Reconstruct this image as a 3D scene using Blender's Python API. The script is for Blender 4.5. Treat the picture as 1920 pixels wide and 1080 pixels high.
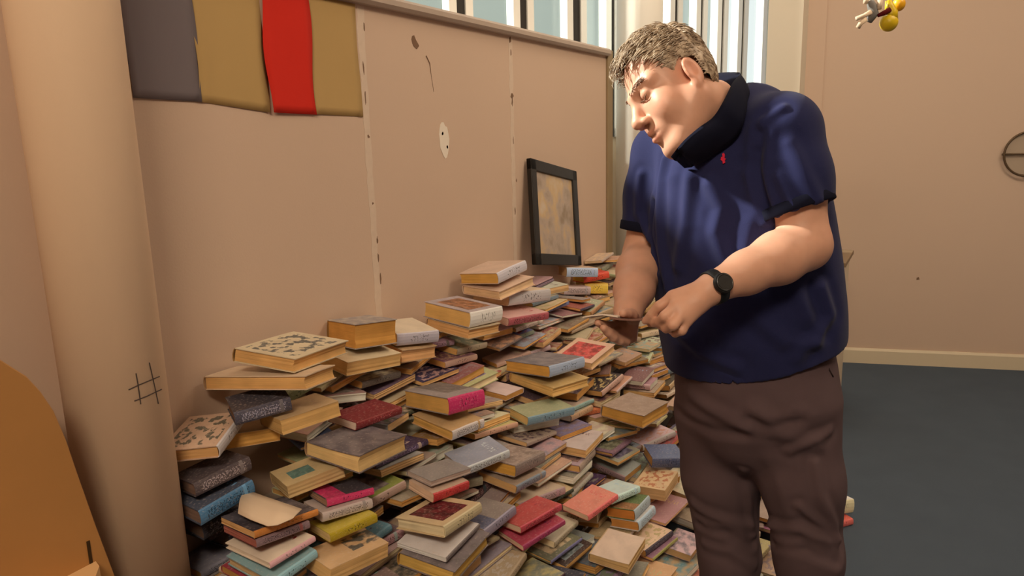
import bpy, bmesh, math, random
import numpy as np
from mathutils import Vector, Matrix, Euler

for o in list(bpy.data.objects):
    bpy.data.objects.remove(o, do_unlink=True)
SC = bpy.context.scene
COL = SC.collection
R = math.radians

# ------------------------------------------------------------------ camera
YAW, PITCH, ROLL, FPX = 29.0, 11.5, -1.5, 1400.0
CAM = Vector((1.55, 0.0, 1.52))
_y, _p, _r = R(YAW), R(PITCH), R(ROLL)
FWD = Vector((-math.sin(_y) * math.cos(_p), math.cos(_y) * math.cos(_p), -math.sin(_p)))
_r0 = Vector((math.cos(_y), math.sin(_y), 0)); _u0 = _r0.cross(FWD)
RGT = math.cos(_r) * _r0 + math.sin(_r) * _u0
UPV = -math.sin(_r) * _r0 + math.cos(_r) * _u0
cam = bpy.data.cameras.new('camera'); cam_o = bpy.data.objects.new('camera', cam); COL.objects.link(cam_o)
cam.sensor_fit = 'HORIZONTAL'; cam.sensor_width = 36.0; cam.lens = 36.0 * FPX / 1920.0
cam.clip_start = 0.05; cam.clip_end = 200
cam_o.matrix_world = Matrix(((RGT.x, UPV.x, -FWD.x, CAM.x), (RGT.y, UPV.y, -FWD.y, CAM.y), (RGT.z, UPV.z, -FWD.z, CAM.z), (0, 0, 0, 1)))
SC.camera = cam_o

# ------------------------------------------------------------------ light
SC.view_settings.view_transform = 'Standard'; SC.view_settings.look = 'None'
SC.view_settings.exposure = 0.0; SC.view_settings.gamma = 1.0
SC.view_settings.use_curve_mapping = False
world = bpy.data.worlds.new('sky'); SC.world = world; world.use_nodes = True
wn = world.node_tree.nodes; wl = world.node_tree.links
bg = wn['Background']; bg.inputs['Color'].default_value = (0.94, 0.98, 0.97, 1); bg.inputs['Strength'].default_value = 1.05

sun = bpy.data.lights.new('sun', 'SUN'); sun.energy = 12.0; sun.angle = R(4.0); sun.color = (1.0, 0.93, 0.82)
sun_o = bpy.data.objects.new('sun', sun); COL.objects.link(sun_o)
SUN_DIR = Vector((-0.90, -0.24, 0.56)).normalized()      # towards the sun
sun_o.rotation_euler = SUN_DIR.to_track_quat('Z', 'Y').to_euler()
sun_o.location = (-6, 3, 6)

def area(name, loc, target, sx, sy, watts, color):
    l = bpy.data.lights.new(name, 'AREA'); l.shape = 'RECTANGLE'; l.size = sx; l.size_y = sy
    l.energy = watts; l.color = color
    o = bpy.data.objects.new(name, l); COL.objects.link(o); o.location = loc
    o.rotation_euler = (Vector(loc) - Vector(target)).to_track_quat('Z', 'Y').to_euler()
    return o
WARM = (1.0, 0.80, 0.58)
area('ceiling_light_near', (1.9, -1.3, 3.5), (0.5, 1.6, 0.6), 1.2, 0.6, 92, WARM)
area('partition_fill_light', (2.3, 2.5, 3.55), (0.2, 2.5, 1.2), 1.2, 0.6, 27, WARM)  # added fill, not a known lamp; brightens the partition
area('ceiling_light_far', (3.2, 3.0, 3.55), (2.2, 5.7, 0.7), 1.2, 0.6, 46, WARM)
area('ceiling_light_side', (0.9, 3.6, 3.55), (0.5, 2.9, 0.4), 1.2, 0.6, 22, WARM)

# ------------------------------------------------------------------ colour and material helpers
def lin(c):
    c = c / 255.0
    return c / 12.92 if c <= 0.04045 else ((c + 0.055) / 1.055) ** 2.4
TINT = (0.78, 0.66, 0.50)
def ph(rgb, k=1.0):
    """the surface colour that reads as this colour under the room's warm lamps"""
    return tuple(min(0.86, max(0.004, k * lin(v) / t)) for v, t in zip(rgb, TINT)) + (1.0,)

def mat(name, color, rough=0.6, spec=0.3, metallic=0.0, bump=None, noise=None, coat=0.0):
    m = bpy.data.materials.new(name); m.use_nodes = True
    nt = m.node_tree; b = nt.nodes['Principled BSDF']
    b.inputs['Base Color'].default_value = color; b.inputs['Roughness'].default_value = rough
    b.inputs['Specular IOR Level'].default_value = spec; b.inputs['Metallic'].default_value = metallic
    b.inputs['Coat Weight'].default_value = coat
    tc = nt.nodes.new('ShaderNodeTexCoord')
    if noise:
        sc_, amt = noise
        n = nt.nodes.new('ShaderNodeTexNoise'); n.inputs['Scale'].default_value = sc_; n.inputs['Detail'].default_value = 5
        nt.links.new(tc.outputs['Object'], n.inputs['Vector'])
        mp = nt.nodes.new('ShaderNodeMapRange'); mp.inputs['To Min'].default_value = 1 - amt; mp.inputs['To Max'].default_value = 1 + amt
        nt.links.new(n.outputs['Fac'], mp.inputs['Value'])
        mx = nt.nodes.new('ShaderNodeVectorMath'); mx.operation = 'SCALE'; mx.inputs[0].default_value = color[:3]
        nt.links.new(mp.outputs['Result'], mx.inputs['Scale']); nt.links.new(mx.outputs['Vector'], b.inputs['Base Color'])
    if bump:
        sc_, st = bump
        n = nt.nodes.new('ShaderNodeTexNoise'); n.inputs['Scale'].default_value = sc_; n.inputs['Detail'].default_value = 4
        nt.links.new(tc.outputs['Object'], n.inputs['Vector'])
        bp = nt.nodes.new('ShaderNodeBump'); bp.inputs['Strength'].default_value = st; bp.inputs['Distance'].default_value = 0.005
        nt.links.new(n.outputs['Fac'], bp.inputs['Height']); nt.links.new(bp.outputs['Normal'], b.inputs['Normal'])
    return m

# ------------------------------------------------------------------ object helpers
def link(o, parent=None):
    COL.objects.link(o)
    if parent is not None: o.parent = parent
    return o
def obj(name, bm, m, parent=None, smooth=False):
    me = bpy.data.meshes.new(name); bm.normal_update(); bm.to_mesh(me); bm.free()
    for x in (m if isinstance(m, (list, tuple)) else [m]): me.materials.append(x)
    if smooth:
        for p in me.polygons: p.use_smooth = True
    return link(bpy.data.objects.new(name, me), parent)
def tag(o, label, cat, group=None, kind=None):
    o['label'] = label; o['category'] = cat
    if group: o['group'] = group
    if kind: o['kind'] = kind
    return o
def empty(name, loc, rz=0.0):
    o = bpy.data.objects.new(name, None); COL.objects.link(o); o.location = loc; o.rotation_euler = (0, 0, rz)
    o.empty_display_size = 0.1
    return o
def struct(name, bm, m, parent=None, smooth=False):
    o = obj(name, bm, m, parent, smooth)
    if parent is None: o['kind'] = 'structure'
    return o
def add_box(bm, lo, hi, mtx=None, bevel=0.0, mi=0):
    vs = [bm.verts.new((x, y, z)) for z in (lo[2], hi[2]) for y in (lo[1], hi[1]) for x in (lo[0], hi[0])]
    fs = [(0, 2, 3, 1), (4, 5, 7, 6), (0, 1, 5, 4), (2, 6, 7, 3), (0, 4, 6, 2), (1, 3, 7, 5)]
    fa = [bm.faces.new([vs[i] for i in f]) for f in fs]
    for f in fa: f.material_index = mi
    if bevel:
        es = list({e for f in fa for e in f.edges})
        r = bmesh.ops.bevel(bm, geom=es, offset=bevel, segments=2, affect='EDGES', profile=0.5)
        vs = list({v for f in r['faces'] for v in f.verts} | {v for v in vs if v.is_valid})
    if mtx is not None:
        bmesh.ops.transform(bm, matrix=mtx, verts=[v for v in vs if v.is_valid])
    return vs
def add_tube(bm, pts, rad, n=10, mi=0, cap=True):
    """tube along points; rad a number or one per point"""
    pts = [Vector(p) for p in pts]; k = len(pts)
    rr = rad if isinstance(rad, (list, tuple)) else [rad] * k
    rings = []; ref = None
    for i, p in enumerate(pts):
        d = (pts[min(i + 1, k - 1)] - pts[max(i - 1, 0)]).normalized()
        if ref is None: ref = d.orthogonal().normalized()
        u = (ref - d * ref.dot(d)).normalized(); ref = u; v = d.cross(u)
        rings.append([bm.verts.new(p + rr[i] * (math.cos(2 * math.pi * j / n) * u + math.sin(2 * math.pi * j / n) * v)) for j in range(n)])
    for a, b in zip(rings, rings[1:]):
        for j in range(n):
            f = bm.faces.new((a[j], a[(j + 1) % n], b[(j + 1) % n], b[j])); f.material_index = mi
    if cap:
        bm.faces.new(rings[0][::-1]).material_index = mi; bm.faces.new(rings[-1]).material_index = mi
def add_prism(bm, poly, off, mi=0):
    """closed polygon (3D points) pushed along the vector off"""
    a = [bm.verts.new(p) for p in poly]; b = [bm.verts.new(Vector(p) + Vector(off)) for p in poly]
    n = len(a)
    bm.faces.new(a[::-1]).material_index = mi; bm.faces.new(b).material_index = mi
    for i in range(n): bm.faces.new((a[i], a[(i + 1) % n], b[(i + 1) % n], b[i])).material_index = mi
    bmesh.ops.recalc_face_normals(bm, faces=bm.faces[:])
def add_ball(bm, c, r, s=(1, 1, 1), seg=20, mi=0, rot=None):
    m = Matrix.Translation(Vector(c)) @ (rot.to_4x4() if rot else Matrix()) @ Matrix.Diagonal((r * s[0], r * s[1], r * s[2], 1))
    g = bmesh.ops.create_uvsphere(bm, u_segments=seg, v_segments=max(8, seg // 2), radius=1.0, matrix=m)
    for v in g['verts']:
        for f in v.link_faces: f.material_index = mi; f.smooth = True
def lift(rgb, k=1.0): return ph(rgb, k)

# ------------------------------------------------------------------ the setting
M_wall = mat('painted_wall', (0.64, 0.478, 0.372, 1), 0.85, 0.2, noise=(2.2, 0.03), bump=(180, 0.06))
M_far = mat('far_wall_paint', (0.63, 0.475, 0.372, 1), 0.85, 0.2, noise=(1.2, 0.02), bump=(160, 0.05))
M_trim = mat('cream_gloss', (0.70, 0.60, 0.44, 1), 0.5, 0.4)
M_rail = mat('grey_trunking', (0.46, 0.37, 0.31, 1), 0.55, 0.4, noise=(9, 0.12))
M_ceil = mat('ceiling_paint', (0.80, 0.76, 0.70, 1), 0.9, 0.2)
M_white = mat('white_window_paint', (0.80, 0.80, 0.77, 1), 0.5, 0.4)
M_dark = mat('dark_mullion', (0.030, 0.027, 0.025, 1), 0.6, 0.3)
M_olive = mat('olive_brown_post', (0.30, 0.22, 0.125, 1), 0.6, 0.3, noise=(12, 0.15))

def wall_seg(name, a, b, z0, z1, th, m):
    """upright slab from a to b; thickness grows to the left of a->b"""
    a, b = Vector((a[0], a[1], 0)), Vector((b[0], b[1], 0)); d = (b - a).normalized(); n = Vector((-d.y, d.x, 0)) * th
    bm = bmesh.new()
    add_prism(bm, [a + Vector((0, 0, z0)), b + Vector((0, 0, z0)), b + n + Vector((0, 0, z0)), a + n + Vector((0, 0, z0))], (0, 0, z1 - z0))
    return struct(name, bm, m)

# floor: deep blue-grey carpet
M_floor = mat('blue_carpet', (0.082, 0.106, 0.140, 1), 0.95, 0.1, noise=(6, 0.10), bump=(420, 0.5))
bm = bmesh.new(); add_box(bm, (-4.2, -2.7, -0.1), (6.2, 8.0, 0.0)); struct('floor', bm, M_floor)
bm = bmesh.new(); add_prism(bm, [(-3.05, -2.7, 3.6), (6.2, -2.7, 3.6), (6.2, 8.0, 3.6), (1.3, 8.0, 3.6)], (0, 0, .1)); struct('ceiling', bm, M_ceil)
# partition on the left, 1.94 m high, books heaped against it
PE = 3.90
WL = wall_seg('wall_left', (0, -2.6), (0, PE), 0.0, 1.935, 0.09, M_wall)
bm = bmesh.new()
prof = [(-0.10, 0.0), (0.022, 0.0), (0.032, 0.010), (0.032, 0.026), (0.022, 0.036), (-0.10, 0.036)]
add_prism(bm, [(x, -2.6, 1.925 + z) for x, z in prof], (0, PE + 2.6, 0)); struct('trim_1', bm, M_rail)
bm = bmesh.new(); add_box(bm, (-0.10, PE + 0.001, 0), (0.012, PE + 0.075, 1.96), bevel=0.004); struct('trim_2', bm, M_olive)
# right wall, back wall
wall_seg('wall_right', (5.2, -2.6), (5.2, 7.0), 0, 3.6, -0.1, M_far)
wall_seg('wall_back', (-3.6, -2.6), (5.3, -2.6), 0, 3.6, -0.1, M_far)
# far wall, at a slight angle, and its return
FA, FB = Vector((0.945, 5.145, 0)), Vector((5.3, 6.265, 0))
wall_seg('wall_far', FA, FB, 0, 3.6, 0.1, M_far)
_fd = (FB - FA).normalized(); _fn = Vector((_fd.y, -_fd.x, 0)); wall_seg('wall_return', FA - _fd * .150 + _fn * .012, FA + _fn * .012, 0, 3.6, 0.06, M_far)
fd = (FB - FA).normalized(); fn = Vector((fd.y, -fd.x, 0))
bm = bmesh.new()
p = [FA + fn * a + Vector((0, 0, z)) for a, z in ((0.001, 0), (0.016, 0), (0.016, 0.085), (0.008, 0.10), (0.001, 0.10))]
add_prism(bm, p, (FB - FA) * 0.995); struct('baseboard_far', bm, M_trim)
# pier at the end of the window wall
M_pier = mat('cream_pier', (0.76, 0.68, 0.56, 1), 0.7, 0.3)
bm = bmesh.new(); add_prism(bm, [(0.629, 5.00, 0), (0.831, 5.00, 0), (0.86, 5.22, 0), (0.62, 5.22, 0)], (0, 0, 3.6)); struct('wall_pier', bm, M_pier)
# window wall behind the partition: sill wall, white mullions with dark gaps, glass
WA = Vector((-0.70 - 0.42 * 4.4, -1.4, 0)); WB = Vector((0.462, 5.767, 0))
wall_seg('wall_window', WA, WB, 0, 1.50, 0.12, M_trim)
wd = (WB - WA).normalized(); wnv = Vector((wd.y, -wd.x, 0))      # into the room
def on_window(px):
    """point of the window wall in the direction of a photograph column"""
    b = {862: -32.4, 975: -27.87, 1075: -24.01, 1142: -21.4, 1262: -16.92, 1308: -15.15, 1347: -13.71, 1385: -12.33, 1440: -10.36}[px]
    t = math.tan(R(-b)); k = wd.x / wd.y
    y = (CAM.x - WA.x + k * WA.y) / (t + k)
    return Vector((CAM.x - t * y, y, 0))
mm = [(862, 0.055), (975, 0.05), (1075, 0.06), (1142, 0.03), (1262, 0.03), (1308, 0.026), (1347, 0.026), (1385, 0.026), (1440, 0.026)]
pts = [on_window(px) for px, w in mm]
allp = [WA + wd * s for s in (0.0, 0.75, 1.5, 2.25, 3.0, 3.75)]
allp = [q for q in allp if q.y < pts[0].y - 0.4]
seq = [(q, 0.05) for q in allp] + [(q, w) for q, (px, w) in zip(pts, mm)] + [(WB.copy(), 0.03)]
M_glass = bpy.data.materials.new('window_glass'); M_glass.use_nodes = True
nt = M_glass.node_tree; nt.nodes.clear()
out = nt.nodes.new('ShaderNodeOutputMaterial'); tr = nt.nodes.new('ShaderNodeBsdfTransparent'); gl = nt.nodes.new('ShaderNodeBsdfGlossy')
tr.inputs['Color'].default_value = (0.92, 0.95, 0.94, 1); gl.inputs['Roughness'].default_value = 0.03
mixs = nt.nodes.new('ShaderNodeMixShader'); mixs.inputs['Fac'].default_value = 0.06
nt.links.new(tr.outputs[0], mixs.inputs[1]); nt.links.new(gl.outputs[0], mixs.inputs[2]); nt.links.new(mixs.outputs[0], out.inputs['Surface'])
for i in range(len(seq) - 1):
    (a, wa), (b, wb) = seq[i], seq[i + 1]
    a2, b2 = a + wd * wa * 0.5, b - wd * wb * 0.5
    bm = bmesh.new(); h = Vector((0, 0, 1.40))
    add_prism(bm, [a2 + h + Vector((0, 0, .1)), b2 + h + Vector((0, 0, .1)), b2 - wnv * .008 + h + Vector((0, 0, .1)), a2 - wnv * .008 + h + Vector((0, 0, .1))], (0, 0, 2.08))
    w = struct('window_%d' % (i + 1), bm, M_glass)
    # white stiles each side of the pane and the dark strip between panes
    bm = bmesh.new()
    for q, s in ((a2, 1), (b2, -1)):
        add_prism(bm, [q + Vector((0, 0, 1.5)) + wnv * .03, q + wd * s * .045 + Vector((0, 0, 1.5)) + wnv * .03, q + wd * s * .045 - wnv * .03 + Vector((0, 0, 1.5)), q - wnv * .03 + Vector((0, 0, 1.5))], (0, 0, 2.1))
    add_prism(bm, [a2 + Vector((0, 0, 1.5)) + wnv * .035, b2 + Vector((0, 0, 1.5)) + wnv * .035, b2 - wnv * .035 + Vector((0, 0, 1.5)), a2 - wnv * .035 + Vector((0, 0, 1.5))], (0, 0, 0.05))
    struct('window_frame', bm, M_white, w)
    bm = bmesh.new()
    add_prism(bm, [a - wd * wa * .5 + Vector((0, 0, 1.5)) + wnv * .02, a + wd * wa * .5 + Vector((0, 0, 1.5)) + wnv * .02, a + wd * wa * .5 - wnv * .03 + Vector((0, 0, 1.5)), a - wd * wa * .5 - wnv * .03 + Vector((0, 0, 1.5))], (0, 0, 2.1))
    struct('mullion', bm, M_dark, w)
# pale building across the street, seen washed out through the glass
M_out = mat('pale_render_outside', (0.56, 0.60, 0.55, 1), 0.9, 0.1, noise=(0.6, 0.12))
bm = bmesh.new(); q0, q1 = WA - wnv * 7 - wd * 4, WB - wnv * 7 + wd * 9
add_prism(bm, [q0, q1, q1 - wnv * 2, q0 - wnv * 2], (0, 0, 4.2))
tag(obj('building_outside', bm, M_out), 'pale mint rendered building seen through the window strip above the partition', 'building')
# round white column behind the end of the partition
bm = bmesh.new(); bmesh.ops.create_cone(bm, cap_ends=True, segments=40, radius1=0.128, radius2=0.128, depth=3.6, matrix=Matrix.Translation((0.085, 4.19, 1.8)))
struct('column_white', bm, mat('white_column_paint', (0.80, 0.78, 0.72, 1), 0.6, 0.3), smooth=True)
# round column at the left end, painted like the wall, with a pencilled hash sign
CC, CR = Vector((0.099, 0.90, 0)), 0.098
bm = bmesh.new(); bmesh.ops.create_cone(bm, cap_ends=True, segments=64, radius1=CR, radius2=CR, depth=3.6, matrix=Matrix.Translation((CC.x, CC.y, 1.8)))
M_col = mat('column_paint', (0.76, 0.555, 0.39, 1), 0.7, 0.3, noise=(3, 0.04), bump=(120, 0.04))
column = struct('column_round', bm, M_col, smooth=True)
def px_ray(px, py):
    return (RGT * ((px - 960) / FPX) - UPV * ((py - 540) / FPX) + FWD)
def on_cyl(px, py, r):
    d = px_ray(px, py); ox, oy = CAM.x - CC.x, CAM.y - CC.y
    A = d.x ** 2 + d.y ** 2; B = 2 * (ox * d.x + oy * d.y); C_ = ox * ox + oy * oy - r * r
    disc = B * B - 4 * A * C_
    t = (-B - math.sqrt(max(disc, 0))) / (2 * A)
    return CAM + d * t
M_pencil = mat('pencil_line', (0.07, 0.05, 0.045, 1), 0.7, 0.2)
bm = bmesh.new()
for st in (((255, 700), (259, 722), (264, 758)), ((280, 680), (288, 715), (297, 757)), ((241, 731), (260, 722), (299, 706)), ((252, 752), (275, 743), (303, 730))):
    pp = []
    for (x0, y0), (x1, y1) in zip(st, st[1:]):
        for k in range(6): pp.append(on_cyl(x0 + (x1 - x0) * k / 5, y0 + (y1 - y0) * k / 5, CR + 0.0004))
    add_tube(bm, pp, 0.0011, 6)
obj('hash_mark', bm, M_pencil, column)
# joints, screw marks and filler on the partition
M_fill = mat('pale_filler', (0.69, 0.555, 0.45, 1), 0.9, 0.1, noise=(40, 0.08))
M_patch = mat('white_filler', (0.84, 0.76, 0.66, 1), 0.9, 0.1)
M_chip = mat('chipped_board', (0.22, 0.135, 0.09, 1), 0.9, 0.1)
rnd = random.Random(4)
def blot(name, y, z, ry, rz, m, n=14, jag=0.25, rot=0.0, th=0.0012):
    bm = bmesh.new(); pl = []
    for i in range(n):
        a = 2 * math.pi * i / n; k = 1 + rnd.uniform(-jag, jag)
        u, v = ry * k * math.cos(a), rz * k * math.sin(a)
        pl.append((0.0002, y + u * math.cos(rot) - v * math.sin(rot), z + u * math.sin(rot) + v * math.cos(rot)))
    add_prism(bm, pl, (th, 0, 0)); return obj(name, bm, m, WL)
for ys in (1.885, 2.835):
    bm = bmesh.new(); L_, R_ = [], []
    for i in range(40):
        z = 0.7 + i * (1.92 - 0.7) / 39
        L_.append((0.0001, ys - 0.016 + rnd.uniform(-.004, .004), z)); R_.append((0.0001, ys + 0.016 + rnd.uniform(-.004, .004), z))
    add_prism(bm, L_ + R_[::-1], (0.0006, 0, 0)); obj('joint_filler', bm, M_fill, WL)
for y, z, a, b in ((1.888, 1.53, .006, .006), (1.89, 1.32, .005, .005), (1.9, 1.2, .004, .014), (1.9, 1.14, .004, .02), (1.905, 1.07, .004, .022), (1.90, 1.86, .003, .02), (1.885, 1.74, .003, .025), (1.885, 1.65, .003, .03),
                   (2.835, 1.91, .012, .018), (2.838, 1.86, .005, .016), (2.838, 1.685, .014, .014), (2.838, 1.66, .006, .022), (2.84, 1.5, .003, .02), (2.86, 1.33, .004, .01), (2.84, 1.2, .004, .02)):
    blot('screw_hole', y, z, a * .8, b * .75, M_chip, 9, 0.35)
blot('filler_patch', 2.315, 1.512, 0.030, 0.062, M_patch, 18, 0.12, 0.1)
blot('screw_hole', 2.305, 1.535, 0.006, 0.006, M_chip, 8, 0.2); blot('screw_hole', 2.333, 1.487, 0.006, 0.006, M_chip, 8, 0.2)
blot('chipped_spot', 2.165, 1.835, 0.015, 0.022, M_chip, 11, 0.3, 0.5)
bm = bmesh.new(); add_tube(bm, [(0.0006, 2.225, 1.80), (0.0006, 2.245, 1.775), (0.0006, 2.25, 1.74), (0.0006, 2.262, 1.68)], [0.0022, 0.002, 0.0008, 0.0006], 6); obj('scratch', bm, M_chip, WL)
bm = bmesh.new(); add_prism(bm, [FA + fd * .62 + fn * .0006 + Vector((0, 0, .56 + dz)) + fd * du for du, dz in ((0, 0), (.018, .004), (.012, .02), (0, .014))], fn * .001); obj('scuff_mark', bm, M_chip, bpy.data.objects['wall_far'])
# ------------------------------------------------------------------ books
_cm = {}
def cover_mat(cover, accent, spine, style, seed):
    key = (cover, accent, spine, style, seed)
    if key in _cm: return _cm[key]
    m = bpy.data.materials.new('book_cover'); m.use_nodes = True
    nt = m.node_tree; N = nt.nodes; Lk = nt.links; b = N['Principled BSDF']
    b.inputs['Roughness'].default_value = 0.42; b.inputs['Specular IOR Level'].default_value = 0.35
    uv = N.new('ShaderNodeUVMap'); sp = N.new('ShaderNodeSeparateXYZ'); Lk.new(uv.outputs['UV'], sp.inputs[0])
    U, V = sp.outputs['X'], sp.outputs['Y']
    def mth(op, a, b_=None, c_=None):
        n = N.new('ShaderNodeMath'); n.operation = op
        for i, v in enumerate((a, b_, c_)):
            if v is None: continue
            if isinstance(v, (int, float)): n.inputs[i].default_value = v
            else: Lk.new(v, n.inputs[i])
        return n.outputs[0]
    def between(s, lo, hi): return mth('MULTIPLY', mth('GREATER_THAN', s, lo), mth('LESS_THAN', s, hi))
    def noise(scale, detail=3, vec=None, off=0.0):
        n = N.new('ShaderNodeTexNoise'); n.inputs['Scale'].default_value = scale; n.inputs['Detail'].default_value = detail
        mp = N.new('ShaderNodeMapping'); mp.inputs['Location'].default_value = (seed * 3.7 + off, seed * 1.9, 0)
        if vec: mp.inputs['Scale'].default_value = vec
        Lk.new(uv.outputs['UV'], mp.inputs['Vector']); Lk.new(mp.outputs[0], n.inputs['Vector'])
        return n.outputs['Fac']
    def mixc(f, A, B):
        n = N.new('ShaderNodeMix'); n.data_type = 'RGBA'
        for i, v in ((0, f), (6, A), (7, B)):
            if isinstance(v, (int, float, tuple)): n.inputs[i].default_value = v
            else: Lk.new(v, n.inputs[i])
        return n.outputs[2]
    def step(s, lo, hi):
        n = N.new('ShaderNodeMapRange'); n.interpolation_type = 'SMOOTHSTEP'; n.inputs['From Min'].default_value = lo; n.inputs['From Max'].default_value = hi
        Lk.new(s, n.inputs['Value']); return n.outputs['Result']
    c, a, s_ = ph(cover), ph(accent), ph(spine)
    base = mixc(step(noise(3.0), 0.35, 0.75), c, tuple(0.86 * v for v in c[:3]) + (1,))
    if style == 'print':
        f = step(noise(7.0, 5), 0.50, 0.56); f = mth('MULTIPLY', f, mth('MULTIPLY', between(U, .08, .92), between(V, .08, .92)))
    elif style == 'panel':
        f = mth('MULTIPLY', between(U, .14, .86), between(V, .16, .84))
    elif style == 'panelfar':
        f = mth('MULTIPLY', between(U, -.1, .72), between(V, .30, 1.1))
    elif style == 'smallpanel':
        f = mth('MULTIPLY', between(U, .22, .62), between(V, .18, .58))
    elif style == 'half':
        f = mth('MULTIPLY', mth('GREATER_THAN', V, .02), mth('LESS_THAN', V, .42))
    elif style == 'fade':
        f = step(noise(4.5, 4), 0.35, 0.62)
    elif style == 'stain':
        f = mth('MULTIPLY', step(noise(5.0, 4), .42, .55), mth('MULTIPLY', between(U, .25, .8), between(V, .5, 1.0)))
    else:
        f = mth('MULTIPLY', mth('GREATER_THAN', noise(26.0, 2, (1.0, 0.35, 1)), 0.57), mth('MULTIPLY', between(U, .2, .8), between(V, .70, .82)))
    ac = a
    if style in ('panel', 'half', 'smallpanel', 'panelfar'):
        ac = mixc(step(noise(6.0, 4, None, 9.0), .42, .6), a, tuple(0.45 * v for v in a[:3]) + (1,) if style == 'panel' else tuple(0.75 * v for v in a[:3]) + (1,))
    front = mixc(f, base, ac)
    # spine: lettering-like blocks in a lighter or darker tone, two end bands
    lum = sum(s_[:3]) / 3
    ink = tuple(min(.8, v * 3.2 + .12) for v in s_[:3]) + (1,) if lum < .16 else tuple(v * .28 for v in s_[:3]) + (1,)
    tb = mth('GREATER_THAN', noise(46.0 if style == 'bars' else 30.0, 1, (0.25, 1.0, 1), 3.0), 0.53 if style == 'bars' else 0.60)
    tb = mth('MULTIPLY', tb, between(U, 2.3, 2.72))
    tb = mth('MULTIPLY', tb, between(V, .12, .90) if style == 'bars' else between(V, .3, .75))
    spc = mixc(tb, s_, ink)
    if style == 'bars':
        spc = mixc(between(V, .80, .86), spc, a)
    isS = mth('GREATER_THAN', U, 1.5)
    col = mixc(isS, front, spc)
    # scuffed edges
    wear = mth('MULTIPLY', step(noise(18, 4), .52, .75), 0.35)
    col = mixc(wear, col, ph((205, 175, 145)))
    Lk.new(col, b.inputs['Base Color'])
    _cm[key] = m
    return m
_pm = {}
def page_mat(page):
    if page in _pm: return _pm[page]
    m = bpy.data.materials.new('book_pages'); m.use_nodes = True
    nt = m.node_tree; N = nt.nodes; Lk = nt.links; b = N['Principled BSDF']
    b.inputs['Roughness'].default_value = 0.9; b.inputs['Specular IOR Level'].default_value = 0.1
    tc = N.new('ShaderNodeTexCoord'); mp = N.new('ShaderNodeMapping'); mp.inputs['Scale'].default_value = (12, 12, 900)
    n = N.new('ShaderNodeTexNoise'); n.inputs['Scale'].default_value = 1.0; n.inputs['Detail'].default_value = 3
    Lk.new(tc.outputs['Object'], mp.inputs[0]); Lk.new(mp.outputs[0], n.inputs['Vector'])
    n2 = N.new('ShaderNodeTexNoise'); n2.inputs['Scale'].default_value = 14; Lk.new(tc.outputs['Object'], n2.inputs['Vector'])
    ad = N.new('ShaderNodeMath'); ad.operation = 'ADD'; Lk.new(n.outputs['Fac'], ad.inputs[0]); Lk.new(n2.outputs['Fac'], ad.inputs[1])
    mr = N.new('ShaderNodeMapRange'); mr.inputs['From Min'].default_value = 0.6; mr.inputs['From Max'].default_value = 1.4
    mr.inputs['To Min'].default_value = 0.72; mr.inputs['To Max'].default_value = 1.16; Lk.new(ad.outputs[0], mr.inputs['Value'])
    sc = N.new('ShaderNodeVectorMath'); sc.operation = 'SCALE'; sc.inputs[0].default_value = ph(page)[:3]
    Lk.new(mr.outputs[0], sc.inputs['Scale']); Lk.new(sc.outputs['Vector'], b.inputs['Base Color'])
    _pm[page] = m
    return m

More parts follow.
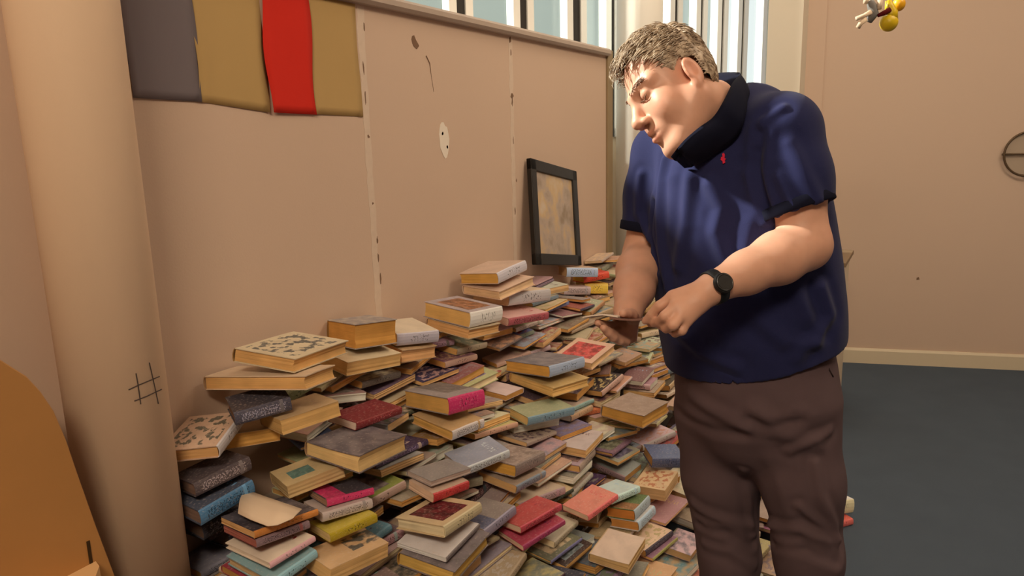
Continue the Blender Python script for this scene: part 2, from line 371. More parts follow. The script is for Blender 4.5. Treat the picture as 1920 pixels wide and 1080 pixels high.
def book_shapes(W, L, T, hard, spine_sign, rn, lift_edge=0.0):
    """cover (boards and spine as one bent sheet) and page block, bottom centre at the origin"""
    c = 0.0024 if hard else 0.0012
    over = 0.003 if hard else 0.0006
    sk = rn.uniform(-.10, .10) * T                       # lean of the worn block
    wav = rn.uniform(0, .0012); ph0 = rn.uniform(0, 6.28)
    S = spine_sign; xb, xf = S * W / 2, -S * W / 2
    nb = 6 if lift_edge > 0 else 3
    def lf(x):                                           # how far the top sags or lifts at the fore-edge
        u = max(0.0, min(1.0, (xb - x) * S / W)); return lift_edge * u ** 2.2
    outer = []                                            # profile from bottom fore-edge round the spine to top fore-edge
    for i in range(nb + 1):
        x = xf + (xb - xf) * i / nb - (S * .35 * min(T, .02) if i == nb else 0); outer.append((x, 0.0))
    bul = (0.16 if hard else 0.08) * T
    for i in range(1, 6):
        a = math.pi * i / 6; outer.append((xb - S * .3 * min(T, .02) * (1 - math.sin(a)) * .6 + S * bul * math.sin(a) * .5 - S * bul * .5, T * (0.5 - 0.5 * math.cos(a))))
    for i in range(nb + 1):
        x = xb - (xb - xf) * i / nb - (S * .35 * min(T, .02) if i == 0 else 0); outer.append((x, T + lf(x)))
    n = len(outer); cen = []
    inner = []
    for i, (x, z) in enumerate(outer):
        x0, z0 = outer[max(i - 1, 0)]; x1, z1 = outer[min(i + 1, n - 1)]
        dx, dz = x1 - x0, z1 - z0; l = math.hypot(dx, dz) or 1
        nx_, nz_ = -dz / l * S, dx / l * S                # inward
        inner.append((x + nx_ * c, z + nz_ * c))
    bm = bmesh.new(); uvl = bm.loops.layers.uv.new('UVMap')
    ny_ = 5; rows_o, rows_i = [], []
    for j in range(ny_ + 1):
        y = -L / 2 + L * j / ny_
        w = wav * math.sin(ph0 + 5 * y / L)
        def P(x, z): return (x + sk * (z / T - .5), y, z + (w + .0 if z > T * .5 else 0))
        rows_o.append([bm.verts.new(P(x, z)) for x, z in outer]); rows_i.append([bm.verts.new(P(x, z)) for x, z in inner])
    def uvof(i, y):
        v = y / L + .5
        if i <= nb: return (i / nb, v)
        if i < nb + 6: return (2 + (i - nb) / 6, v)
        return (1 - (i - nb - 6) / nb, v)
    def face(vs, idx):
        f = bm.faces.new(vs)
        sp_ = all(nb <= k <= nb + 6 for k in idx)
        for lp, k in zip(f.loops, idx):
            y = lp.vert.co.y
            if sp_: lp[uvl].uv = (2 + (k - nb) / 6, y / L + .5)
            elif k <= nb: lp[uvl].uv = (k / nb, y / L + .5)
            else: lp[uvl].uv = (1 - (k - nb - 6) / nb, y / L + .5)
        return f
    for j in range(ny_):
        for i in range(n - 1):
            face((rows_o[j][i], rows_o[j][i + 1], rows_o[j + 1][i + 1], rows_o[j + 1][i]), (i, i + 1, i + 1, i))
            face((rows_i[j][i + 1], rows_i[j][i], rows_i[j + 1][i], rows_i[j + 1][i + 1]), (i + 1, i, i, i + 1))
        face((rows_o[j][0], rows_o[j + 1][0], rows_i[j + 1][0], rows_i[j][0]), (0, 0, 0, 0))
        face((rows_o[j + 1][n - 1], rows_o[j][n - 1], rows_i[j][n - 1], rows_i[j + 1][n - 1]), (n - 1,) * 4)
    for i in range(n - 1):
        face((rows_o[0][i + 1], rows_o[0][i], rows_i[0][i], rows_i[0][i + 1]), (i + 1, i, i, i + 1))
        face((rows_o[ny_][i], rows_o[ny_][i + 1], rows_i[ny_][i + 1], rows_i[ny_][i]), (i, i + 1, i + 1, i))
    bmesh.ops.recalc_face_normals(bm, faces=bm.faces[:])
    pg = bmesh.new()
    ys = [-L / 2 + over + (L - 2 * over) * j / 4 for j in range(5)]
    zs = [c + 0.0002 + (T - 2 * c - .0004) * k / 6 for k in range(7)]
    rows = []
    conc = (.0035 if hard else rn.uniform(-.0015, .0015))
    lay = [rn.uniform(-.0012, .0012) for _ in zs]
    for j, y in enumerate(ys):
        w = wav * math.sin(ph0 + 5 * y / L)
        ring = []
        xin = xb - S * (c + min(.004, T * .15)); xout = xf + S * over
        for k, z in enumerate(zs):
            t = k / 6
            ring.append((xin + sk * (z / T - .5), y, z + w * t))
        for k in range(6, -1, -1):
            z = zs[k]; t = k / 6
            ring.append((xout + S * (conc * math.sin(math.pi * t)) + lay[k] * S + sk * (z / T - .5), y + (lay[k] if j in (0, 4) else 0) * (-1 if j == 0 else 1) * .8, z + w * t + lift_edge * t * .93))
        rows.append([pg.verts.new(p) for p in ring])
    m_ = len(rows[0])
    for a, b in zip(rows, rows[1:]):
        for i in range(m_): pg.faces.new((a[i], a[(i + 1) % m_], b[(i + 1) % m_], b[i]))
    for row in (rows[0], rows[-1]):
        for k in range(6): pg.faces.new((row[k], row[k + 1], row[m_ - 2 - k], row[m_ - 1 - k]))
    bmesh.ops.recalc_face_normals(pg, faces=pg.faces[:])
    return bm, pg

def book_matrix(x, y, z, yaw, a, b):
    c, s = math.cos(R(yaw)), math.sin(R(yaw))
    ex = Vector((c, s, a)).normalized(); ey = Vector((-s, c, b)); ey = (ey - ex * ey.dot(ex)).normalized(); ez = ex.cross(ey)
    return Matrix(((ex.x, ey.x, ez.x, x), (ex.y, ey.y, ez.y, y), (ex.z, ey.z, ez.z, z), (0, 0, 0, 1)))

# x, y, z of the bottom centre, thickness, width, height, turn, tilt, tilt, side seen (S spine, P pages), cover, accent, spine, pages, style, label, group
BOOKS = [
(0.1662,1.3311,0.9812,0.0356,0.1776,0.24,10.0,-0.087,-0.087,'P',(196,170,128),(90,85,72),(150,110,60),(205,150,85),'print','pale paperback with a dark printed cover lying against the wall,below the thickest block-like book','books heaped against the partition'),
(0.1077,1.6695,0.9233,0.0727,0.1701,0.1403,-19.6,0.087,-0.067,'P',(170,150,125),(130,115,105),(140,95,45),(190,130,60),'fade','thickest tan-edged paperback block with a faded cover,highest book beside the wall on the left','books heaped against the partition'),
(0.1624,1.255,0.933,0.0342,0.3,0.125,9.7,0.087,-0.087,'P',(200,165,125),(170,130,100),(170,130,90),(205,150,85),'plain','wide flat buff book whose left end touches the round column,leftmost on the pile top','books heaped against the partition'),
(0.1197,1.8609,0.895,0.0391,0.1858,0.1457,-26.6,-0.037,-0.087,'S',(200,175,140),(190,165,130),(170,155,150),(205,160,95),'plain','plain cream hardback with a grey-lilac spine,right against the thickest tan paperback','books heaped against the partition'),
(0.1154,1.8455,0.8506,0.0391,0.1905,0.1337,-18.2,-0.087,-0.087,'P',(180,140,95),(170,130,90),(170,120,80),(200,145,90),'plain','tan paperback directly beneath the plain cream hardback with the grey-lilac spine','books heaped against the partition'),
(0.1284,1.627,0.8736,0.0393,0.1412,0.1933,-13.2,-0.087,-0.087,'P',(205,175,130),(180,150,110),(180,140,80),(205,155,90),'plain','long tan paperback with cream top edge under the thickest paperback block,sticking out right','books heaped against the partition'),
(0.1808,2.114,0.9047,0.0526,0.2018,0.1866,-5.1,-0.087,-0.087,'S',(160,140,130),(150,95,60),(215,200,175),(205,155,85),'panel','fat white-spined hardback with a russet panel on its grey cover','books heaped against the partition'),
(0.1856,2.1034,0.8681,0.0339,0.1929,0.1735,-7.0,-0.087,-0.087,'P',(180,150,110),(160,120,80),(190,150,110),(205,150,90),'plain','thin tan paperback right under the fat white-spined hardback with the russet panel','books heaped against the partition'),
(0.134,2.4186,0.9939,0.0417,0.1776,0.2029,-3.6,0.087,0.087,'S',(190,155,125),(180,140,110),(190,175,165),(205,150,70),'plain','buff hardback with whitish spine topping the tallest stack by the wall','books heaped against the partition'),
(0.1532,2.4172,0.9486,0.0333,0.1809,0.2186,-7.8,-0.03,0.087,'P',(205,165,130),(180,150,110),(210,175,140),(215,170,120),'plain','peach-edged paperback just under the buff hardback on the tallest stack','books heaped against the partition'),
(0.1456,2.5263,0.8809,0.0473,0.205,0.24,-14.3,0.029,-0.087,'S',(215,180,140),(200,170,130),(180,165,150),(215,175,125),'plain',"book with cream rounded top and grey spine,second below the tallest stack's buff hardback",'books heaped against the partition'),
(0.1833,2.4378,0.8387,0.0292,0.205,0.2292,-13.9,-0.087,-0.086,'S',(200,150,130),(160,70,70),(160,75,75),(215,170,140),'bars','thin book with a red and white patterned spine under the cream rounded one','books heaped against the partition'),
(0.103,3.2704,0.8467,0.0446,0.12,0.1612,-43.5,0.074,-0.087,'S',(190,150,110),(160,165,175),(165,170,180),(215,165,110),'bars','slim book with pale blue and orange spine lying under the black picture frame','books heaped against the partition'),
(0.0941,3.2333,0.7653,0.0387,0.12,0.135,-44.9,0.087,-0.087,'S',(190,160,140),(160,140,130),(180,150,135),(215,165,110),'bars','grey-pink spined book just below the slim pale blue one under the picture frame','books heaped against the partition'),
(0.1001,3.4429,0.797,0.0342,0.13,0.145,-39.0,0.087,0.087,'S',(200,60,45),(220,80,50),(205,70,45),(220,170,60),'plain',"bright red small book on the far end of the pile,left of the man's forearm",'books heaped against the partition'),
(0.0977,3.4498,0.7299,0.0516,0.14,0.125,-44.9,0.087,-0.087,'S',(215,165,60),(200,140,50),(225,170,60),(220,180,110),'plain','golden yellow book directly beneath the bright red small one at the far end','books heaped against the partition'),
(0.2975,1.8103,0.7078,0.051,0.205,0.1492,-12.8,0.087,-0.087,'S',(150,132,118),(120,104,90),(190,45,85),(205,150,75),'panelfar','thick book with magenta pink spine and grey cover in the middle of the pile','books heaped against the partition'),
(0.3224,1.7873,0.6554,0.0306,0.1743,0.1388,-10.6,-0.087,-0.043,'S',(200,155,100),(180,140,90),(200,180,160),(205,150,75),'bars','tan-edged book with striped whitish spine right under the magenta-spined one','books heaped against the partition'),
(0.3713,2.3637,0.6736,0.0403,0.205,0.2181,-10.1,0.063,-0.087,'S',(140,125,115),(110,100,95),(150,155,160),(205,145,65),'fade',"grey-covered hardback with a blue-grey and white spine,right of centre below the man's hands",'books heaped against the partition'),
(0.3888,2.3576,0.6233,0.0323,0.205,0.2168,-12.6,-0.087,-0.087,'P',(190,150,90),(180,140,90),(205,150,80),(210,160,90),'plain','yellow-edged paperback supporting the grey hardback with the blue-grey spine','books heaped against the partition'),
(0.3999,2.6564,0.6502,0.0221,0.1733,0.2249,-1.9,-0.087,0.087,'P',(205,160,125),(195,75,65),(200,160,120),(210,165,110),'panel','thin book with a red rectangle on a buff cover,lying just below the held booklet','books heaped against the partition',0.006),
(0.4458,2.178,0.5712,0.0307,0.105,0.2141,-22.0,-0.087,-0.087,'S',(150,145,105),(130,135,100),(110,130,130),(205,165,100),'plain','olive-covered book with a teal-grey spine and bright top edge,right of the magenta-spined one','books heaped against the partition'),
(0.3144,1.3786,0.7303,0.0378,0.177,0.192,0.2,-0.087,-0.087,'P',(125,108,98),(95,82,78),(160,120,80),(215,170,105),'fade','mottled dark brown covered paperback with a pale lilac lower edge,left of centre','books heaped against the partition',0.008),
(0.2466,1.2706,0.688,0.0324,0.13,0.145,-25.3,0.067,0.087,'P',(200,165,110),(100,125,105),(170,130,80),(190,150,95),'smallpanel','buff book with a small teal green panel on its cover,near the lower left','books heaped against the partition'),
(0.2956,1.097,0.6762,0.0164,0.145,0.16,-11.6,0.087,-0.087,'S',(90,78,75),(60,50,50),(200,120,50),(205,150,90),'fade','dark-covered book with a gold and orange spine at the lower left by the column','books heaped against the partition'),
(0.2971,1.0835,0.6573,0.0179,0.145,0.1319,-12.4,0.087,-0.085,'S',(110,50,45),(150,80,70),(130,100,95),(160,90,70),'bars','brown book with a speckled grey spine directly under the gold and orange spine','books heaped against the partition'),
(0.3149,1.0757,0.6295,0.0136,0.155,0.125,-5.1,-0.009,0.016,'S',(225,185,150),(150,50,40),(205,150,140),(225,185,150),'plain','thin book with a cream board edged in red below the speckled grey spine,lower left','books heaped against the partition'),
(0.3228,1.0696,0.594,0.0218,0.155,0.125,-4.0,-0.087,0.087,'S',(130,150,140),(90,110,105),(135,165,158),(190,150,100),'plain','pale teal spined book at the bottom edge,lower left corner of the pile','books heaped against the partition'),
(0.5076,1.4622,0.5433,0.0299,0.154,0.169,-0.5,0.087,-0.087,'S',(205,170,120),(105,35,35),(205,180,130),(215,185,135),'panel','cream paperback with a dark red picture on its cover at the bottom centre','books heaped against the partition'),
(0.5153,1.4448,0.5087,0.012,0.1496,0.1646,1.5,-0.04,0.058,'S',(215,195,180),(190,170,150),(120,105,95),(225,205,190),'plain','very thin white-edged book directly beneath the cream paperback with the dark red picture','books heaped against the partition'),
(0.5282,1.4438,0.4623,0.0387,0.1672,0.1822,2.4,-0.087,0.054,'P',(135,115,105),(110,95,85),(180,130,60),(225,165,80),'fade','thick yellow-edged book with grey-brown cover at the very bottom centre','books heaped against the partition'),
(0.5274,1.6495,0.452,0.029,0.1253,0.1403,-8.3,0.068,0.069,'S',(150,130,112),(110,105,115),(150,135,140),(190,160,130),'half','grey-brown hardback with a shiny white top edge,right above the dark red picture book','books heaped against the partition'),
(0.4381,1.561,0.573,0.0252,0.105,0.1294,-14.3,-0.087,-0.087,'S',(205,165,130),(190,80,70),(190,55,50),(215,170,130),'plain','book with a bright red spine poking out below centre,left of the grey-brown shiny hardback','books heaped against the partition'),
(0.4256,1.5832,0.6044,0.0158,0.105,0.1434,-15.8,0.012,-0.087,'P',(150,135,120),(140,120,110),(170,150,130),(190,160,135),'plain','flat grey book lying on top of the bright red spine','books heaped against the partition'),
(0.4955,1.8761,0.5204,0.0383,0.142,0.1542,-7.5,0.051,-0.087,'S',(130,108,90),(160,135,115),(130,110,95),(205,145,60),'fade','brown mottled book with a deep golden page edge,above the shiny grey-brown hardback','books heaped against the partition'),
(0.4993,1.8671,0.4841,0.0244,0.1412,0.1603,-6.4,-0.087,-0.087,'S',(170,140,110),(140,120,100),(125,130,130),(200,150,90),'bars','book with dark grey lettered spine just under the brown mottled golden-edged one','books heaped against the partition'),
(0.7564,2.1998,0.2742,0.0353,0.105,0.1428,-0.5,0.087,-0.087,'S',(95,105,60),(150,100,60),(160,165,155),(190,115,50),'half',"small green-covered book with an orange lower edge,lower right near the man's leg",'books heaped against the partition'),
(0.7714,2.2044,0.2409,0.0315,0.105,0.1536,-1.5,0.087,-0.087,'S',(200,185,165),(170,165,160),(170,180,185),(190,125,60),'bars','white and blue-grey spined book under the small green-covered one','books heaped against the partition'),
(0.8004,1.9742,0.2503,0.0272,0.1279,0.162,1.3,-0.087,0.003,'P',(205,172,140),(200,165,135),(205,170,120),(200,155,95),'plain','plain pale buff paperback lying flat below the small green-covered book','books heaped against the partition',0.006),
(0.7813,2.4071,0.2683,0.0417,0.1247,0.1397,-2.1,0.056,0.087,'P',(210,170,120),(180,110,70),(205,165,120),(205,160,105),'print',"buff book with red-brown printing on top,right beside the man's thigh",'books heaped against the partition'),
(0.6272,2.616,0.4505,0.0433,0.1779,0.24,-5.5,-0.087,-0.087,'P',(165,135,110),(150,120,95),(170,140,110),(210,150,70),'fade',"brown-grey book with golden front edge,level with the man's pocket",'books heaped against the partition',0.006),
(0.1698,1.2081,0.8812,0.0347,0.105,0.132,-30.7,-0.087,0.087,'S',(60,52,52),(110,100,95),(75,68,72),(110,80,60),'bars','black spined book showing under the wide flat buff one by the column','books heaped against the partition'),
(0.2173,1.2917,0.8341,0.0379,0.135,0.1542,-20.4,0.087,0.051,'P',(190,150,100),(170,130,90),(180,140,90),(200,150,85),'plain','tan paperback with deep page edges,right under the black spined book','books heaped against the partition'),
(0.1006,1.2173,0.7867,0.0362,0.105,0.1377,-25.5,0.087,-0.087,'P',(200,160,110),(180,140,90),(180,140,90),(205,145,70),'plain','tan page-edged book left of the wavy tan paperback','books heaped against the partition'),
(0.2403,1.5093,0.7663,0.0219,0.105,0.182,-3.7,-0.067,-0.087,'S',(120,40,40),(150,70,60),(125,38,38),(205,170,140),'plain','long dark crimson book lying left of the thick magenta-spined one','books heaped against the partition'),
(0.3847,1.2386,0.6095,0.0228,0.105,0.1257,-19.3,0.087,0.022,'S',(190,160,60),(170,140,50),(170,140,30),(215,175,110),'plain','olive yellow spined book near the bottom,left of the dark red picture book','books heaped against the partition'),
(0.3534,1.2567,0.6385,0.023,0.105,0.1308,-20.7,0.087,-0.087,'S',(175,150,130),(150,130,115),(185,160,140),(190,160,130),'bars','light grey double-grooved spine directly above the olive yellow one','books heaped against the partition'),
(0.3398,1.2849,0.6601,0.0174,0.105,0.125,-21.2,0.087,-0.087,'S',(70,60,60),(200,50,90),(195,50,85),(150,110,80),'half','black and hot pink spined book below the mottled dark brown paperback','books heaped against the partition'),
(0.4124,1.2052,0.5461,0.0363,0.105,0.1714,-10.9,-0.087,-0.085,'P',(205,160,110),(95,85,70),(180,130,80),(210,160,95),'stain','thick tan paperback with a dark smudge on its cover at the bottom,left of centre','books heaped against the partition'),
(0.6077,1.7709,0.4268,0.0202,0.105,0.1699,-17.4,0.087,0.028,'S',(190,80,70),(170,60,60),(195,70,75),(215,170,130),'bars','red spined paperback right of the dark red picture book','books heaped against the partition'),
(0.6203,1.762,0.3937,0.0168,0.105,0.1694,-18.4,-0.087,0.087,'S',(180,70,80),(120,50,80),(165,55,85),(215,170,130),'plain','pink-purple spined paperback just beneath the red spined one','books heaped against the partition'),
(0.1587,1.0613,0.704,0.0372,0.105,0.1461,-2.9,-0.087,0.087,'S',(70,70,75),(100,140,160),(75,110,130),(120,90,70),'bars','dark book with a blue patterned spine tucked behind the column edge','books heaped against the partition'),
(0.1497,1.0731,0.7549,0.0343,0.105,0.1404,-10.3,0.087,0.087,'S',(75,62,58),(120,105,95),(80,66,62),(120,90,70),'bars','dark brown spined book on top of the blue patterned spine beside the column','books heaped against the partition'),
(0.443,1.7575,0.5799,0.0269,0.1112,0.1596,-25.9,-0.087,0.087,'S',(150,145,145),(200,195,190),(195,190,185),(180,150,120),'bars','silver white spined book left of the brown mottled golden-edged one','books heaped against the partition'),
(0.7738,2.5236,0.3249,0.0389,0.115,0.125,-54.6,-0.056,-0.087,'S',(95,100,120),(80,85,105),(90,95,115),(200,150,90),'plain',"dull slate blue book beside the man's right thigh",'books heaped against the partition'),
(0.6822,2.0518,0.3509,0.0186,0.105,0.1553,-15.2,-0.021,0.087,'S',(205,120,95),(200,90,80),(205,95,85),(215,170,130),'bars','coral red slim spine upper left of the small green-covered book','books heaped against the partition'),
(0.7035,2.2033,0.319,0.0235,0.105,0.1526,-17.4,0.087,-0.087,'S',(190,195,185),(170,185,180),(185,200,190),(215,190,150),'bars','pale mint spined book between the coral slim spine and the printed buff book','books heaped against the partition'),
(0.1073,1.095,0.8324,0.0302,0.14,0.175,28.5,0.087,0.087,'S',(190,150,115),(95,85,65),(185,170,155),(200,145,85),'print','book with a decorated buff cover wedged against the round column','books heaped against the partition'),
(0.106,1.1057,0.6324,0.0387,0.105,0.1498,-3.7,-0.087,0.087,'S',(62,56,56),(110,100,95),(62,56,56),(110,80,60),'bars','dark charcoal book just below the blue patterned spine beside the column','books heaped against the partition'),
(0.0629,1.155,0.5882,0.0404,0.108,0.1565,-3.7,0.07,0.087,'S',(80,62,58),(110,100,95),(80,62,58),(110,80,60),'bars','dark brown book second below the blue patterned spine beside the column','books heaped against the partition'),
(0.0655,1.2066,0.5319,0.0422,0.1128,0.1635,-3.7,0.087,-0.087,'S',(58,50,52),(110,100,95),(58,50,52),(110,80,60),'bars','blackish book third below the blue patterned spine beside the column','books heaped against the partition'),
(1.3185,2.9823,0.0349,0.055,0.105,0.125,-41.4,0.087,-0.087,'S',(215,205,175),(200,190,160),(210,190,140),(220,195,150),'print',"cream yellow book on the blue floor right of the man's leg",'books heaped against the partition'),
(1.322,2.9434,0.0022,0.0249,0.105,0.125,-38.8,0.0,0.0,'S',(200,90,70),(190,80,60),(205,95,80),(220,190,160),'plain','red and pink book on the blue floor under the cream yellow one','books heaped against the partition'),
(1.1634,2.5403,0.0022,0.0112,0.1091,0.1688,-8.8,0.0,0.0,'P',(176,141,108),(141,116,107),(106,93,93),(220,184,134),'print','thin tan brown book,page edges outward,right of the plain pale buff paperback','books heaped against the partition'),
(1.1053,2.3203,0.0022,0.0294,0.1187,0.196,-0.3,0.0,0.0,'S',(148,137,114),(153,52,63),(148,137,114),(220,184,134),'plain','tan brown book,spine outward,right of the plain pale buff paperback','books heaped against the partition'),
(1.0913,2.5209,0.032,0.0259,0.1129,0.1732,-11.8,0.013,-0.014,'S',(176,155,101),(141,123,121),(176,155,101),(210,156,88),'bars','tan brown book,spine outward,below and right of the red-printed buff book','books heaped against the partition'),
(1.1448,2.7595,0.0478,0.0133,0.1043,0.1808,-9.0,0.0,0.0,'S',(148,92,105),(212,194,134),(183,155,122),(220,184,134),'print','thin mauve book,buff spine outward,below and right of the red-printed buff book','books heaped against the partition'),
(1.0271,2.6978,0.0633,0.0096,0.1085,0.1653,100.0,0.0,-0.0,'P',(141,116,100),(148,144,114),(141,116,100),(196,150,96),'bars','thin tan brown book,page edges outward,right of the red-printed buff book','books heaped against the partition'),
(1.1018,2.7797,0.0744,0.0143,0.1302,0.1831,-0.9,-0.091,-0.061,'S',(170,142,119),(148,130,114),(183,148,122),(190,132,66),'bars','thin tan brown book,buff spine outward,right of the red-printed buff book','books heaped against the partition'),
(0.9574,2.2184,0.0694,0.024,0.1621,0.2163,-4.0,0.01,-0.087,'P',(160,73,49),(197,141,115),(191,166,155),(200,142,74),'fade','crimson book,page edges outward,right of the plain pale buff paperback','books heaped against the partition'),
(0.9127,2.1671,0.1047,0.022,0.1224,0.1824,-8.4,-0.019,-0.039,'P',(177,142,98),(96,125,119),(177,142,98),(222,198,166),'fade','tan brown book,page edges outward,right of the plain pale buff paperback','books heaped against the partition'),
(1.0009,2.3567,0.0898,0.0101,0.1038,0.1781,-2.7,0.006,-0.028,'S',(155,137,107),(65,47,45),(155,137,107),(222,198,166),'bars','thin tan brown book,spine outward,right of the plain pale buff paperback','books heaped against the partition'),
(0.9102,2.3088,0.1239,0.0233,0.1046,0.1727,-1.9,-0.103,-0.123,'P',(134,116,114),(205,166,155),(156,142,105),(196,150,96),'fade','grey book,page edges outward,right of the plain pale buff paperback','books heaped against the partition'),
(0.8604,2.0158,0.1322,0.022,0.1529,0.2381,-6.7,0.027,0.042,'P',(197,148,101),(176,162,108),(197,148,101),(196,150,96),'bars','tan brown book,page edges,second nearest below and right of the plain pale buff paperback','books heaped against the partition'),
(0.9057,2.5286,0.1449,0.0308,0.1194,0.204,-5.7,-0.123,0.123,'S',(155,130,100),(177,142,112),(164,159,148),(222,198,166),'plain','thick tan brown book,grey spine outward,below and right of the red-printed buff book','books heaped against the partition'),
(0.8357,2.2039,0.1663,0.0111,0.109,0.1646,-11.8,-0.002,-0.008,'S',(141,99,105),(183,141,115),(152,143,73),(210,156,88),'plain','thin brown book,olive yellow spine outward,right of the plain pale buff paperback','books heaped against the partition'),
(0.8169,1.9612,0.172,0.0169,0.133,0.1932,4.2,0.117,-0.036,'P',(134,123,100),(134,123,100),(177,142,98),(214,162,98),'fade','tan brown book,page edges outward,nearest below and right of the plain pale buff paperback','books heaped against the partition'),
(0.8221,2.1984,0.1819,0.021,0.1022,0.163,-14.9,-0.013,0.013,'S',(212,173,134),(177,149,98),(65,54,59),(210,156,88),'print','buff book,black spine outward,right of the plain pale buff paperback','books heaped against the partition'),
(0.758,1.9386,0.1847,0.022,0.131,0.1968,-9.9,0.122,-0.006,'S',(134,137,107),(157,138,148),(148,116,128),(220,184,134),'print','olive green book,mauve spine outward,below and left of the plain pale buff paperback','books heaped against the partition'),
(0.8325,2.6152,0.2004,0.0289,0.1559,0.2202,-10.0,-0.123,0.027,'P',(176,162,122),(212,187,148),(191,173,155),(196,150,96),'fade','buff book,page edges outward,right of the red-printed buff book','books heaped against the partition'),
(0.8134,2.3833,0.2069,0.0102,0.1251,0.2018,-8.2,0.0,0.0,'P',(177,128,119),(197,155,101),(113,100,86),(196,150,96),'plain','thin tan brown book,page edges outward,below the red-printed buff book','books heaped against the partition'),
(0.7274,1.9846,0.2088,0.0251,0.1064,0.1806,-9.4,0.084,-0.047,'P',(96,118,119),(113,100,93),(170,128,98),(190,132,66),'fade','dark grey book,page edges outward,below and left of the plain pale buff paperback','books heaped against the partition'),
(0.6559,2.3039,0.1222,0.0278,0.1242,0.1858,-3.4,0.0,0.0,'S',(141,123,100),(110,111,126),(141,116,114),(205,160,104),'plain','tan brown book,spine outward,above and left of the plain pale buff paperback','books heaped against the partition'),
(0.7282,2.1544,0.2261,0.0104,0.1338,0.1909,3.0,0.072,-0.064,'S',(170,142,98),(197,155,108),(170,142,119),(205,160,104),'plain','thin tan brown book,spine outward,above and left of the plain pale buff paperback','books heaped against the partition'),
(0.6263,2.2057,0.2279,0.0205,0.1204,0.1905,0.6,0.075,-0.061,'S',(190,155,108),(155,130,114),(190,155,108),(190,132,66),'bars','buff book,spine outward,left of the small green-covered book','books heaped against the partition'),
(0.7406,2.4869,0.236,0.0309,0.1259,0.1829,-17.1,-0.123,0.088,'P',(205,166,134),(113,100,86),(167,73,56),(190,132,66),'panel','thick buff book,page edges outward,above the red-printed buff book','books heaped against the partition'),
(0.5859,2.1383,0.2568,0.0293,0.1236,0.1816,100.4,-0.017,-0.039,'P',(134,93,86),(146,59,42),(176,141,101),(222,198,166),'fade','brown book,page edges outward,right of the red-spined paperback','books heaped against the partition'),
(0.7375,3.0165,0.2679,0.0249,0.1034,0.1742,95.6,0.025,-0.051,'S',(141,116,107),(155,116,121),(141,116,107),(190,132,66),'plain','tan brown book,spine outward,right of the golden-fronted brown-grey book','books heaped against the partition'),
(0.63,1.9656,0.23,0.025,0.1095,0.1688,-13.3,0.087,-0.041,'P',(157,159,141),(86,68,59),(157,159,141),(222,198,166),'bars','grey book,page edges outward,above and left of the plain pale buff paperback','books heaped against the partition'),
(0.656,2.5073,0.2795,0.022,0.1028,0.1679,-0.3,-0.092,0.12,'P',(120,107,93),(157,166,134),(156,149,112),(220,184,134),'fade','brown book,page edges outward,below and left of the slate blue book','books heaped against the partition'),
(0.6983,3.2112,0.2756,0.0146,0.1202,0.1876,109.9,0.07,-0.061,'S',(155,130,114),(177,142,112),(183,148,101),(220,184,134),'panel','thin tan brown book,spine outward,right of the golden-fronted brown-grey book','books heaped against the partition'),
(0.7216,1.6621,0.284,0.0107,0.1335,0.2011,0.2,0.049,0.058,'P',(65,61,66),(72,75,45),(65,61,66),(200,142,74),'plain','thin black book,page edges outward,below and left of the plain pale buff paperback','books heaped against the partition'),
(0.6639,1.8755,0.2692,0.0203,0.1091,0.1683,-5.3,-0.123,-0.06,'P',(72,54,45),(143,145,134),(198,166,141),(210,156,88),'panel','dark brown book,page edges outward,left of the plain pale buff paperback','books heaped against the partition'),
(0.7902,2.7797,0.2779,0.0102,0.1279,0.1983,-2.1,-0.11,0.028,'P',(176,155,122),(106,86,72),(163,149,105),(205,148,80),'fade','thin buff book,page edges outward,above and right of the slate blue book','books heaped against the partition'),
(0.6569,1.6478,0.2943,0.0101,0.1284,0.189,-16.3,0.027,0.085,'S',(141,137,114),(190,169,108),(72,47,52),(205,160,104),'fade','thin tan brown book,dark brown spine outward,below the red-spined paperback','books heaped against the partition'),
(0.6128,2.4416,0.3,0.0236,0.1134,0.1601,77.7,0.098,0.115,'P',(157,152,134),(157,152,141),(163,128,119),(205,148,80),'plain','grey book,page edges outward,above the pale mint spine','books heaped against the partition'),
(0.7426,2.8536,0.3026,0.0126,0.1105,0.1794,-10.2,0.123,0.046,'S',(106,93,100),(176,162,129),(106,93,100),(220,184,134),'panel','thin dark grey book,spine outward,above the slate blue book','books heaped against the partition'),
(0.7023,2.7143,0.3087,0.0146,0.1282,0.181,-10.8,0.07,0.123,'P',(167,73,63),(120,86,79),(167,73,63),(200,142,74),'print','thin red book,page edges outward,above and right of the slate blue book','books heaped against the partition'),
(0.6331,1.836,0.3139,0.0102,0.1342,0.1876,-5.2,-0.113,-0.105,'S',(106,100,72),(176,148,108),(110,104,133),(205,148,80),'panel','thin brown book,blue grey spine outward,below and right of the red-spined paperback','books heaped against the partition'),
(0.6138,2.239,0.2885,0.0144,0.1346,0.2043,0.3,0.041,-0.01,'P',(183,141,108),(120,86,79),(183,141,108),(214,162,98),'bars','thin tan brown book,page edges outward,above and left of the pale mint spine','books heaped against the partition'),
(0.5421,2.2027,0.3072,0.0131,0.155,0.2257,-11.7,0.109,0.081,'P',(72,47,66),(113,100,86),(72,47,66),(205,148,80),'print','thin dark brown book,page edges outward,left of the pale mint spine','books heaped against the partition'),
(0.6158,1.8906,0.3234,0.0206,0.11,0.1732,-0.1,-0.122,-0.094,'S',(176,155,122),(163,149,112),(176,155,122),(220,184,134),'bars','buff book,spine outward,below and right of the red-spined paperback','books heaped against the partition'),
(0.6676,2.6968,0.323,0.0244,0.1104,0.1685,-30.5,0.024,0.123,'S',(205,166,155),(197,141,115),(191,173,155),(214,162,98),'print','buff book,spine outward,above and left of the slate blue book','books heaped against the partition'),
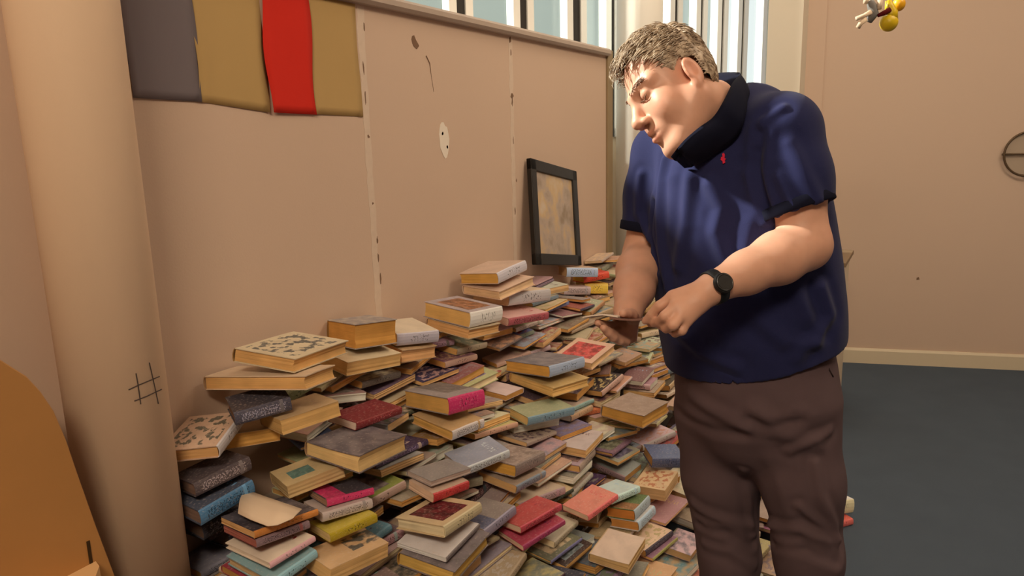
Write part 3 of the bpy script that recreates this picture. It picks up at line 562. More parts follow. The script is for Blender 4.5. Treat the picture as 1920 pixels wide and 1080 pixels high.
(0.5493,2.16,0.3216,0.0182,0.1049,0.1766,10.3,0.123,0.035,'P',(183,155,101),(162,137,114),(183,155,101),(205,148,80),'fade','tan brown book,page edges outward,above and right of the red-spined paperback','books heaped against the partition'),
(0.6717,3.0671,0.3478,0.0114,0.1024,0.1732,108.0,0.0,-0.0,'P',(152,136,80),(174,66,49),(103,104,126),(205,148,80),'bars','thin olive yellow book,page edges outward,right of the golden-fronted brown-grey book','books heaped against the partition'),
(0.6015,2.5084,0.3351,0.0225,0.1137,0.1642,-6.4,-0.123,-0.07,'S',(143,145,141),(65,61,66),(148,123,107),(205,160,104),'print','grey book,tan brown spine outward,left of the slate blue book','books heaped against the partition'),
(0.5585,2.1547,0.3477,0.0176,0.108,0.1628,-1.9,0.038,0.029,'S',(148,123,100),(197,162,101),(156,142,119),(210,156,88),'panel','tan brown book,spine outward,left of the pale mint spine','books heaped against the partition'),
(0.6318,2.7967,0.3567,0.013,0.1023,0.1653,3.0,0.097,-0.113,'S',(183,169,115),(134,116,107),(183,169,115),(196,150,96),'fade','thin buff book,spine outward,below and right of the golden-fronted brown-grey book','books heaped against the partition'),
(0.6042,3.2979,0.3362,0.0292,0.1534,0.2319,-16.0,0.064,0.123,'S',(96,118,126),(170,128,105),(96,118,126),(200,142,74),'bars','blue grey book,spine outward,right of the golden-fronted brown-grey book','books heaped against the partition'),
(0.7018,3.0298,0.3625,0.0189,0.1108,0.1721,-1.7,-0.022,0.02,'P',(190,148,115),(186,111,72),(120,100,86),(220,184,134),'bars','buff book,page edges outward,right of the golden-fronted brown-grey book','books heaped against the partition'),
(0.5737,1.7799,0.3571,0.019,0.103,0.1697,-3.1,-0.117,0.123,'S',(176,155,108),(155,130,107),(176,155,108),(220,184,134),'fade','tan brown book,spine outward,below and right of the shiny grey-brown hardback','books heaped against the partition'),
(0.609,1.5725,0.3578,0.0212,0.1048,0.1801,6.4,0.0,0.0,'S',(170,142,105),(176,155,129),(170,142,105),(196,150,96),'print','tan brown book,spine outward,below the shiny grey-brown hardback','books heaped against the partition'),
(0.6249,2.4289,0.3614,0.0133,0.1065,0.1678,-8.9,-0.12,-0.075,'P',(155,144,114),(117,104,112),(155,130,100),(210,156,88),'panel','thin tan brown book,page edges outward,left of the slate blue book','books heaped against the partition'),
(0.5274,2.0157,0.3583,0.0113,0.1079,0.1809,-22.1,-0.012,0.123,'S',(190,148,101),(184,156,112),(58,61,45),(220,184,134),'fade','thin tan brown book,black spine outward,above and right of the red-spined paperback','books heaped against the partition'),
(0.5829,2.8278,0.3636,0.0254,0.1648,0.2157,-4.1,0.11,-0.101,'P',(155,123,114),(197,141,108),(155,123,114),(200,142,74),'bars','tan brown book,page edges outward,right of the golden-fronted brown-grey book','books heaped against the partition'),
(0.5324,1.5767,0.3812,0.0153,0.1276,0.1896,-5.9,0.0,-0.0,'P',(148,130,128),(155,116,107),(148,130,128),(220,184,134),'bars','thin grey book,page edges outward,below the shiny grey-brown hardback','books heaped against the partition'),
(0.6047,3.1025,0.3817,0.0172,0.1056,0.1723,-12.1,0.123,0.014,'S',(198,173,141),(163,135,105),(198,173,141),(190,132,66),'fade','buff book,spine outward,above and right of the golden-fronted brown-grey book','books heaped against the partition'),
(0.5179,1.9424,0.3896,0.025,0.1211,0.2048,-17.7,0.042,-0.084,'S',(183,155,122),(155,116,114),(155,123,114),(205,148,80),'bars','buff book,tan brown spine outward,above and right of the red-spined paperback','books heaped against the partition'),
(0.5949,2.4258,0.3857,0.0125,0.1097,0.1799,-1.7,-0.013,-0.087,'S',(120,86,93),(113,107,79),(120,86,93),(205,148,80),'panel','thin mauve book,spine outward,left of the slate blue book','books heaped against the partition'),
(0.5757,3.2981,0.3652,0.0234,0.1024,0.1818,84.5,0.109,-0.085,'P',(134,86,93),(155,137,100),(134,86,93),(220,184,134),'print','mauve book,page edges outward,above and right of the golden-fronted brown-grey book','books heaped against the partition'),
(0.4898,1.4851,0.3998,0.0231,0.111,0.1802,87.5,0.051,0.008,'P',(190,148,108),(120,93,72),(190,148,108),(196,150,96),'bars','tan brown book,page edges outward,below the shiny grey-brown hardback','books heaped against the partition'),
(0.5644,2.537,0.3912,0.0148,0.1139,0.1686,-19.8,0.016,-0.107,'P',(191,180,134),(136,145,141),(79,54,66),(205,148,80),'fade','thin buff book,page edges outward,below and left of the golden-fronted brown-grey book','books heaped against the partition'),
(0.5483,2.1771,0.3813,0.0248,0.1043,0.1711,1.5,-0.007,-0.049,'P',(134,123,100),(205,173,148),(134,123,100),(222,198,166),'plain','tan brown book,page edges outward,left of the pale mint spine','books heaped against the partition'),
(0.5268,2.4085,0.4176,0.0183,0.1059,0.1815,-11.4,-0.032,0.063,'P',(198,180,141),(176,148,122),(183,155,122),(222,198,166),'fade','buff book,page edges outward,below and left of the golden-fronted brown-grey book','books heaped against the partition'),
(0.5716,3.1423,0.3978,0.0243,0.1273,0.1877,2.0,0.117,-0.034,'S',(72,61,45),(177,156,112),(183,148,101),(200,142,74),'plain','dark brown book,tan brown spine outward,above and right of the golden-fronted brown-grey book','books heaped against the partition'),
(0.5512,2.211,0.4066,0.026,0.1062,0.169,5.3,-0.01,-0.049,'S',(156,128,126),(127,93,79),(155,130,107),(210,156,88),'panel','tan brown book,spine outward,above and left of the pale mint spine','books heaped against the partition'),
(0.5421,3.2922,0.4224,0.0226,0.1113,0.1675,-9.8,-0.013,-0.057,'S',(197,141,122),(183,148,108),(110,118,112),(210,156,88),'bars','buff book,dark grey spine outward,above and right of the golden-fronted brown-grey book','books heaped against the partition'),
(0.4674,1.7782,0.4194,0.0196,0.1131,0.1759,-5.6,0.044,0.111,'P',(176,141,122),(205,180,134),(176,141,122),(190,132,66),'fade','tan brown book,page edges outward,above and left of the red-spined paperback','books heaped against the partition'),
(0.4695,1.359,0.4193,0.0194,0.1299,0.1845,-15.6,-0.024,0.068,'S',(183,148,101),(177,142,119),(183,148,101),(214,162,98),'fade','tan brown book,spine outward,below the dark-red-picture paperback','books heaped against the partition'),
(0.5046,3.1412,0.4165,0.0166,0.1121,0.1712,77.2,-0.003,-0.122,'P',(155,123,100),(197,155,115),(156,128,112),(200,142,74),'plain','tan brown book,page edges outward,second nearest above and right of the golden-fronted brown-grey book','books heaped against the partition'),
(0.5045,2.0512,0.4347,0.0127,0.1217,0.1817,-11.4,-0.015,0.074,'P',(177,135,105),(190,162,108),(177,135,105),(222,198,166),'bars','thin tan brown book,page edges outward,right of the golden-edged mottled book','books heaped against the partition'),
(0.5268,2.8286,0.4133,0.0184,0.1126,0.1638,-17.4,0.123,-0.073,'S',(198,187,155),(120,114,72),(198,187,155),(205,160,104),'plain','buff book,spine outward,above and left of the golden-fronted brown-grey book','books heaped against the partition'),
(0.4414,1.3017,0.4378,0.0138,0.1104,0.176,-11.9,-0.025,0.083,'P',(72,68,59),(155,130,100),(72,68,59),(190,132,66),'fade','thin black book,page edges outward,below and left of the dark-red-picture paperback','books heaped against the partition'),
(0.4349,1.7711,0.4388,0.0135,0.1504,0.2212,0.9,0.056,0.106,'P',(163,135,119),(176,148,108),(163,128,98),(190,132,66),'bars','thin tan brown book,page edges outward,above the shiny grey-brown hardback','books heaped against the partition'),
(0.5472,2.6136,0.4005,0.01,0.1102,0.1677,103.1,-0.099,0.045,'S',(138,122,66),(190,141,101),(138,122,66),(196,150,96),'print','thin olive yellow book,spine outward,below and left of the golden-fronted brown-grey book','books heaped against the partition'),
(0.5558,2.9436,0.4358,0.0216,0.1332,0.197,4.0,0.015,-0.04,'P',(163,135,105),(183,148,122),(163,135,105),(214,162,98),'print','tan brown book,page edges outward,nearest above and right of the golden-fronted brown-grey book','books heaped against the partition'),
(0.4814,2.6163,0.4169,0.0259,0.1037,0.175,-17.5,-0.013,-0.079,'P',(183,141,122),(134,137,121),(183,141,122),(205,160,104),'plain','tan brown book,page edges outward,second nearest left of the golden-fronted brown-grey book','books heaped against the partition'),
(0.5347,2.279,0.4388,0.029,0.1288,0.1828,3.2,-0.04,-0.019,'P',(191,166,148),(120,86,72),(72,54,52),(214,162,98),'bars','buff book,page edges outward,below and right of the olive teal-spined book','books heaped against the partition'),
(0.4735,2.0513,0.4496,0.016,0.1109,0.1785,-7.4,-0.009,0.075,'P',(134,123,100),(141,137,114),(219,180,134),(196,150,96),'print','tan brown book,page edges outward,right of the golden-edged mottled book','books heaped against the partition'),
(0.507,3.3988,0.4426,0.0205,0.1093,0.1702,-8.5,0.049,-0.072,'S',(156,149,119),(183,155,115),(156,135,112),(205,148,80),'bars','tan brown book,spine outward,above and right of the golden-fronted brown-grey book','books heaped against the partition'),
(0.3654,1.7134,0.4447,0.0268,0.1642,0.2378,-1.5,0.052,0.108,'S',(72,47,45),(58,68,66),(72,47,45),(205,148,80),'bars','dark brown book,spine outward,above and left of the shiny grey-brown hardback','books heaped against the partition'),
(0.503,2.9254,0.4593,0.0233,0.122,0.199,93.4,-0.04,-0.015,'P',(177,128,126),(190,148,115),(212,166,155),(222,198,166),'bars','tan brown book,page edges outward,above the golden-fronted brown-grey book','books heaped against the partition'),
(0.5281,3.093,0.4524,0.0176,0.1034,0.1778,-5.5,0.095,-0.113,'P',(150,152,134),(212,173,155),(58,47,45),(190,132,66),'fade','grey book,page edges outward,above and right of the golden-fronted brown-grey book','books heaped against the partition'),
(0.3486,1.5314,0.4535,0.0116,0.1234,0.1881,-12.2,0.031,0.116,'P',(177,149,119),(120,93,93),(148,123,107),(210,156,88),'fade','thin tan brown book,page edges outward,left of the dark-red-picture paperback','books heaped against the partition'),
(0.4232,2.5542,0.4516,0.0213,0.1132,0.1619,-25.0,-0.002,-0.08,'S',(193,104,58),(127,93,79),(193,104,58),(200,142,74),'fade','red book,spine outward,left of the golden-fronted brown-grey book','books heaped against the partition'),
(0.521,3.1445,0.4682,0.0175,0.1109,0.1815,-4.7,0.091,-0.123,'P',(148,116,114),(205,180,155),(148,116,114),(210,156,88),'panel','tan brown book,page edges outward,third nearest above and right of the golden-fronted brown-grey book','books heaped against the partition'),
(0.458,2.0877,0.4722,0.0171,0.1341,0.1997,-11.5,-0.018,0.055,'P',(134,123,121),(177,135,126),(134,123,114),(196,150,96),'fade','grey book,page edges outward,above and right of the golden-edged mottled book','books heaped against the partition'),
(0.3618,1.3409,0.4604,0.0205,0.1058,0.17,-3.8,-0.0,0.039,'P',(170,135,119),(113,93,93),(170,135,119),(220,184,134),'bars','tan brown book,page edges outward,below and right of the olive yellow spine','books heaped against the partition'),
(0.4762,3.4259,0.4621,0.0109,0.1233,0.1801,-16.9,0.059,-0.064,'P',(163,149,105),(163,142,98),(163,149,105),(205,160,104),'plain','thin tan brown book,page edges outward,right of the red-rectangle buff book','books heaped against the partition'),
(0.4771,1.2145,0.4584,0.0148,0.1055,0.1717,-10.5,-0.123,0.055,'P',(120,93,79),(136,159,134),(113,86,93),(205,160,104),'bars','thin brown book,page edges outward,below and right of the olive yellow spine','books heaped against the partition'),
(0.4761,2.309,0.4717,0.0172,0.1049,0.1692,-17.8,-0.031,-0.032,'P',(127,100,93),(117,104,126),(96,104,119),(190,132,66),'fade','brown book,page edges outward,below and right of the olive teal-spined book','books heaped against the partition'),
(0.3626,1.5363,0.4687,0.011,0.1033,0.1623,-2.9,0.049,0.109,'S',(190,141,101),(183,155,122),(141,130,114),(220,184,134),'fade','thin tan brown book,spine outward,left of the dark-red-picture paperback','books heaped against the partition'),
(0.4319,3.7928,0.4671,0.0303,0.1325,0.2042,-4.4,0.0,0.0,'S',(183,162,129),(176,148,122),(183,162,129),(220,184,134),'plain','thick buff book,spine outward,right of the red-rectangle buff book','books heaped against the partition'),
(0.4768,3.2098,0.476,0.0212,0.1079,0.1754,-4.5,0.09,-0.123,'P',(197,141,101),(177,149,119),(197,141,101),(190,132,66),'fade','tan brown book,page edges outward,second nearest right of the red-rectangle buff book','books heaped against the partition'),
(0.527,2.9244,0.4918,0.0206,0.1058,0.1644,0.5,0.002,0.054,'P',(127,86,79),(150,152,155),(127,86,79),(222,198,166),'bars','brown book,page edges outward,above the golden-fronted brown-grey book','books heaped against the partition'),
(0.4591,3.4374,0.4748,0.0252,0.1268,0.1908,4.5,0.022,-0.075,'S',(150,159,155),(197,162,122),(150,159,155),(190,132,66),'bars','grey book,spine outward,right of the red-rectangle buff book','books heaped against the partition'),
(0.3878,1.6648,0.4908,0.0103,0.1091,0.1655,-12.0,0.019,-0.059,'P',(141,130,100),(190,141,115),(141,130,100),(222,198,166),'fade','thin tan brown book,page edges outward,right of the bright red spine','books heaped against the partition'),
(0.4386,2.4299,0.4884,0.0228,0.1068,0.1762,-3.7,-0.016,-0.092,'S',(163,142,105),(164,138,155),(183,141,101),(222,198,166),'print','tan brown book,spine outward,right of the olive teal-spined book','books heaped against the partition'),
(0.4476,2.6763,0.4667,0.0253,0.1187,0.1889,-3.1,-0.04,-0.067,'P',(197,148,101),(79,47,52),(156,142,98),(220,184,134),'fade','tan brown book,page edges outward,nearest left of the golden-fronted brown-grey book','books heaped against the partition'),
(0.3452,1.3597,0.4886,0.0245,0.1043,0.1672,-9.1,0.011,-0.023,'S',(127,100,93),(150,152,134),(177,128,119),(200,142,74),'bars','brown book,tan brown spine outward,left of the dark-red-picture paperback','books heaped against the partition'),
(0.3261,1.0932,0.5077,0.0254,0.1022,0.1626,1.0,-0.107,0.004,'P',(120,86,93),(136,152,141),(155,130,100),(214,162,98),'fade','mauve book,page edges outward,below and left of the olive yellow spine','books heaped against the partition'),
(0.3531,1.9536,0.486,0.0218,0.1076,0.1752,-6.5,-0.089,0.123,'P',(177,135,105),(113,100,79),(177,135,105),(205,148,80),'panel','tan brown book,page edges outward,right of the silver white spine','books heaped against the partition'),
(0.3555,1.6954,0.5057,0.0274,0.1349,0.201,-24.2,0.073,-0.106,'S',(106,86,86),(110,111,112),(141,130,100),(220,184,134),'plain','dark grey book,tan brown spine outward,right of the bright red spine','books heaped against the partition'),
(0.4807,2.7693,0.5043,0.0101,0.1057,0.1633,-2.6,0.033,0.087,'S',(197,141,108),(143,145,134),(198,166,148),(196,150,96),'plain','thin tan brown book,buff spine outward,above and left of the golden-fronted brown-grey book','books heaped against the partition'),
(0.3465,1.9279,0.5074,0.0112,0.1128,0.1801,-7.0,-0.09,0.122,'S',(155,137,121),(183,148,115),(183,162,122),(220,184,134),'bars','thin tan brown book,buff spine outward,right of the silver white spine','books heaped against the partition'),
(0.4251,3.258,0.4894,0.015,0.1096,0.1809,86.8,-0.123,-0.088,'P',(110,125,112),(141,123,114),(198,187,141),(196,150,96),'print','thin grey book,page edges outward,second nearest right of the red-rectangle buff book','books heaped against the partition'),
(0.4182,2.124,0.5099,0.0139,0.1211,0.1846,-6.9,-0.048,-0.123,'S',(155,130,107),(79,54,59),(155,130,107),(205,160,104),'print','thin tan brown book,spine outward,above the golden-edged mottled book','books heaped against the partition'),
(0.4334,3.3701,0.5096,0.0177,0.1101,0.1806,-20.4,0.053,0.008,'S',(191,187,148),(113,86,72),(155,137,107),(200,142,74),'print','buff book,tan brown spine outward,right of the red-rectangle buff book','books heaped against the partition'),
(0.428,2.4568,0.5113,0.0166,0.106,0.1816,-6.6,-0.012,-0.092,'S',(176,148,122),(198,173,155),(136,159,141),(220,184,134),'plain','tan brown book,grey spine outward,right of the olive teal-spined book','books heaped against the partition'),
(0.3775,2.1929,0.5216,0.0281,0.1183,0.2049,-23.3,-0.012,-0.123,'P',(197,155,115),(155,137,121),(155,116,114),(222,198,166),'plain','buff book,page edges outward,below and left of the olive teal-spined book','books heaped against the partition'),
(0.332,1.2971,0.5202,0.0195,0.1322,0.2014,-3.5,-0.016,0.039,'S',(96,125,126),(79,54,66),(96,125,126),(210,156,88),'plain','blue grey book,spine outward,right of the olive yellow spine','books heaped against the partition'),
(0.387,3.6988,0.5287,0.0216,0.1068,0.1747,-8.5,0.021,-0.043,'P',(148,116,114),(72,61,66),(117,118,133),(222,198,166),'bars','tan brown book,page edges outward,above and right of the red-rectangle buff book','books heaped against the partition'),
(0.457,2.6969,0.5157,0.0228,0.1138,0.1797,-7.3,0.058,0.123,'S',(58,47,45),(190,162,101),(190,148,122),(210,156,88),'print','black book,buff spine outward,above and left of the golden-fronted brown-grey book','books heaped against the partition'),
(0.391,2.5491,0.535,0.0287,0.1208,0.1985,4.1,-0.006,0.01,'P',(183,155,115),(65,47,59),(205,187,155),(200,142,74),'fade','buff book,page edges outward,above and right of the olive teal-spined book','books heaped against the partition'),
(0.4369,3.1173,0.513,0.0119,0.1038,0.1797,97.7,0.123,-0.062,'P',(191,187,141),(134,130,121),(191,187,141),(205,160,104),'print','thin buff book,page edges outward,right of the red-rectangle buff book','books heaped against the partition'),
(0.3659,3.4858,0.5217,0.0251,0.1184,0.2045,-13.9,0.123,-0.098,'S',(205,173,134),(176,155,101),(205,173,134),(200,142,74),'fade','buff book,spine outward,right of the red-rectangle buff book','books heaped against the partition'),
(0.4569,3.2178,0.5395,0.0139,0.1072,0.1625,0.0,-0.023,-0.082,'P',(136,159,141),(190,148,101),(136,159,141),(220,184,134),'fade','thin grey book,page edges outward,nearest right of the red-rectangle buff book','books heaped against the partition'),
(0.3847,2.766,0.5436,0.0103,0.1062,0.1623,107.7,0.087,-0.104,'S',(120,86,72),(198,173,155),(120,86,72),(190,132,66),'plain','thin brown book,spine outward,below and right of the red-rectangle buff book','books heaped against the partition'),
(0.2996,1.3375,0.544,0.0229,0.1058,0.1767,-0.1,-0.014,0.04,'P',(191,173,134),(120,93,79),(191,173,134),(205,148,80),'fade','buff book,page edges outward,above and right of the olive yellow spine','books heaped against the partition'),
(0.3603,2.2176,0.5504,0.0169,0.1267,0.1946,-7.9,-0.044,-0.115,'P',(176,155,122),(197,141,108),(176,155,122),(200,142,74),'print','buff book,page edges outward,left of the olive teal-spined book','books heaped against the partition'),
(0.3479,1.8219,0.5441,0.0186,0.1041,0.172,-3.8,0.034,-0.123,'S',(58,68,66),(183,148,129),(58,68,66),(196,150,96),'fade','black book,spine outward,left of the silver white spine','books heaped against the partition'),
(0.3558,3.2046,0.5591,0.0204,0.1059,0.1682,-12.0,-0.005,-0.085,'S',(183,141,101),(197,141,122),(156,128,98),(222,198,166),'print','tan brown book,spine outward,right of the red-rectangle buff book','books heaped against the partition'),
(0.3743,2.672,0.5686,0.0161,0.1069,0.1665,-2.6,0.021,-0.123,'P',(190,155,101),(205,194,155),(197,162,101),(214,162,98),'print','tan brown book,page edges outward,below the red-rectangle buff book','books heaped against the partition'),
(0.4414,2.9921,0.5364,0.0165,0.1243,0.1929,-21.1,-0.123,-0.062,'P',(134,107,72),(141,116,114),(134,107,72),(190,132,66),'bars','brown book,page edges outward,right of the red-rectangle buff book','books heaped against the partition'),
(0.2693,1.0841,0.5415,0.015,0.1052,0.1693,91.9,0.006,0.107,'P',(148,137,114),(170,149,98),(204,162,122),(210,156,88),'print','thin tan brown book,page edges outward,below the gold-spined dark book','books heaped against the partition'),
(0.3374,3.5153,0.5653,0.0118,0.1198,0.2043,-9.7,0.096,-0.063,'P',(176,155,115),(156,135,126),(176,148,122),(200,142,74),'fade','thin tan brown book,page edges,second nearest above and right of the red-rectangle buff book','books heaped against the partition'),
(0.4443,2.973,0.5559,0.016,0.1068,0.178,-4.5,-0.123,-0.025,'P',(170,128,98),(103,125,133),(170,128,98),(196,150,96),'plain','tan brown book,page edges outward,nearest right of the red-rectangle buff book','books heaped against the partition'),
(0.3112,1.8732,0.5581,0.018,0.113,0.1732,83.5,-0.117,-0.045,'P',(170,149,98),(127,100,93),(152,129,66),(222,198,166),'panel','tan brown book,page edges outward,above and left of the silver white spine','books heaped against the partition'),
(0.3538,1.5432,0.5547,0.0156,0.1196,0.2017,-5.3,0.035,-0.123,'P',(163,142,112),(177,135,112),(177,128,119),(190,132,66),'plain','thin tan brown book,page edges outward,left of the bright red spine','books heaped against the partition'),
(0.2698,1.0925,0.5614,0.0172,0.1044,0.1622,-2.0,-0.123,-0.035,'P',(160,59,63),(134,123,100),(160,59,63),(190,132,66),'panel','crimson book,page edges outward,below and left of the gold-spined dark book','books heaped against the partition'),
(0.2713,1.6933,0.5701,0.0233,0.1309,0.1837,-13.6,0.11,0.072,'P',(191,173,148),(157,166,134),(136,145,141),(222,198,166),'fade','buff book,page edges outward,left of the silver white spine','books heaped against the partition'),
(0.3169,3.8053,0.5619,0.016,0.1115,0.1661,-9.2,0.123,-0.02,'S',(190,148,101),(197,148,129),(190,148,101),(196,150,96),'fade','tan brown book,spine outward,second nearest below and right of the small bright red book','books heaped against the partition'),
(0.3293,1.9784,0.5731,0.0183,0.1327,0.2004,-13.9,0.059,-0.101,'S',(183,162,101),(212,173,141),(190,141,108),(205,148,80),'plain','tan brown book,spine outward,above and right of the silver white spine','books heaped against the partition'),
(0.2943,2.231,0.5721,0.0126,0.1084,0.181,2.7,-0.064,-0.105,'S',(141,123,107),(190,148,108),(141,123,107),(205,160,104),'panel','thin tan brown book,spine outward,nearest left of the olive teal-spined book','books heaped against the partition'),
(0.4015,2.8315,0.5859,0.0099,0.1064,0.177,-13.1,0.026,0.065,'S',(134,130,121),(190,162,115),(170,149,119),(196,150,96),'fade','thin grey book,tan brown spine outward,right of the red-rectangle buff book','books heaped against the partition'),
(0.2731,3.7556,0.5834,0.0239,0.1096,0.1682,80.9,0.11,-0.095,'S',(205,166,148),(120,86,100),(205,166,148),(190,132,66),'plain','buff book,spine outward,below and right of the small bright red book','books heaped against the partition'),
(0.3183,3.0706,0.6032,0.0276,0.1245,0.1894,112.4,0.123,0.025,'P',(150,159,141),(197,162,101),(150,159,141),(196,150,96),'panel','grey book,page edges outward,right of the red-rectangle buff book','books heaped against the partition'),
(0.2768,1.4027,0.5826,0.0268,0.1641,0.2212,-12.3,0.0,0.068,'S',(145,143,66),(162,137,121),(177,142,119),(214,162,98),'panel','olive yellow book,tan brown spine outward,below and right of the mottled dark brown paperback','books heaped against the partition'),
(0.3108,2.2858,0.5838,0.0242,0.1059,0.1721,83.7,-0.113,0.123,'S',(79,61,66),(117,111,126),(177,135,112),(196,150,96),'bars','black book,tan brown spine outward,above and left of the olive teal-spined book','books heaped against the partition'),
(0.2469,1.6214,0.5895,0.0116,0.1333,0.2008,84.9,0.055,-0.119,'P',(170,142,119),(176,162,122),(212,187,134),(222,198,166),'plain','thin tan brown book,page edges outward,above and left of the bright red spine','books heaped against the partition'),
(0.2489,1.3108,0.6051,0.0239,0.1044,0.1803,2.7,0.018,0.066,'S',(177,142,98),(134,137,100),(177,128,105),(205,160,104),'fade','tan brown book,spine outward,below and right of the green-panelled buff book','books heaped against the partition'),
(0.3168,1.9754,0.5937,0.0252,0.1242,0.1827,-3.9,0.041,-0.11,'P',(205,187,141),(120,86,93),(191,173,155),(210,156,88),'plain','buff book,page edges outward,above and right of the silver white spine','books heaped against the partition'),
(0.2322,2.6568,0.6257,0.0293,0.1256,0.2048,-14.6,0.082,-0.04,'P',(72,47,52),(96,104,133),(72,47,52),(210,156,88),'plain','dark brown book,page edges outward,above and right of the grey blue-spined hardback','books heaped against the partition'),
(0.2725,3.7318,0.6074,0.0247,0.1322,0.1831,-5.5,0.102,0.104,'P',(190,162,108),(113,86,72),(190,162,108),(196,150,96),'print','buff book,page edges outward,second nearest below and right of the small bright red book','books heaped against the partition'),
(0.2844,1.5423,0.6222,0.0215,0.112,0.1683,-6.9,0.065,-0.071,'P',(164,152,134),(191,166,155),(164,152,134),(205,160,104),'plain','tan brown book,page edges outward,below and right of the mottled dark brown paperback','books heaped against the partition'),
(0.2723,2.1261,0.6063,0.0093,0.1101,0.1789,6.1,-0.047,-0.123,'S',(177,135,98),(134,130,121),(148,137,114),(222,198,166),'print','thin tan brown book,spine outward,second nearest left of the olive teal-spined book','books heaped against the partition'),
(0.3179,3.0103,0.627,0.024,0.1124,0.1709,-6.4,-0.081,0.096,'P',(79,75,66),(153,52,56),(155,116,100),(220,184,134),'panel','black book,page edges outward,above and right of the red-rectangle buff book','books heaped against the partition'),
(0.1594,2.4247,0.6136,0.0295,0.1592,0.2171,-0.8,0.093,-0.003,'S',(190,141,115),(127,114,79),(190,141,115),(214,162,98),'panel','tan brown book,spine outward,second nearest left of the grey blue-spined hardback','books heaped against the partition'),
(0.289,1.7812,0.6133,0.0188,0.1046,0.1637,0.9,0.074,-0.123,'P',(166,122,66),(176,141,122),(166,122,66),(200,142,74),'print','tan brown book,page edges outward,left of the silver white spine','books heaped against the partition'),
(0.201,1.3325,0.6385,0.0153,0.103,0.1818,-9.2,0.051,-0.012,'P',(198,187,134),(120,107,86),(198,187,134),(205,148,80),'bars','thin buff book,page edges outward,right of the green-panelled buff book','books heaped against the partition'),
(0.3322,2.9729,0.6485,0.0102,0.1021,0.1776,-9.5,-0.086,0.091,'P',(190,141,108),(177,149,98),(205,166,148),(190,132,66),'panel','thin tan brown book,page edges outward,nearest above and right of the red-rectangle buff book','books heaped against the partition'),
(0.2476,1.5649,0.6421,0.0187,0.1515,0.2265,-2.5,0.059,-0.076,'S',(65,47,66),(170,142,119),(65,47,66),(210,156,88),'bars','black book,spine outward,right of the mottled dark brown paperback','books heaped against the partition'),
(0.2636,2.1844,0.6278,0.0195,0.1097,0.1642,83.1,-0.029,0.028,'S',(205,173,155),(183,141,129),(205,173,155),(190,132,66),'plain','buff book,spine outward,above and left of the olive teal-spined book','books heaped against the partition'),
(0.1838,2.3522,0.6507,0.0106,0.1028,0.1801,-5.6,0.067,0.045,'P',(212,187,134),(198,187,134),(160,66,42),(205,160,104),'bars','thin buff book,page edges outward,left of the grey blue-spined hardback','books heaped against the partition'),
(0.3042,1.9085,0.6303,0.0141,0.106,0.1678,-18.4,0.056,-0.036,'P',(163,128,105),(117,118,133),(167,66,63),(222,198,166),'plain','thin tan brown book,page edges outward,right of the magenta-spined grey book','books heaped against the partition'),
(0.1927,2.6662,0.6541,0.0125,0.1129,0.1765,102.3,-0.073,-0.055,'P',(190,162,122),(160,80,70),(190,162,122),(200,142,74),'fade','thin buff book,page edges outward,above and right of the grey blue-spined hardback','books heaped against the partition'),
(0.5219,1.5616,0.4265,0.0095,0.1033,0.1644,-5.9,0.009,-0.123,'S',(134,93,79),(183,155,108),(156,135,98),(205,148,80),'fade','thin brown book,tan brown spine outward,below the shiny grey-brown hardback','books heaped against the partition'),
(0.3083,2.8591,0.653,0.0129,0.1029,0.1632,-8.3,-0.067,0.078,'P',(153,59,49),(176,141,108),(153,59,49),(205,160,104),'fade','thin crimson book,page edges outward,above the red-rectangle buff book','books heaped against the partition'),
(0.2853,1.999,0.6419,0.0189,0.1094,0.1615,-14.7,0.058,-0.123,'P',(148,116,107),(155,137,114),(155,130,121),(205,160,104),'fade','tan brown book,page edges outward,right of the magenta-spined grey book','books heaped against the partition'),
(0.1672,2.175,0.6628,0.0181,0.134,0.191,-3.9,-0.04,0.034,'P',(205,187,141),(160,66,63),(205,187,141),(214,162,98),'fade','buff book,page edges outward,left of the grey blue-spined hardback','books heaped against the partition'),
(0.1867,2.07,0.6841,0.0272,0.1573,0.224,-10.8,-0.091,0.059,'P',(176,169,115),(157,138,148),(176,169,115),(220,184,134),'panel','buff book,page edges outward,above and right of the magenta-spined grey book','books heaped against the partition'),
(0.27,3.267,0.6419,0.0192,0.1107,0.1654,-20.2,-0.066,-0.014,'P',(143,152,148),(197,148,101),(198,173,134),(220,184,134),'bars','grey book,page edges outward,above and right of the red-rectangle buff book','books heaped against the partition'),
(0.2504,3.2136,0.666,0.02,0.105,0.175,-19.1,-0.083,0.022,'P',(113,93,72),(155,92,84),(103,125,126),(205,148,80),'bars','brown book,page edges outward,above and right of the red-rectangle buff book','books heaped against the partition'),
(0.193,2.5523,0.6665,0.0219,0.1117,0.1649,-28.2,-0.038,0.123,'S',(176,162,101),(156,142,98),(198,166,155),(205,148,80),'fade','tan brown book,buff spine outward,nearest above and left of the grey blue-spined hardback','books heaped against the partition'),
(0.2423,3.4195,0.6774,0.0209,0.1032,0.1819,-2.8,-0.068,-0.001,'S',(176,141,122),(163,142,98),(176,141,122),(220,184,134),'fade','tan brown book,spine outward,nearest below and right of the small bright red book','books heaped against the partition'),
(0.2184,3.1436,0.6882,0.03,0.1328,0.1882,-14.5,-0.089,0.052,'S',(103,125,133),(155,137,100),(176,141,101),(205,160,104),'fade','blue grey book,tan brown spine outward,below the small bright red book','books heaped against the partition'),
(0.1772,2.4213,0.6752,0.0173,0.1024,0.1616,-25.8,-0.01,0.123,'S',(183,141,115),(170,156,98),(183,141,115),(190,132,66),'plain','tan brown book,spine outward,nearest left of the grey blue-spined hardback','books heaped against the partition'),
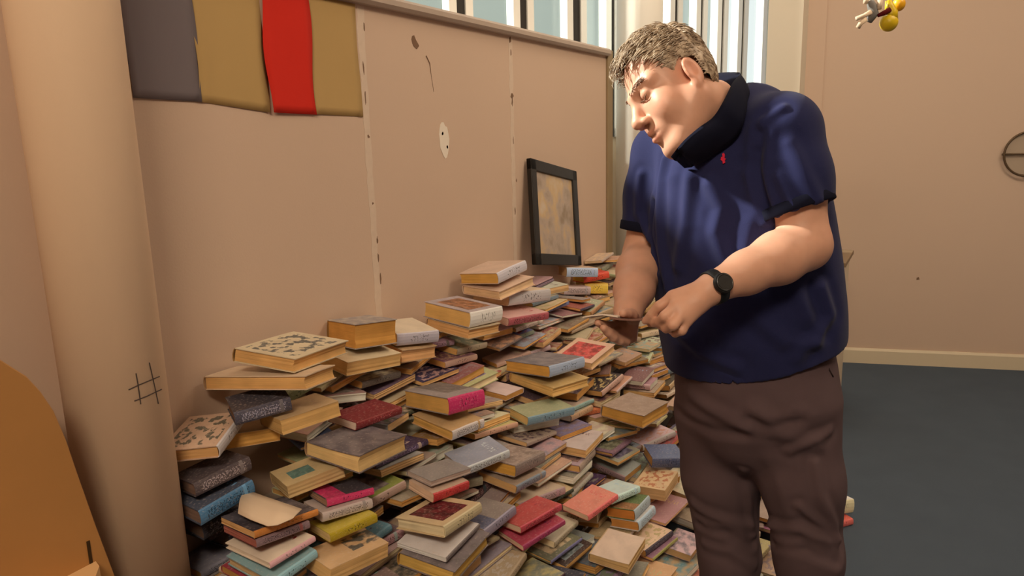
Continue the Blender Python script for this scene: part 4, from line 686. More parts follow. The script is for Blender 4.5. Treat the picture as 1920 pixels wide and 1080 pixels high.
(0.2458,2.8465,0.6712,0.0156,0.1314,0.187,99.4,0.1,0.007,'P',(170,149,112),(134,130,107),(170,149,112),(220,184,134),'bars','thin tan brown book,page edges outward,nearest above and left of the red-rectangle buff book','books heaped against the partition'),
(0.2398,2.9012,0.698,0.0151,0.1311,0.204,-9.3,-0.049,0.021,'S',(156,128,98),(162,123,114),(156,128,98),(205,148,80),'panel','thin tan brown book,spine outward,above the red-rectangle buff book','books heaped against the partition'),
(0.2278,2.6127,0.7115,0.0226,0.1047,0.1781,2.0,-0.041,0.083,'P',(146,66,63),(176,155,108),(146,66,63),(196,150,96),'fade','crimson book,page edges outward,above the grey blue-spined hardback','books heaped against the partition'),
(0.1482,1.8473,0.6022,0.0093,0.1034,0.1733,0.3,0.0,0.0,'P',(205,187,148),(176,155,101),(176,162,115),(210,156,88),'plain','thin buff book,page edges outward,right of the dark crimson book','books heaped against the partition'),
(0.0654,1.1506,0.4822,0.0194,0.1069,0.1749,-1.2,0.0,0.0,'P',(134,116,100),(106,107,86),(134,116,100),(205,148,80),'bars','brown book,page edges outward,below and left of the gold-spined dark book','books heaped against the partition'),
(0.2223,3.1103,0.7253,0.023,0.1056,0.1812,2.6,-0.072,0.073,'S',(163,156,119),(212,187,148),(172,118,72),(210,156,88),'plain','tan brown book,spine outward,below the small bright red book','books heaped against the partition'),
(0.1533,1.8036,0.6801,0.0122,0.1083,0.1619,-10.3,-0.0,-0.0,'S',(106,100,72),(212,180,141),(106,100,72),(190,132,66),'fade','thin brown book,spine outward,left of the magenta-spined grey book','books heaped against the partition'),
(0.1388,3.5564,0.6956,0.0205,0.112,0.173,-4.9,0.123,-0.045,'P',(212,166,134),(172,104,86),(212,166,134),(205,160,104),'bars','buff book,page edges outward,nearest below and right of the small bright red book','books heaped against the partition'),
(0.1345,1.4196,0.6894,0.0113,0.1099,0.173,-8.8,-0.003,0.081,'S',(156,149,98),(176,141,122),(156,149,98),(196,150,96),'plain','thin tan brown book,spine outward,above the green-panelled buff book','books heaped against the partition'),
(0.18,2.0455,0.7123,0.0272,0.1208,0.1856,-5.6,-0.086,0.067,'P',(148,92,84),(148,116,107),(148,92,84),(200,142,74),'print','brown book,page edges outward,above and right of the magenta-spined grey book','books heaped against the partition'),
(0.1608,1.6223,0.6991,0.0239,0.1227,0.187,97.1,-0.033,-0.001,'P',(65,68,45),(120,93,93),(157,152,141),(205,160,104),'fade','dark brown book,page edges outward,right of the dark crimson book','books heaped against the partition'),
(0.0924,3.2047,0.7257,0.0249,0.1038,0.1605,-5.0,0.0,0.0,'P',(176,141,115),(191,173,134),(120,93,79),(205,148,80),'bars','tan brown book,page edges outward,below and left of the small bright red book','books heaped against the partition'),
(0.2322,2.8517,0.7143,0.0156,0.1192,0.2031,-2.6,-0.046,0.026,'P',(148,130,100),(120,93,72),(148,130,100),(205,148,80),'fade','thin tan brown book,page edges,second nearest above and left of the red-rectangle buff book','books heaped against the partition'),
(0.1866,3.7509,0.7064,0.0171,0.1116,0.176,-6.5,0.034,-0.123,'P',(113,107,72),(156,149,105),(170,142,105),(210,156,88),'fade','brown book,page edges outward,below and right of the small bright red book','books heaped against the partition'),
(0.09,1.526,0.727,0.0235,0.1332,0.1809,-13.6,-0.085,0.123,'P',(163,135,119),(65,68,52),(163,135,119),(196,150,96),'print','tan brown book,page edges outward,left of the dark crimson book','books heaped against the partition'),
(0.0986,1.8416,0.6945,0.0184,0.1084,0.1621,0.4,0.0,0.0,'P',(197,141,122),(155,130,114),(103,125,126),(210,156,88),'panel','buff book,page edges outward,right of the dark crimson book','books heaped against the partition'),
(0.2071,2.5069,0.7286,0.012,0.1096,0.1657,-4.2,-0.05,0.079,'P',(148,116,107),(150,152,148),(148,116,107),(205,148,80),'fade','thin tan brown book,page edges outward,above and left of the grey blue-spined hardback','books heaped against the partition'),
(0.1013,1.4134,0.7367,0.0101,0.1038,0.1685,68.9,0.111,0.1,'P',(96,104,126),(79,47,45),(96,104,126),(214,162,98),'plain','thin blue grey book,page edges outward,left of the mottled dark brown paperback','books heaped against the partition'),
(0.1035,1.8052,0.7233,0.0166,0.1248,0.1801,-3.9,-0.096,0.062,'P',(183,155,115),(197,141,122),(183,155,115),(214,162,98),'bars','buff book,page edges outward,above and right of the dark crimson book','books heaped against the partition'),
(0.1494,2.7214,0.7455,0.0147,0.1621,0.2246,-1.7,-0.01,-0.053,'P',(204,148,115),(150,152,148),(204,148,115),(222,198,166),'fade','thin buff book,page edges outward,above the grey blue-spined hardback','books heaped against the partition'),
(0.1515,2.4868,0.7436,0.0175,0.1085,0.177,-19.0,-0.068,0.063,'S',(96,104,133),(167,52,42),(134,137,107),(200,142,74),'print','blue grey book,olive green spine outward,above and left of the grey blue-spined hardback','books heaped against the partition'),
(0.1454,1.9472,0.7454,0.0155,0.1104,0.1798,-7.2,-0.098,-0.015,'P',(58,47,66),(170,128,112),(58,47,66),(214,162,98),'print','thin black book,page edges outward,above and left of the magenta-spined grey book','books heaped against the partition'),
(0.2019,2.8751,0.7551,0.0095,0.108,0.1674,-6.8,-0.106,-0.123,'P',(148,99,91),(155,130,100),(148,99,91),(222,198,166),'plain','thin brown book,page edges outward,below and left of the small bright red book','books heaped against the partition'),
(0.1346,2.0739,0.7626,0.0214,0.1269,0.1865,-4.0,-0.111,-0.113,'S',(134,86,93),(190,155,115),(190,148,122),(200,142,74),'print','mauve book,buff spine outward,below and right of the cream grey-spined hardback','books heaped against the partition'),
(0.0956,1.758,0.7612,0.0238,0.1222,0.1858,-5.4,-0.094,0.064,'P',(113,86,93),(212,166,141),(136,159,155),(196,150,96),'plain','mauve book,page edges outward,above and right of the dark crimson book','books heaped against the partition'),
(0.1141,2.1719,0.7786,0.023,0.1349,0.1857,-3.6,-0.112,-0.112,'S',(134,130,100),(176,155,115),(176,155,122),(205,148,80),'print','tan brown book,buff spine outward,below the russet-panelled white-spined hardback','books heaped against the partition'),
(0.1093,1.4241,0.7541,0.0242,0.1102,0.1734,9.6,-0.077,0.073,'P',(197,148,122),(190,148,108),(197,148,122),(222,198,166),'print','buff book,page edges outward,left of the mottled dark brown paperback','books heaped against the partition'),
(0.112,3.6881,0.746,0.0207,0.1202,0.1889,-13.3,-0.014,0.079,'P',(134,116,121),(148,123,114),(134,116,121),(220,184,134),'panel','grey book,page edges outward,right of the small bright red book','books heaped against the partition'),
(0.0633,1.133,0.5038,0.0191,0.1059,0.1802,-4.1,-0.0,0.0,'S',(134,123,121),(190,155,122),(134,123,121),(200,142,74),'bars','grey book,spine outward,below the blue patterned spine','books heaped against the partition'),
(0.1547,2.8233,0.7858,0.0183,0.1067,0.1798,-12.9,0.036,0.048,'S',(110,111,133),(141,137,121),(110,111,133),(205,148,80),'print','grey book,spine outward,below and left of the small bright red book','books heaped against the partition'),
(0.0723,3.1216,0.7537,0.0098,0.1046,0.1743,4.7,-0.013,0.021,'P',(96,118,119),(198,166,141),(152,129,73),(190,132,66),'fade','thin dark grey book,page edges outward,below and left of the small bright red book','books heaped against the partition'),
(0.1546,2.5694,0.7712,0.0165,0.1062,0.1803,-9.1,-0.059,0.005,'S',(156,149,105),(148,137,107),(198,173,148),(210,156,88),'bars','tan brown book,buff spine outward,second nearest above and left of the grey blue-spined hardback','books heaped against the partition'),
(0.0941,3.7354,0.7727,0.0262,0.1346,0.1998,-14.4,-0.016,0.079,'P',(160,66,49),(212,166,134),(160,66,49),(220,184,134),'panel','crimson book,page edges outward,right of the small bright red book','books heaped against the partition'),
(0.097,1.8942,0.797,0.0198,0.1128,0.1697,10.6,-0.078,0.066,'P',(177,149,119),(170,128,119),(177,149,119),(200,142,74),'print','tan brown book,page edges outward,second nearest below the cream grey-spined hardback','books heaped against the partition'),
(0.2127,3.0093,0.7579,0.0106,0.109,0.1627,0.3,-0.096,-0.079,'S',(153,80,63),(141,123,100),(58,47,66),(205,148,80),'plain','thin red book,black spine outward,below and left of the small bright red book','books heaped against the partition'),
(0.0815,2.0262,0.8231,0.0193,0.104,0.1679,-19.9,-0.056,-0.07,'S',(162,123,128),(106,93,79),(162,123,128),(210,156,88),'bars','tan brown book,spine outward,right of the cream grey-spined hardback','books heaped against the partition'),
(0.0887,1.5421,0.7863,0.0259,0.1106,0.1642,-24.9,0.053,-0.123,'P',(177,135,119),(198,180,155),(120,93,93),(222,198,166),'panel','tan brown book,page edges outward,nearest above and left of the dark crimson book','books heaped against the partition'),
(0.1153,3.6583,0.7951,0.0146,0.1258,0.1984,76.4,0.079,0.014,'P',(190,162,122),(72,47,66),(156,156,112),(196,150,96),'plain','thin buff book,page edges outward,right of the small bright red book','books heaped against the partition'),
(0.1575,2.7895,0.8051,0.0106,0.1307,0.1888,-4.3,0.043,0.042,'P',(176,155,101),(197,162,122),(198,187,141),(210,156,88),'fade','thin tan brown book,page edges outward,below and left of the small bright red book','books heaped against the partition'),
(0.1774,2.3651,0.7574,0.0094,0.1091,0.1677,-1.4,-0.123,0.041,'S',(120,100,86),(197,148,108),(120,100,86),(196,150,96),'fade','thin brown book,spine outward,above and left of the grey blue-spined hardback','books heaped against the partition'),
(0.1258,2.3459,0.7901,0.0228,0.1247,0.2043,-2.8,-0.103,-0.106,'P',(212,173,155),(106,107,79),(212,173,155),(205,148,80),'plain','buff book,page edges outward,below and right of the russet-panelled white-spined hardback','books heaped against the partition'),
(0.1168,2.8067,0.8172,0.0158,0.1045,0.1675,-15.1,0.047,0.049,'S',(170,149,112),(162,144,114),(103,111,112),(214,162,98),'fade','thin tan brown book,dark grey spine,below and left of the small bright red book','books heaped against the partition'),
(0.0673,2.0637,0.8443,0.0188,0.1025,0.1665,4.3,-0.076,-0.043,'P',(212,173,148),(106,100,86),(205,173,141),(205,148,80),'fade','buff book,page edges outward,right of the cream grey-spined hardback','books heaped against the partition'),
(0.103,1.6931,0.8027,0.0219,0.1107,0.1665,-4.8,-0.066,-0.085,'S',(106,93,79),(191,173,134),(106,93,79),(200,142,74),'fade','brown book,spine outward,above the dark crimson book','books heaped against the partition'),
(0.1039,2.8903,0.8393,0.0293,0.1226,0.193,-28.5,0.013,0.036,'P',(191,180,148),(113,86,72),(156,149,112),(196,150,96),'plain','buff book,page edges outward,left of the small bright red book','books heaped against the partition'),
(0.0604,3.6439,0.8136,0.0253,0.1061,0.1741,2.2,0.034,0.054,'S',(163,149,112),(120,100,93),(120,114,86),(190,132,66),'fade','tan brown book,brown spine outward,above and right of the small bright red book','books heaped against the partition'),
(0.0741,1.797,0.8259,0.0257,0.109,0.1665,-11.6,-0.079,-0.07,'P',(159,122,87),(127,114,72),(163,156,98),(205,148,80),'bars','tan brown book,page edges outward,nearest below the cream grey-spined hardback','books heaped against the partition'),
(0.0764,1.5943,0.8347,0.019,0.1039,0.1705,-1.6,-0.037,0.123,'P',(170,142,112),(79,61,52),(148,123,107),(205,148,80),'plain','tan brown book,page edges outward,second nearest above and left of the dark crimson book','books heaped against the partition'),
(0.0667,1.5431,0.8505,0.012,0.1072,0.1728,6.2,-0.02,0.123,'S',(163,142,98),(197,162,115),(163,142,98),(196,150,96),'bars','thin tan brown book,spine outward,below and right of the dark-printed pale paperback','books heaped against the partition'),
(0.0788,3.7474,0.8485,0.012,0.1074,0.1813,14.6,0.062,-0.032,'P',(197,148,115),(177,142,119),(197,148,115),(210,156,88),'plain','thin buff book,page edges outward,above and right of the small bright red book','books heaped against the partition'),
(0.1099,3.3753,0.7045,0.0216,0.1304,0.1812,76.3,0.0,0.0,'P',(120,100,79),(219,166,148),(120,100,79),(214,162,98),'print','brown book,page edges outward,below the small bright red book','books heaped against the partition'),
(0.0601,1.4129,0.8494,0.0239,0.1119,0.1798,-0.1,-0.033,0.12,'S',(113,114,72),(212,187,155),(113,114,72),(210,156,88),'plain','olive green book,spine outward,below and right of the wide flat buff book','books heaped against the partition'),
(0.0595,2.8984,0.8698,0.0122,0.1089,0.175,0.7,0.029,0.025,'S',(58,54,66),(153,52,56),(113,86,93),(190,132,66),'print','thin black book,mauve spine outward,left of the small bright red book','books heaped against the partition'),
(0.3018,0.908,0.558,0.0243,0.1098,0.1613,0.1,-0.057,0.09,'P',(162,137,114),(184,135,105),(162,137,114),(205,160,104),'plain','tan brown book,page edges outward,below and left of the gold-spined dark book','books heaped against the partition'),
(0.0568,3.6622,0.8657,0.0127,0.1023,0.1649,-1.2,0.123,0.123,'S',(176,148,122),(197,162,122),(176,148,122),(220,184,134),'fade','thin tan brown book,spine outward,above the small bright red book','books heaped against the partition'),
(0.0578,2.8968,0.8841,0.0073,0.1023,0.1692,0.1,0.029,0.026,'S',(170,128,119),(190,162,115),(170,128,119),(196,150,96),'plain','thin tan brown book,spine outward,right of the buff topmost hardback','books heaped against the partition'),
(0.1456,3.0721,0.7726,0.0122,0.1049,0.173,93.5,-0.123,0.027,'S',(148,130,114),(148,123,100),(148,130,114),(190,132,66),'print','thin tan brown book,spine outward,below and left of the small bright red book','books heaped against the partition'),
]
HEAP = [
(1.0843,0.9662,0.0022,0.0095,0.108,0.1732,-11.5,0.0,0.0),
(0.9749,1.7917,0.0022,0.017,0.1044,0.1676,-14.1,0.0,0.0),
(1.1467,3.0418,0.0022,0.0148,0.1137,0.1807,4.1,0.0,0.0),
(1.2143,3.7076,0.0022,0.011,0.1067,0.1801,-0.2,0.0,0.0),
(1.0579,1.5409,0.0022,0.0184,0.1116,0.1691,-5.3,0.0,0.0),
(1.0151,2.0202,0.0022,0.0279,0.1257,0.1907,1.5,0.0,0.0),
(1.1995,3.4358,0.0022,0.0095,0.1109,0.1734,-14.3,0.0,0.0),
(1.1176,3.5666,0.0138,0.0217,0.1046,0.1796,100.7,0.013,-0.026),
(1.1941,3.7401,0.0209,0.0094,0.1024,0.1654,6.7,0.068,-0.054),
(1.0563,1.322,0.0022,0.0275,0.1287,0.1838,3.8,0.0,0.0),
(1.1215,2.9679,0.0232,0.0259,0.1483,0.2385,4.0,0.079,0.069),
(1.1308,3.3383,0.0126,0.0137,0.1132,0.1635,102.9,0.066,-0.057),
(0.9899,1.8112,0.0291,0.0103,0.1087,0.1697,-15.3,-0.067,-0.069),
(1.1385,3.7589,0.0276,0.0123,0.1128,0.1625,-18.9,0.085,-0.02),
(1.0215,2.0014,0.0323,0.0149,0.1085,0.1676,-17.1,0.0,-0.0),
(1.1365,3.3347,0.031,0.0167,0.1033,0.1611,-10.7,0.037,0.05),
(1.0401,1.0421,0.0149,0.0189,0.1049,0.174,-16.0,0.099,-0.04),
(1.0503,1.5746,0.0304,0.019,0.1058,0.1704,2.6,0.028,-0.108),
(0.9652,1.1629,0.0304,0.03,0.1459,0.2231,92.9,0.001,-0.053),
(1.0298,0.9596,0.0407,0.0237,0.1061,0.164,-9.3,0.094,-0.051),
(1.0672,2.2485,0.0338,0.024,0.1047,0.1754,-3.8,0.0,0.0),
(1.0949,3.7234,0.0417,0.0111,0.1109,0.1786,-4.9,0.067,-0.028),
(1.0467,3.2507,0.0434,0.026,0.1536,0.224,91.7,-0.004,-0.123),
(0.982,1.6317,0.052,0.0134,0.1133,0.1604,-7.1,0.042,-0.092),
(0.9837,2.0336,0.054,0.0248,0.1626,0.2179,-2.9,0.065,-0.071),
(1.0621,3.4701,0.0477,0.0216,0.1286,0.1816,-11.0,0.08,-0.027),
(1.0457,2.9365,0.0435,0.0221,0.112,0.1678,-10.1,0.06,0.086),
(0.9625,1.1351,0.0628,0.0118,0.1041,0.1744,-14.0,0.046,0.022),
(0.9432,1.6094,0.0747,0.0135,0.1528,0.2309,-6.3,-0.003,-0.049),
(1.032,3.4283,0.0711,0.0235,0.1068,0.1633,-12.5,0.081,-0.024),
(1.045,3.1294,0.0684,0.0136,0.1023,0.1606,-15.8,0.078,0.123),
(1.072,3.7573,0.0568,0.0201,0.1521,0.2221,-5.8,0.045,-0.068),
(0.9318,1.0611,0.0773,0.0194,0.1084,0.174,-7.8,0.106,0.054),
(1.001,1.34,0.035,0.0149,0.1049,0.1664,69.4,0.076,-0.123),
(1.0283,2.9227,0.0868,0.0202,0.103,0.1812,-2.2,0.053,-0.097),
(0.8633,1.0446,0.0907,0.0194,0.1349,0.1886,-20.0,0.093,0.075),
(0.9905,3.4767,0.0942,0.0198,0.1533,0.2153,-15.1,0.062,-0.034),
(0.9681,1.3167,0.073,0.0149,0.1056,0.178,-5.9,-0.02,-0.087),
(0.9907,3.1898,0.0896,0.0309,0.1258,0.2003,6.4,0.123,-0.093),
(1.0445,2.5152,0.065,0.0204,0.1192,0.1861,-8.0,-0.02,0.027),
(0.975,3.7273,0.0777,0.0245,0.1139,0.1732,105.9,-0.08,-0.017),
(0.9707,1.7365,0.084,0.012,0.1082,0.1726,-3.0,-0.005,-0.049),
(0.9012,1.4323,0.0961,0.0211,0.1069,0.171,-9.8,-0.023,0.057),
(0.9233,1.9637,0.0827,0.0164,0.1036,0.1725,-10.5,0.074,-0.062),
(1.0086,2.5813,0.0948,0.0249,0.1057,0.1642,7.7,0.021,-0.086),
(0.9295,1.7727,0.1005,0.021,0.1096,0.1778,-2.8,0.107,-0.025),
(0.9742,3.7057,0.1108,0.0218,0.1069,0.1746,-16.0,-0.014,-0.004),
(0.9308,3.1504,0.1209,0.0222,0.1111,0.1618,55.9,0.009,-0.123),
(0.9399,1.2934,0.1107,0.0099,0.1055,0.182,-1.6,-0.123,0.071),
(0.8881,1.5766,0.1196,0.0164,0.1028,0.1659,-22.3,0.059,-0.119),
(0.9007,1.9706,0.0995,0.0184,0.1059,0.1693,0.7,0.061,-0.075),
(0.9873,2.7016,0.1122,0.0213,0.1271,0.1861,-10.7,0.024,-0.123),
(0.8544,0.9737,0.1086,0.0234,0.1107,0.1758,6.8,0.117,0.026),
(0.845,0.8791,0.1296,0.0113,0.1315,0.1897,89.2,0.041,-0.112),
(0.9662,3.4908,0.1143,0.0178,0.1293,0.1853,-7.7,0.057,-0.042),
(0.851,1.143,0.1325,0.0145,0.1058,0.1736,-11.5,0.099,-0.076),
(0.9646,2.9087,0.1076,0.0133,0.1101,0.1669,111.0,-0.11,-0.01),
(0.9676,2.857,0.1307,0.0232,0.1461,0.226,2.5,0.002,-0.038),
(0.9194,3.2622,0.1366,0.0225,0.1068,0.1616,-8.8,0.052,-0.122),
(0.8743,1.634,0.1346,0.0103,0.1026,0.1607,-19.8,0.071,-0.114),
(0.8822,3.422,0.1425,0.0219,0.1558,0.2273,-18.3,0.069,-0.105),
(0.8331,1.3017,0.1461,0.0188,0.1617,0.2281,2.3,-0.046,-0.072),
(0.8387,1.7038,0.1392,0.0123,0.1266,0.181,-7.2,0.017,-0.123),
(0.9279,3.7271,0.1356,0.0214,0.1264,0.1993,-5.6,-0.01,-0.001),
(0.8558,1.927,0.1528,0.0121,0.1071,0.1772,-9.6,0.025,0.044),
(0.8846,3.4687,0.1611,0.0194,0.1216,0.19,-14.1,0.061,-0.11),
(0.9348,2.9798,0.1568,0.0251,0.1095,0.1648,-6.0,0.008,-0.018),
(0.8115,1.4938,0.1637,0.0113,0.1134,0.174,-8.1,-0.021,-0.056),
(0.8138,0.9136,0.1453,0.0158,0.1138,0.1607,-20.6,0.107,-0.011),
(0.7886,1.0297,0.1637,0.0157,0.1086,0.1666,-28.0,-0.015,-0.059),
(0.96,2.7712,0.1658,0.0176,0.1102,0.1665,-3.1,-0.034,0.123),
(0.8428,3.658,0.1681,0.03,0.1218,0.2036,-8.5,-0.003,-0.059),
(0.8563,1.7391,0.1494,0.0116,0.1044,0.1617,-9.8,0.023,-0.122),
(0.7747,1.6236,0.1748,0.0205,0.1566,0.2355,-9.5,0.042,-0.061),
(0.8228,1.2775,0.1694,0.0153,0.131,0.192,-7.6,-0.033,-0.078),
(0.8716,2.9671,0.1839,0.0219,0.1207,0.1916,9.7,0.003,-0.02),
(0.7814,1.2944,0.1905,0.0222,0.1025,0.1744,-25.5,0.059,-0.077),
(0.8471,3.3057,0.1861,0.0271,0.1193,0.2032,-5.0,0.1,0.123),
(0.761,1.0249,0.1935,0.0186,0.1467,0.2182,3.0,-0.105,0.04),
(0.7978,1.5718,0.2047,0.0166,0.1095,0.164,2.8,0.05,-0.041),
(0.79,3.5998,0.2043,0.0196,0.11,0.1733,99.2,-0.055,0.021),
(0.8212,3.768,0.2153,0.0211,0.1333,0.1802,-3.6,-0.005,-0.065),
(0.8049,3.3582,0.2178,0.0177,0.1051,0.1711,-12.7,0.083,0.123),
(0.7343,1.5491,0.2241,0.0254,0.1036,0.1672,-30.7,0.123,0.095),
(0.7104,0.9654,0.2178,0.0143,0.1092,0.1662,-10.9,-0.112,0.014),
(0.8725,2.9133,0.2119,0.0213,0.1039,0.1633,-5.8,-0.027,0.013),
(0.7835,1.2979,0.2154,0.0142,0.1053,0.1715,6.0,0.015,-0.092),
(0.8194,3.1612,0.2283,0.0151,0.1229,0.2,-5.8,0.046,0.033),
(0.8478,2.8442,0.2354,0.0134,0.1078,0.1613,6.3,-0.02,0.014),
(0.766,3.8072,0.2366,0.0262,0.127,0.1826,-1.5,-0.007,-0.064),
(0.6738,1.4228,0.2397,0.0249,0.1598,0.23,-20.1,0.123,0.101),
(0.6794,0.9502,0.2375,0.0147,0.1262,0.1985,-3.0,-0.11,0.027),
(0.7827,3.3432,0.2379,0.0116,0.1054,0.1719,90.6,0.111,-0.06),
(0.6868,1.6157,0.2479,0.021,0.1066,0.1667,76.9,0.053,-0.123),
(0.7457,3.5605,0.2377,0.0302,0.1312,0.1999,-14.3,0.011,-0.077),
(0.7999,3.1112,0.2435,0.0281,0.1264,0.2015,-17.9,0.037,0.044),
(0.7114,3.3781,0.2686,0.0216,0.149,0.2214,-5.2,0.026,0.123),
(0.6746,1.1602,0.2592,0.02,0.133,0.2018,-14.6,0.0,0.0),
(0.7441,3.8107,0.2651,0.0164,0.1074,0.162,-12.4,0.005,-0.064),
(0.7636,2.8101,0.2524,0.0185,0.1095,0.1673,112.8,0.019,0.015),
(0.6529,0.9336,0.2568,0.0116,0.11,0.1719,6.4,-0.105,0.045),
(0.665,1.4083,0.2669,0.0294,0.1594,0.2279,-5.2,0.123,0.066),
(0.739,3.615,0.2806,0.0216,0.109,0.182,-15.4,-0.015,-0.098),
(0.6343,1.116,0.2867,0.0273,0.1515,0.2368,-7.3,-0.027,0.05),
(0.6822,3.7188,0.2966,0.0172,0.1135,0.166,-0.2,-0.009,-0.123),
(0.7394,3.3215,0.301,0.0127,0.1086,0.1755,-8.3,0.057,-0.006),
(0.6373,1.3165,0.2929,0.0177,0.1088,0.1704,96.1,0.08,-0.123),
(0.6497,1.4864,0.3036,0.0195,0.1024,0.175,-16.6,0.097,0.051),
(0.6981,3.2688,0.3203,0.0167,0.1121,0.1769,3.4,0.111,0.123),
(0.6387,3.8088,0.3078,0.0127,0.105,0.1797,83.2,-0.123,0.019),
(0.6255,1.1246,0.3168,0.0207,0.114,0.1734,-13.1,-0.032,0.047),
(0.7019,3.1059,0.3339,0.0116,0.1096,0.169,-20.0,0.0,0.0),
(0.6547,3.5461,0.3242,0.0253,0.1086,0.17,-5.0,-0.088,0.07),
(0.5475,0.9629,0.3266,0.0248,0.1047,0.1617,-13.1,-0.024,0.123),
(0.6425,1.3876,0.3259,0.024,0.1059,0.1614,-14.9,0.002,0.066),
(0.5005,0.8772,0.3429,0.0208,0.1124,0.1768,82.2,0.123,0.012),
(0.6625,3.7848,0.3301,0.0168,0.1085,0.1707,-19.3,-0.034,-0.015),
(0.5955,1.3301,0.3476,0.0261,0.118,0.1853,10.9,0.03,0.058),
(0.4783,0.9393,0.3766,0.0239,0.1125,0.1736,-9.7,-0.057,-0.043),
(0.5824,3.6892,0.361,0.0181,0.1217,0.1939,-14.3,-0.024,-0.066),
(0.542,1.1819,0.3674,0.0265,0.1516,0.2176,-10.7,-0.068,0.123),
(0.5809,3.7876,0.3757,0.01,0.1322,0.1999,-4.7,-0.035,-0.061),
(0.5552,2.8173,0.3897,0.0247,0.1119,0.1756,1.5,0.1,-0.111),
(0.5083,1.1759,0.3973,0.0203,0.1082,0.1666,83.0,0.123,0.06),
(0.6146,3.4603,0.3774,0.0105,0.1028,0.1663,-2.3,0.064,-0.123),
(0.5461,3.4299,0.3937,0.0146,0.1097,0.1763,-11.2,0.082,-0.037),
(0.563,3.8049,0.3876,0.0177,0.109,0.1677,-21.8,-0.016,-0.068),
(0.5092,3.4575,0.4103,0.0222,0.1187,0.1991,88.4,-0.031,-0.044),
(0.544,3.6608,0.4085,0.0257,0.1132,0.1672,-9.5,-0.052,0.123),
(0.4576,1.1008,0.4144,0.015,0.1206,0.1814,-6.3,-0.059,0.123),
(0.4229,1.0441,0.4263,0.0146,0.11,0.1613,-3.2,-0.052,0.123),
(0.4107,0.9882,0.4382,0.0245,0.1123,0.1775,-14.8,-0.087,0.101),
(0.5167,3.6354,0.4347,0.0163,0.1127,0.1801,-2.2,-0.036,0.123),
(0.385,0.9364,0.4604,0.0129,0.1109,0.1768,-6.3,-0.071,0.113),
(0.3722,1.1042,0.4896,0.0109,0.1195,0.2023,-8.8,-0.106,-0.014),
(0.3802,3.7198,0.4996,0.0227,0.1125,0.1819,93.3,0.0,-0.0),
(0.342,1.7677,0.5297,0.0186,0.1112,0.1704,-7.3,0.042,-0.123),
(0.355,3.7617,0.5532,0.0126,0.1223,0.183,-6.1,0.123,-0.027),
(0.3303,2.4714,0.5695,0.0286,0.1261,0.1831,-9.1,-0.045,0.11),
(0.3505,3.2367,0.5857,0.0107,0.1312,0.2029,17.4,-0.106,-0.022),
(0.3272,2.7662,0.596,0.0243,0.1282,0.194,-11.2,0.048,0.09),
(0.321,2.4954,0.6037,0.0145,0.1084,0.1706,-7.4,-0.041,0.11),
(0.2796,3.3642,0.5989,0.0214,0.1035,0.1619,99.3,-0.107,0.067),
(0.2497,3.4302,0.6164,0.0164,0.1295,0.1877,83.1,-0.121,0.035),
(0.2283,3.6998,0.627,0.0104,0.104,0.1691,-20.6,0.071,0.123),
(0.2357,3.4808,0.6302,0.0173,0.1067,0.1666,-18.9,-0.008,-0.123),
(0.2376,3.7081,0.6445,0.022,0.1058,0.1644,-7.1,0.052,0.098),
(0.3594,0.8984,0.4725,0.023,0.1022,0.1739,-9.1,-0.076,0.109),
(0.1255,1.6528,0.6596,0.0183,0.1091,0.1735,-9.2,0.0,0.0),
(0.3163,0.9033,0.5011,0.0137,0.1115,0.1707,-3.1,-0.064,0.117),
(0.2253,3.5043,0.6503,0.0123,0.1085,0.1646,-6.9,0.008,-0.116),
(0.2201,3.6261,0.668,0.0174,0.1053,0.1703,-9.5,0.037,0.066),
(0.1548,1.4618,0.6727,0.018,0.1097,0.1766,-10.3,-0.005,0.081),
(0.3322,0.9065,0.5193,0.0121,0.1029,0.1734,-3.1,-0.098,0.103),
(0.2072,3.7323,0.6911,0.0157,0.1071,0.1665,-6.1,0.034,-0.123),
(0.1462,3.8036,0.7188,0.0125,0.1257,0.2049,3.9,0.012,-0.123),
(0.3232,0.898,0.5363,0.0163,0.1025,0.1778,-4.2,-0.056,0.093),
(0.0958,2.5752,0.7958,0.0153,0.1075,0.1631,-23.3,0.123,0.003),
(0.1004,2.4621,0.8208,0.0114,0.106,0.1748,-13.3,-0.042,0.013),
(0.0719,2.2128,0.8577,0.0096,0.1118,0.1627,-9.0,-0.064,-0.06),
(0.0605,2.6506,0.8238,0.011,0.1036,0.1644,3.4,0.059,0.075),
(0.0731,2.6748,0.8447,0.0201,0.1047,0.1628,-9.3,0.015,0.023),
]
def make_book(d, i):
    x, y, z, T, W, L, yaw, a, b, side, cover, accent, spine, page, style = d[:15]
    rn = random.Random(1000 + i)
    hard = side == 'S' and (T > .03 or style in ('panel', 'panelfar')) or (W > .15)
    lifted = d[17] if len(d) > 17 else 0.0
    cb, pb = book_shapes(W, L, T, hard, 1 if side == 'S' else -1, rn, lifted)
    root = bpy.data.objects.new('book', None); COL.objects.link(root); root.empty_display_size = .05
    root.matrix_world = book_matrix(x, y, z, yaw, a, b)
    obj('cover', cb, cover_mat(cover, accent, spine, style, i % 5), root, smooth=False)
    obj('page_block', pb, page_mat(page), root)
    tag(root, d[15], 'book', d[16])
    return root
for i, d in enumerate(BOOKS): make_book(d, i)
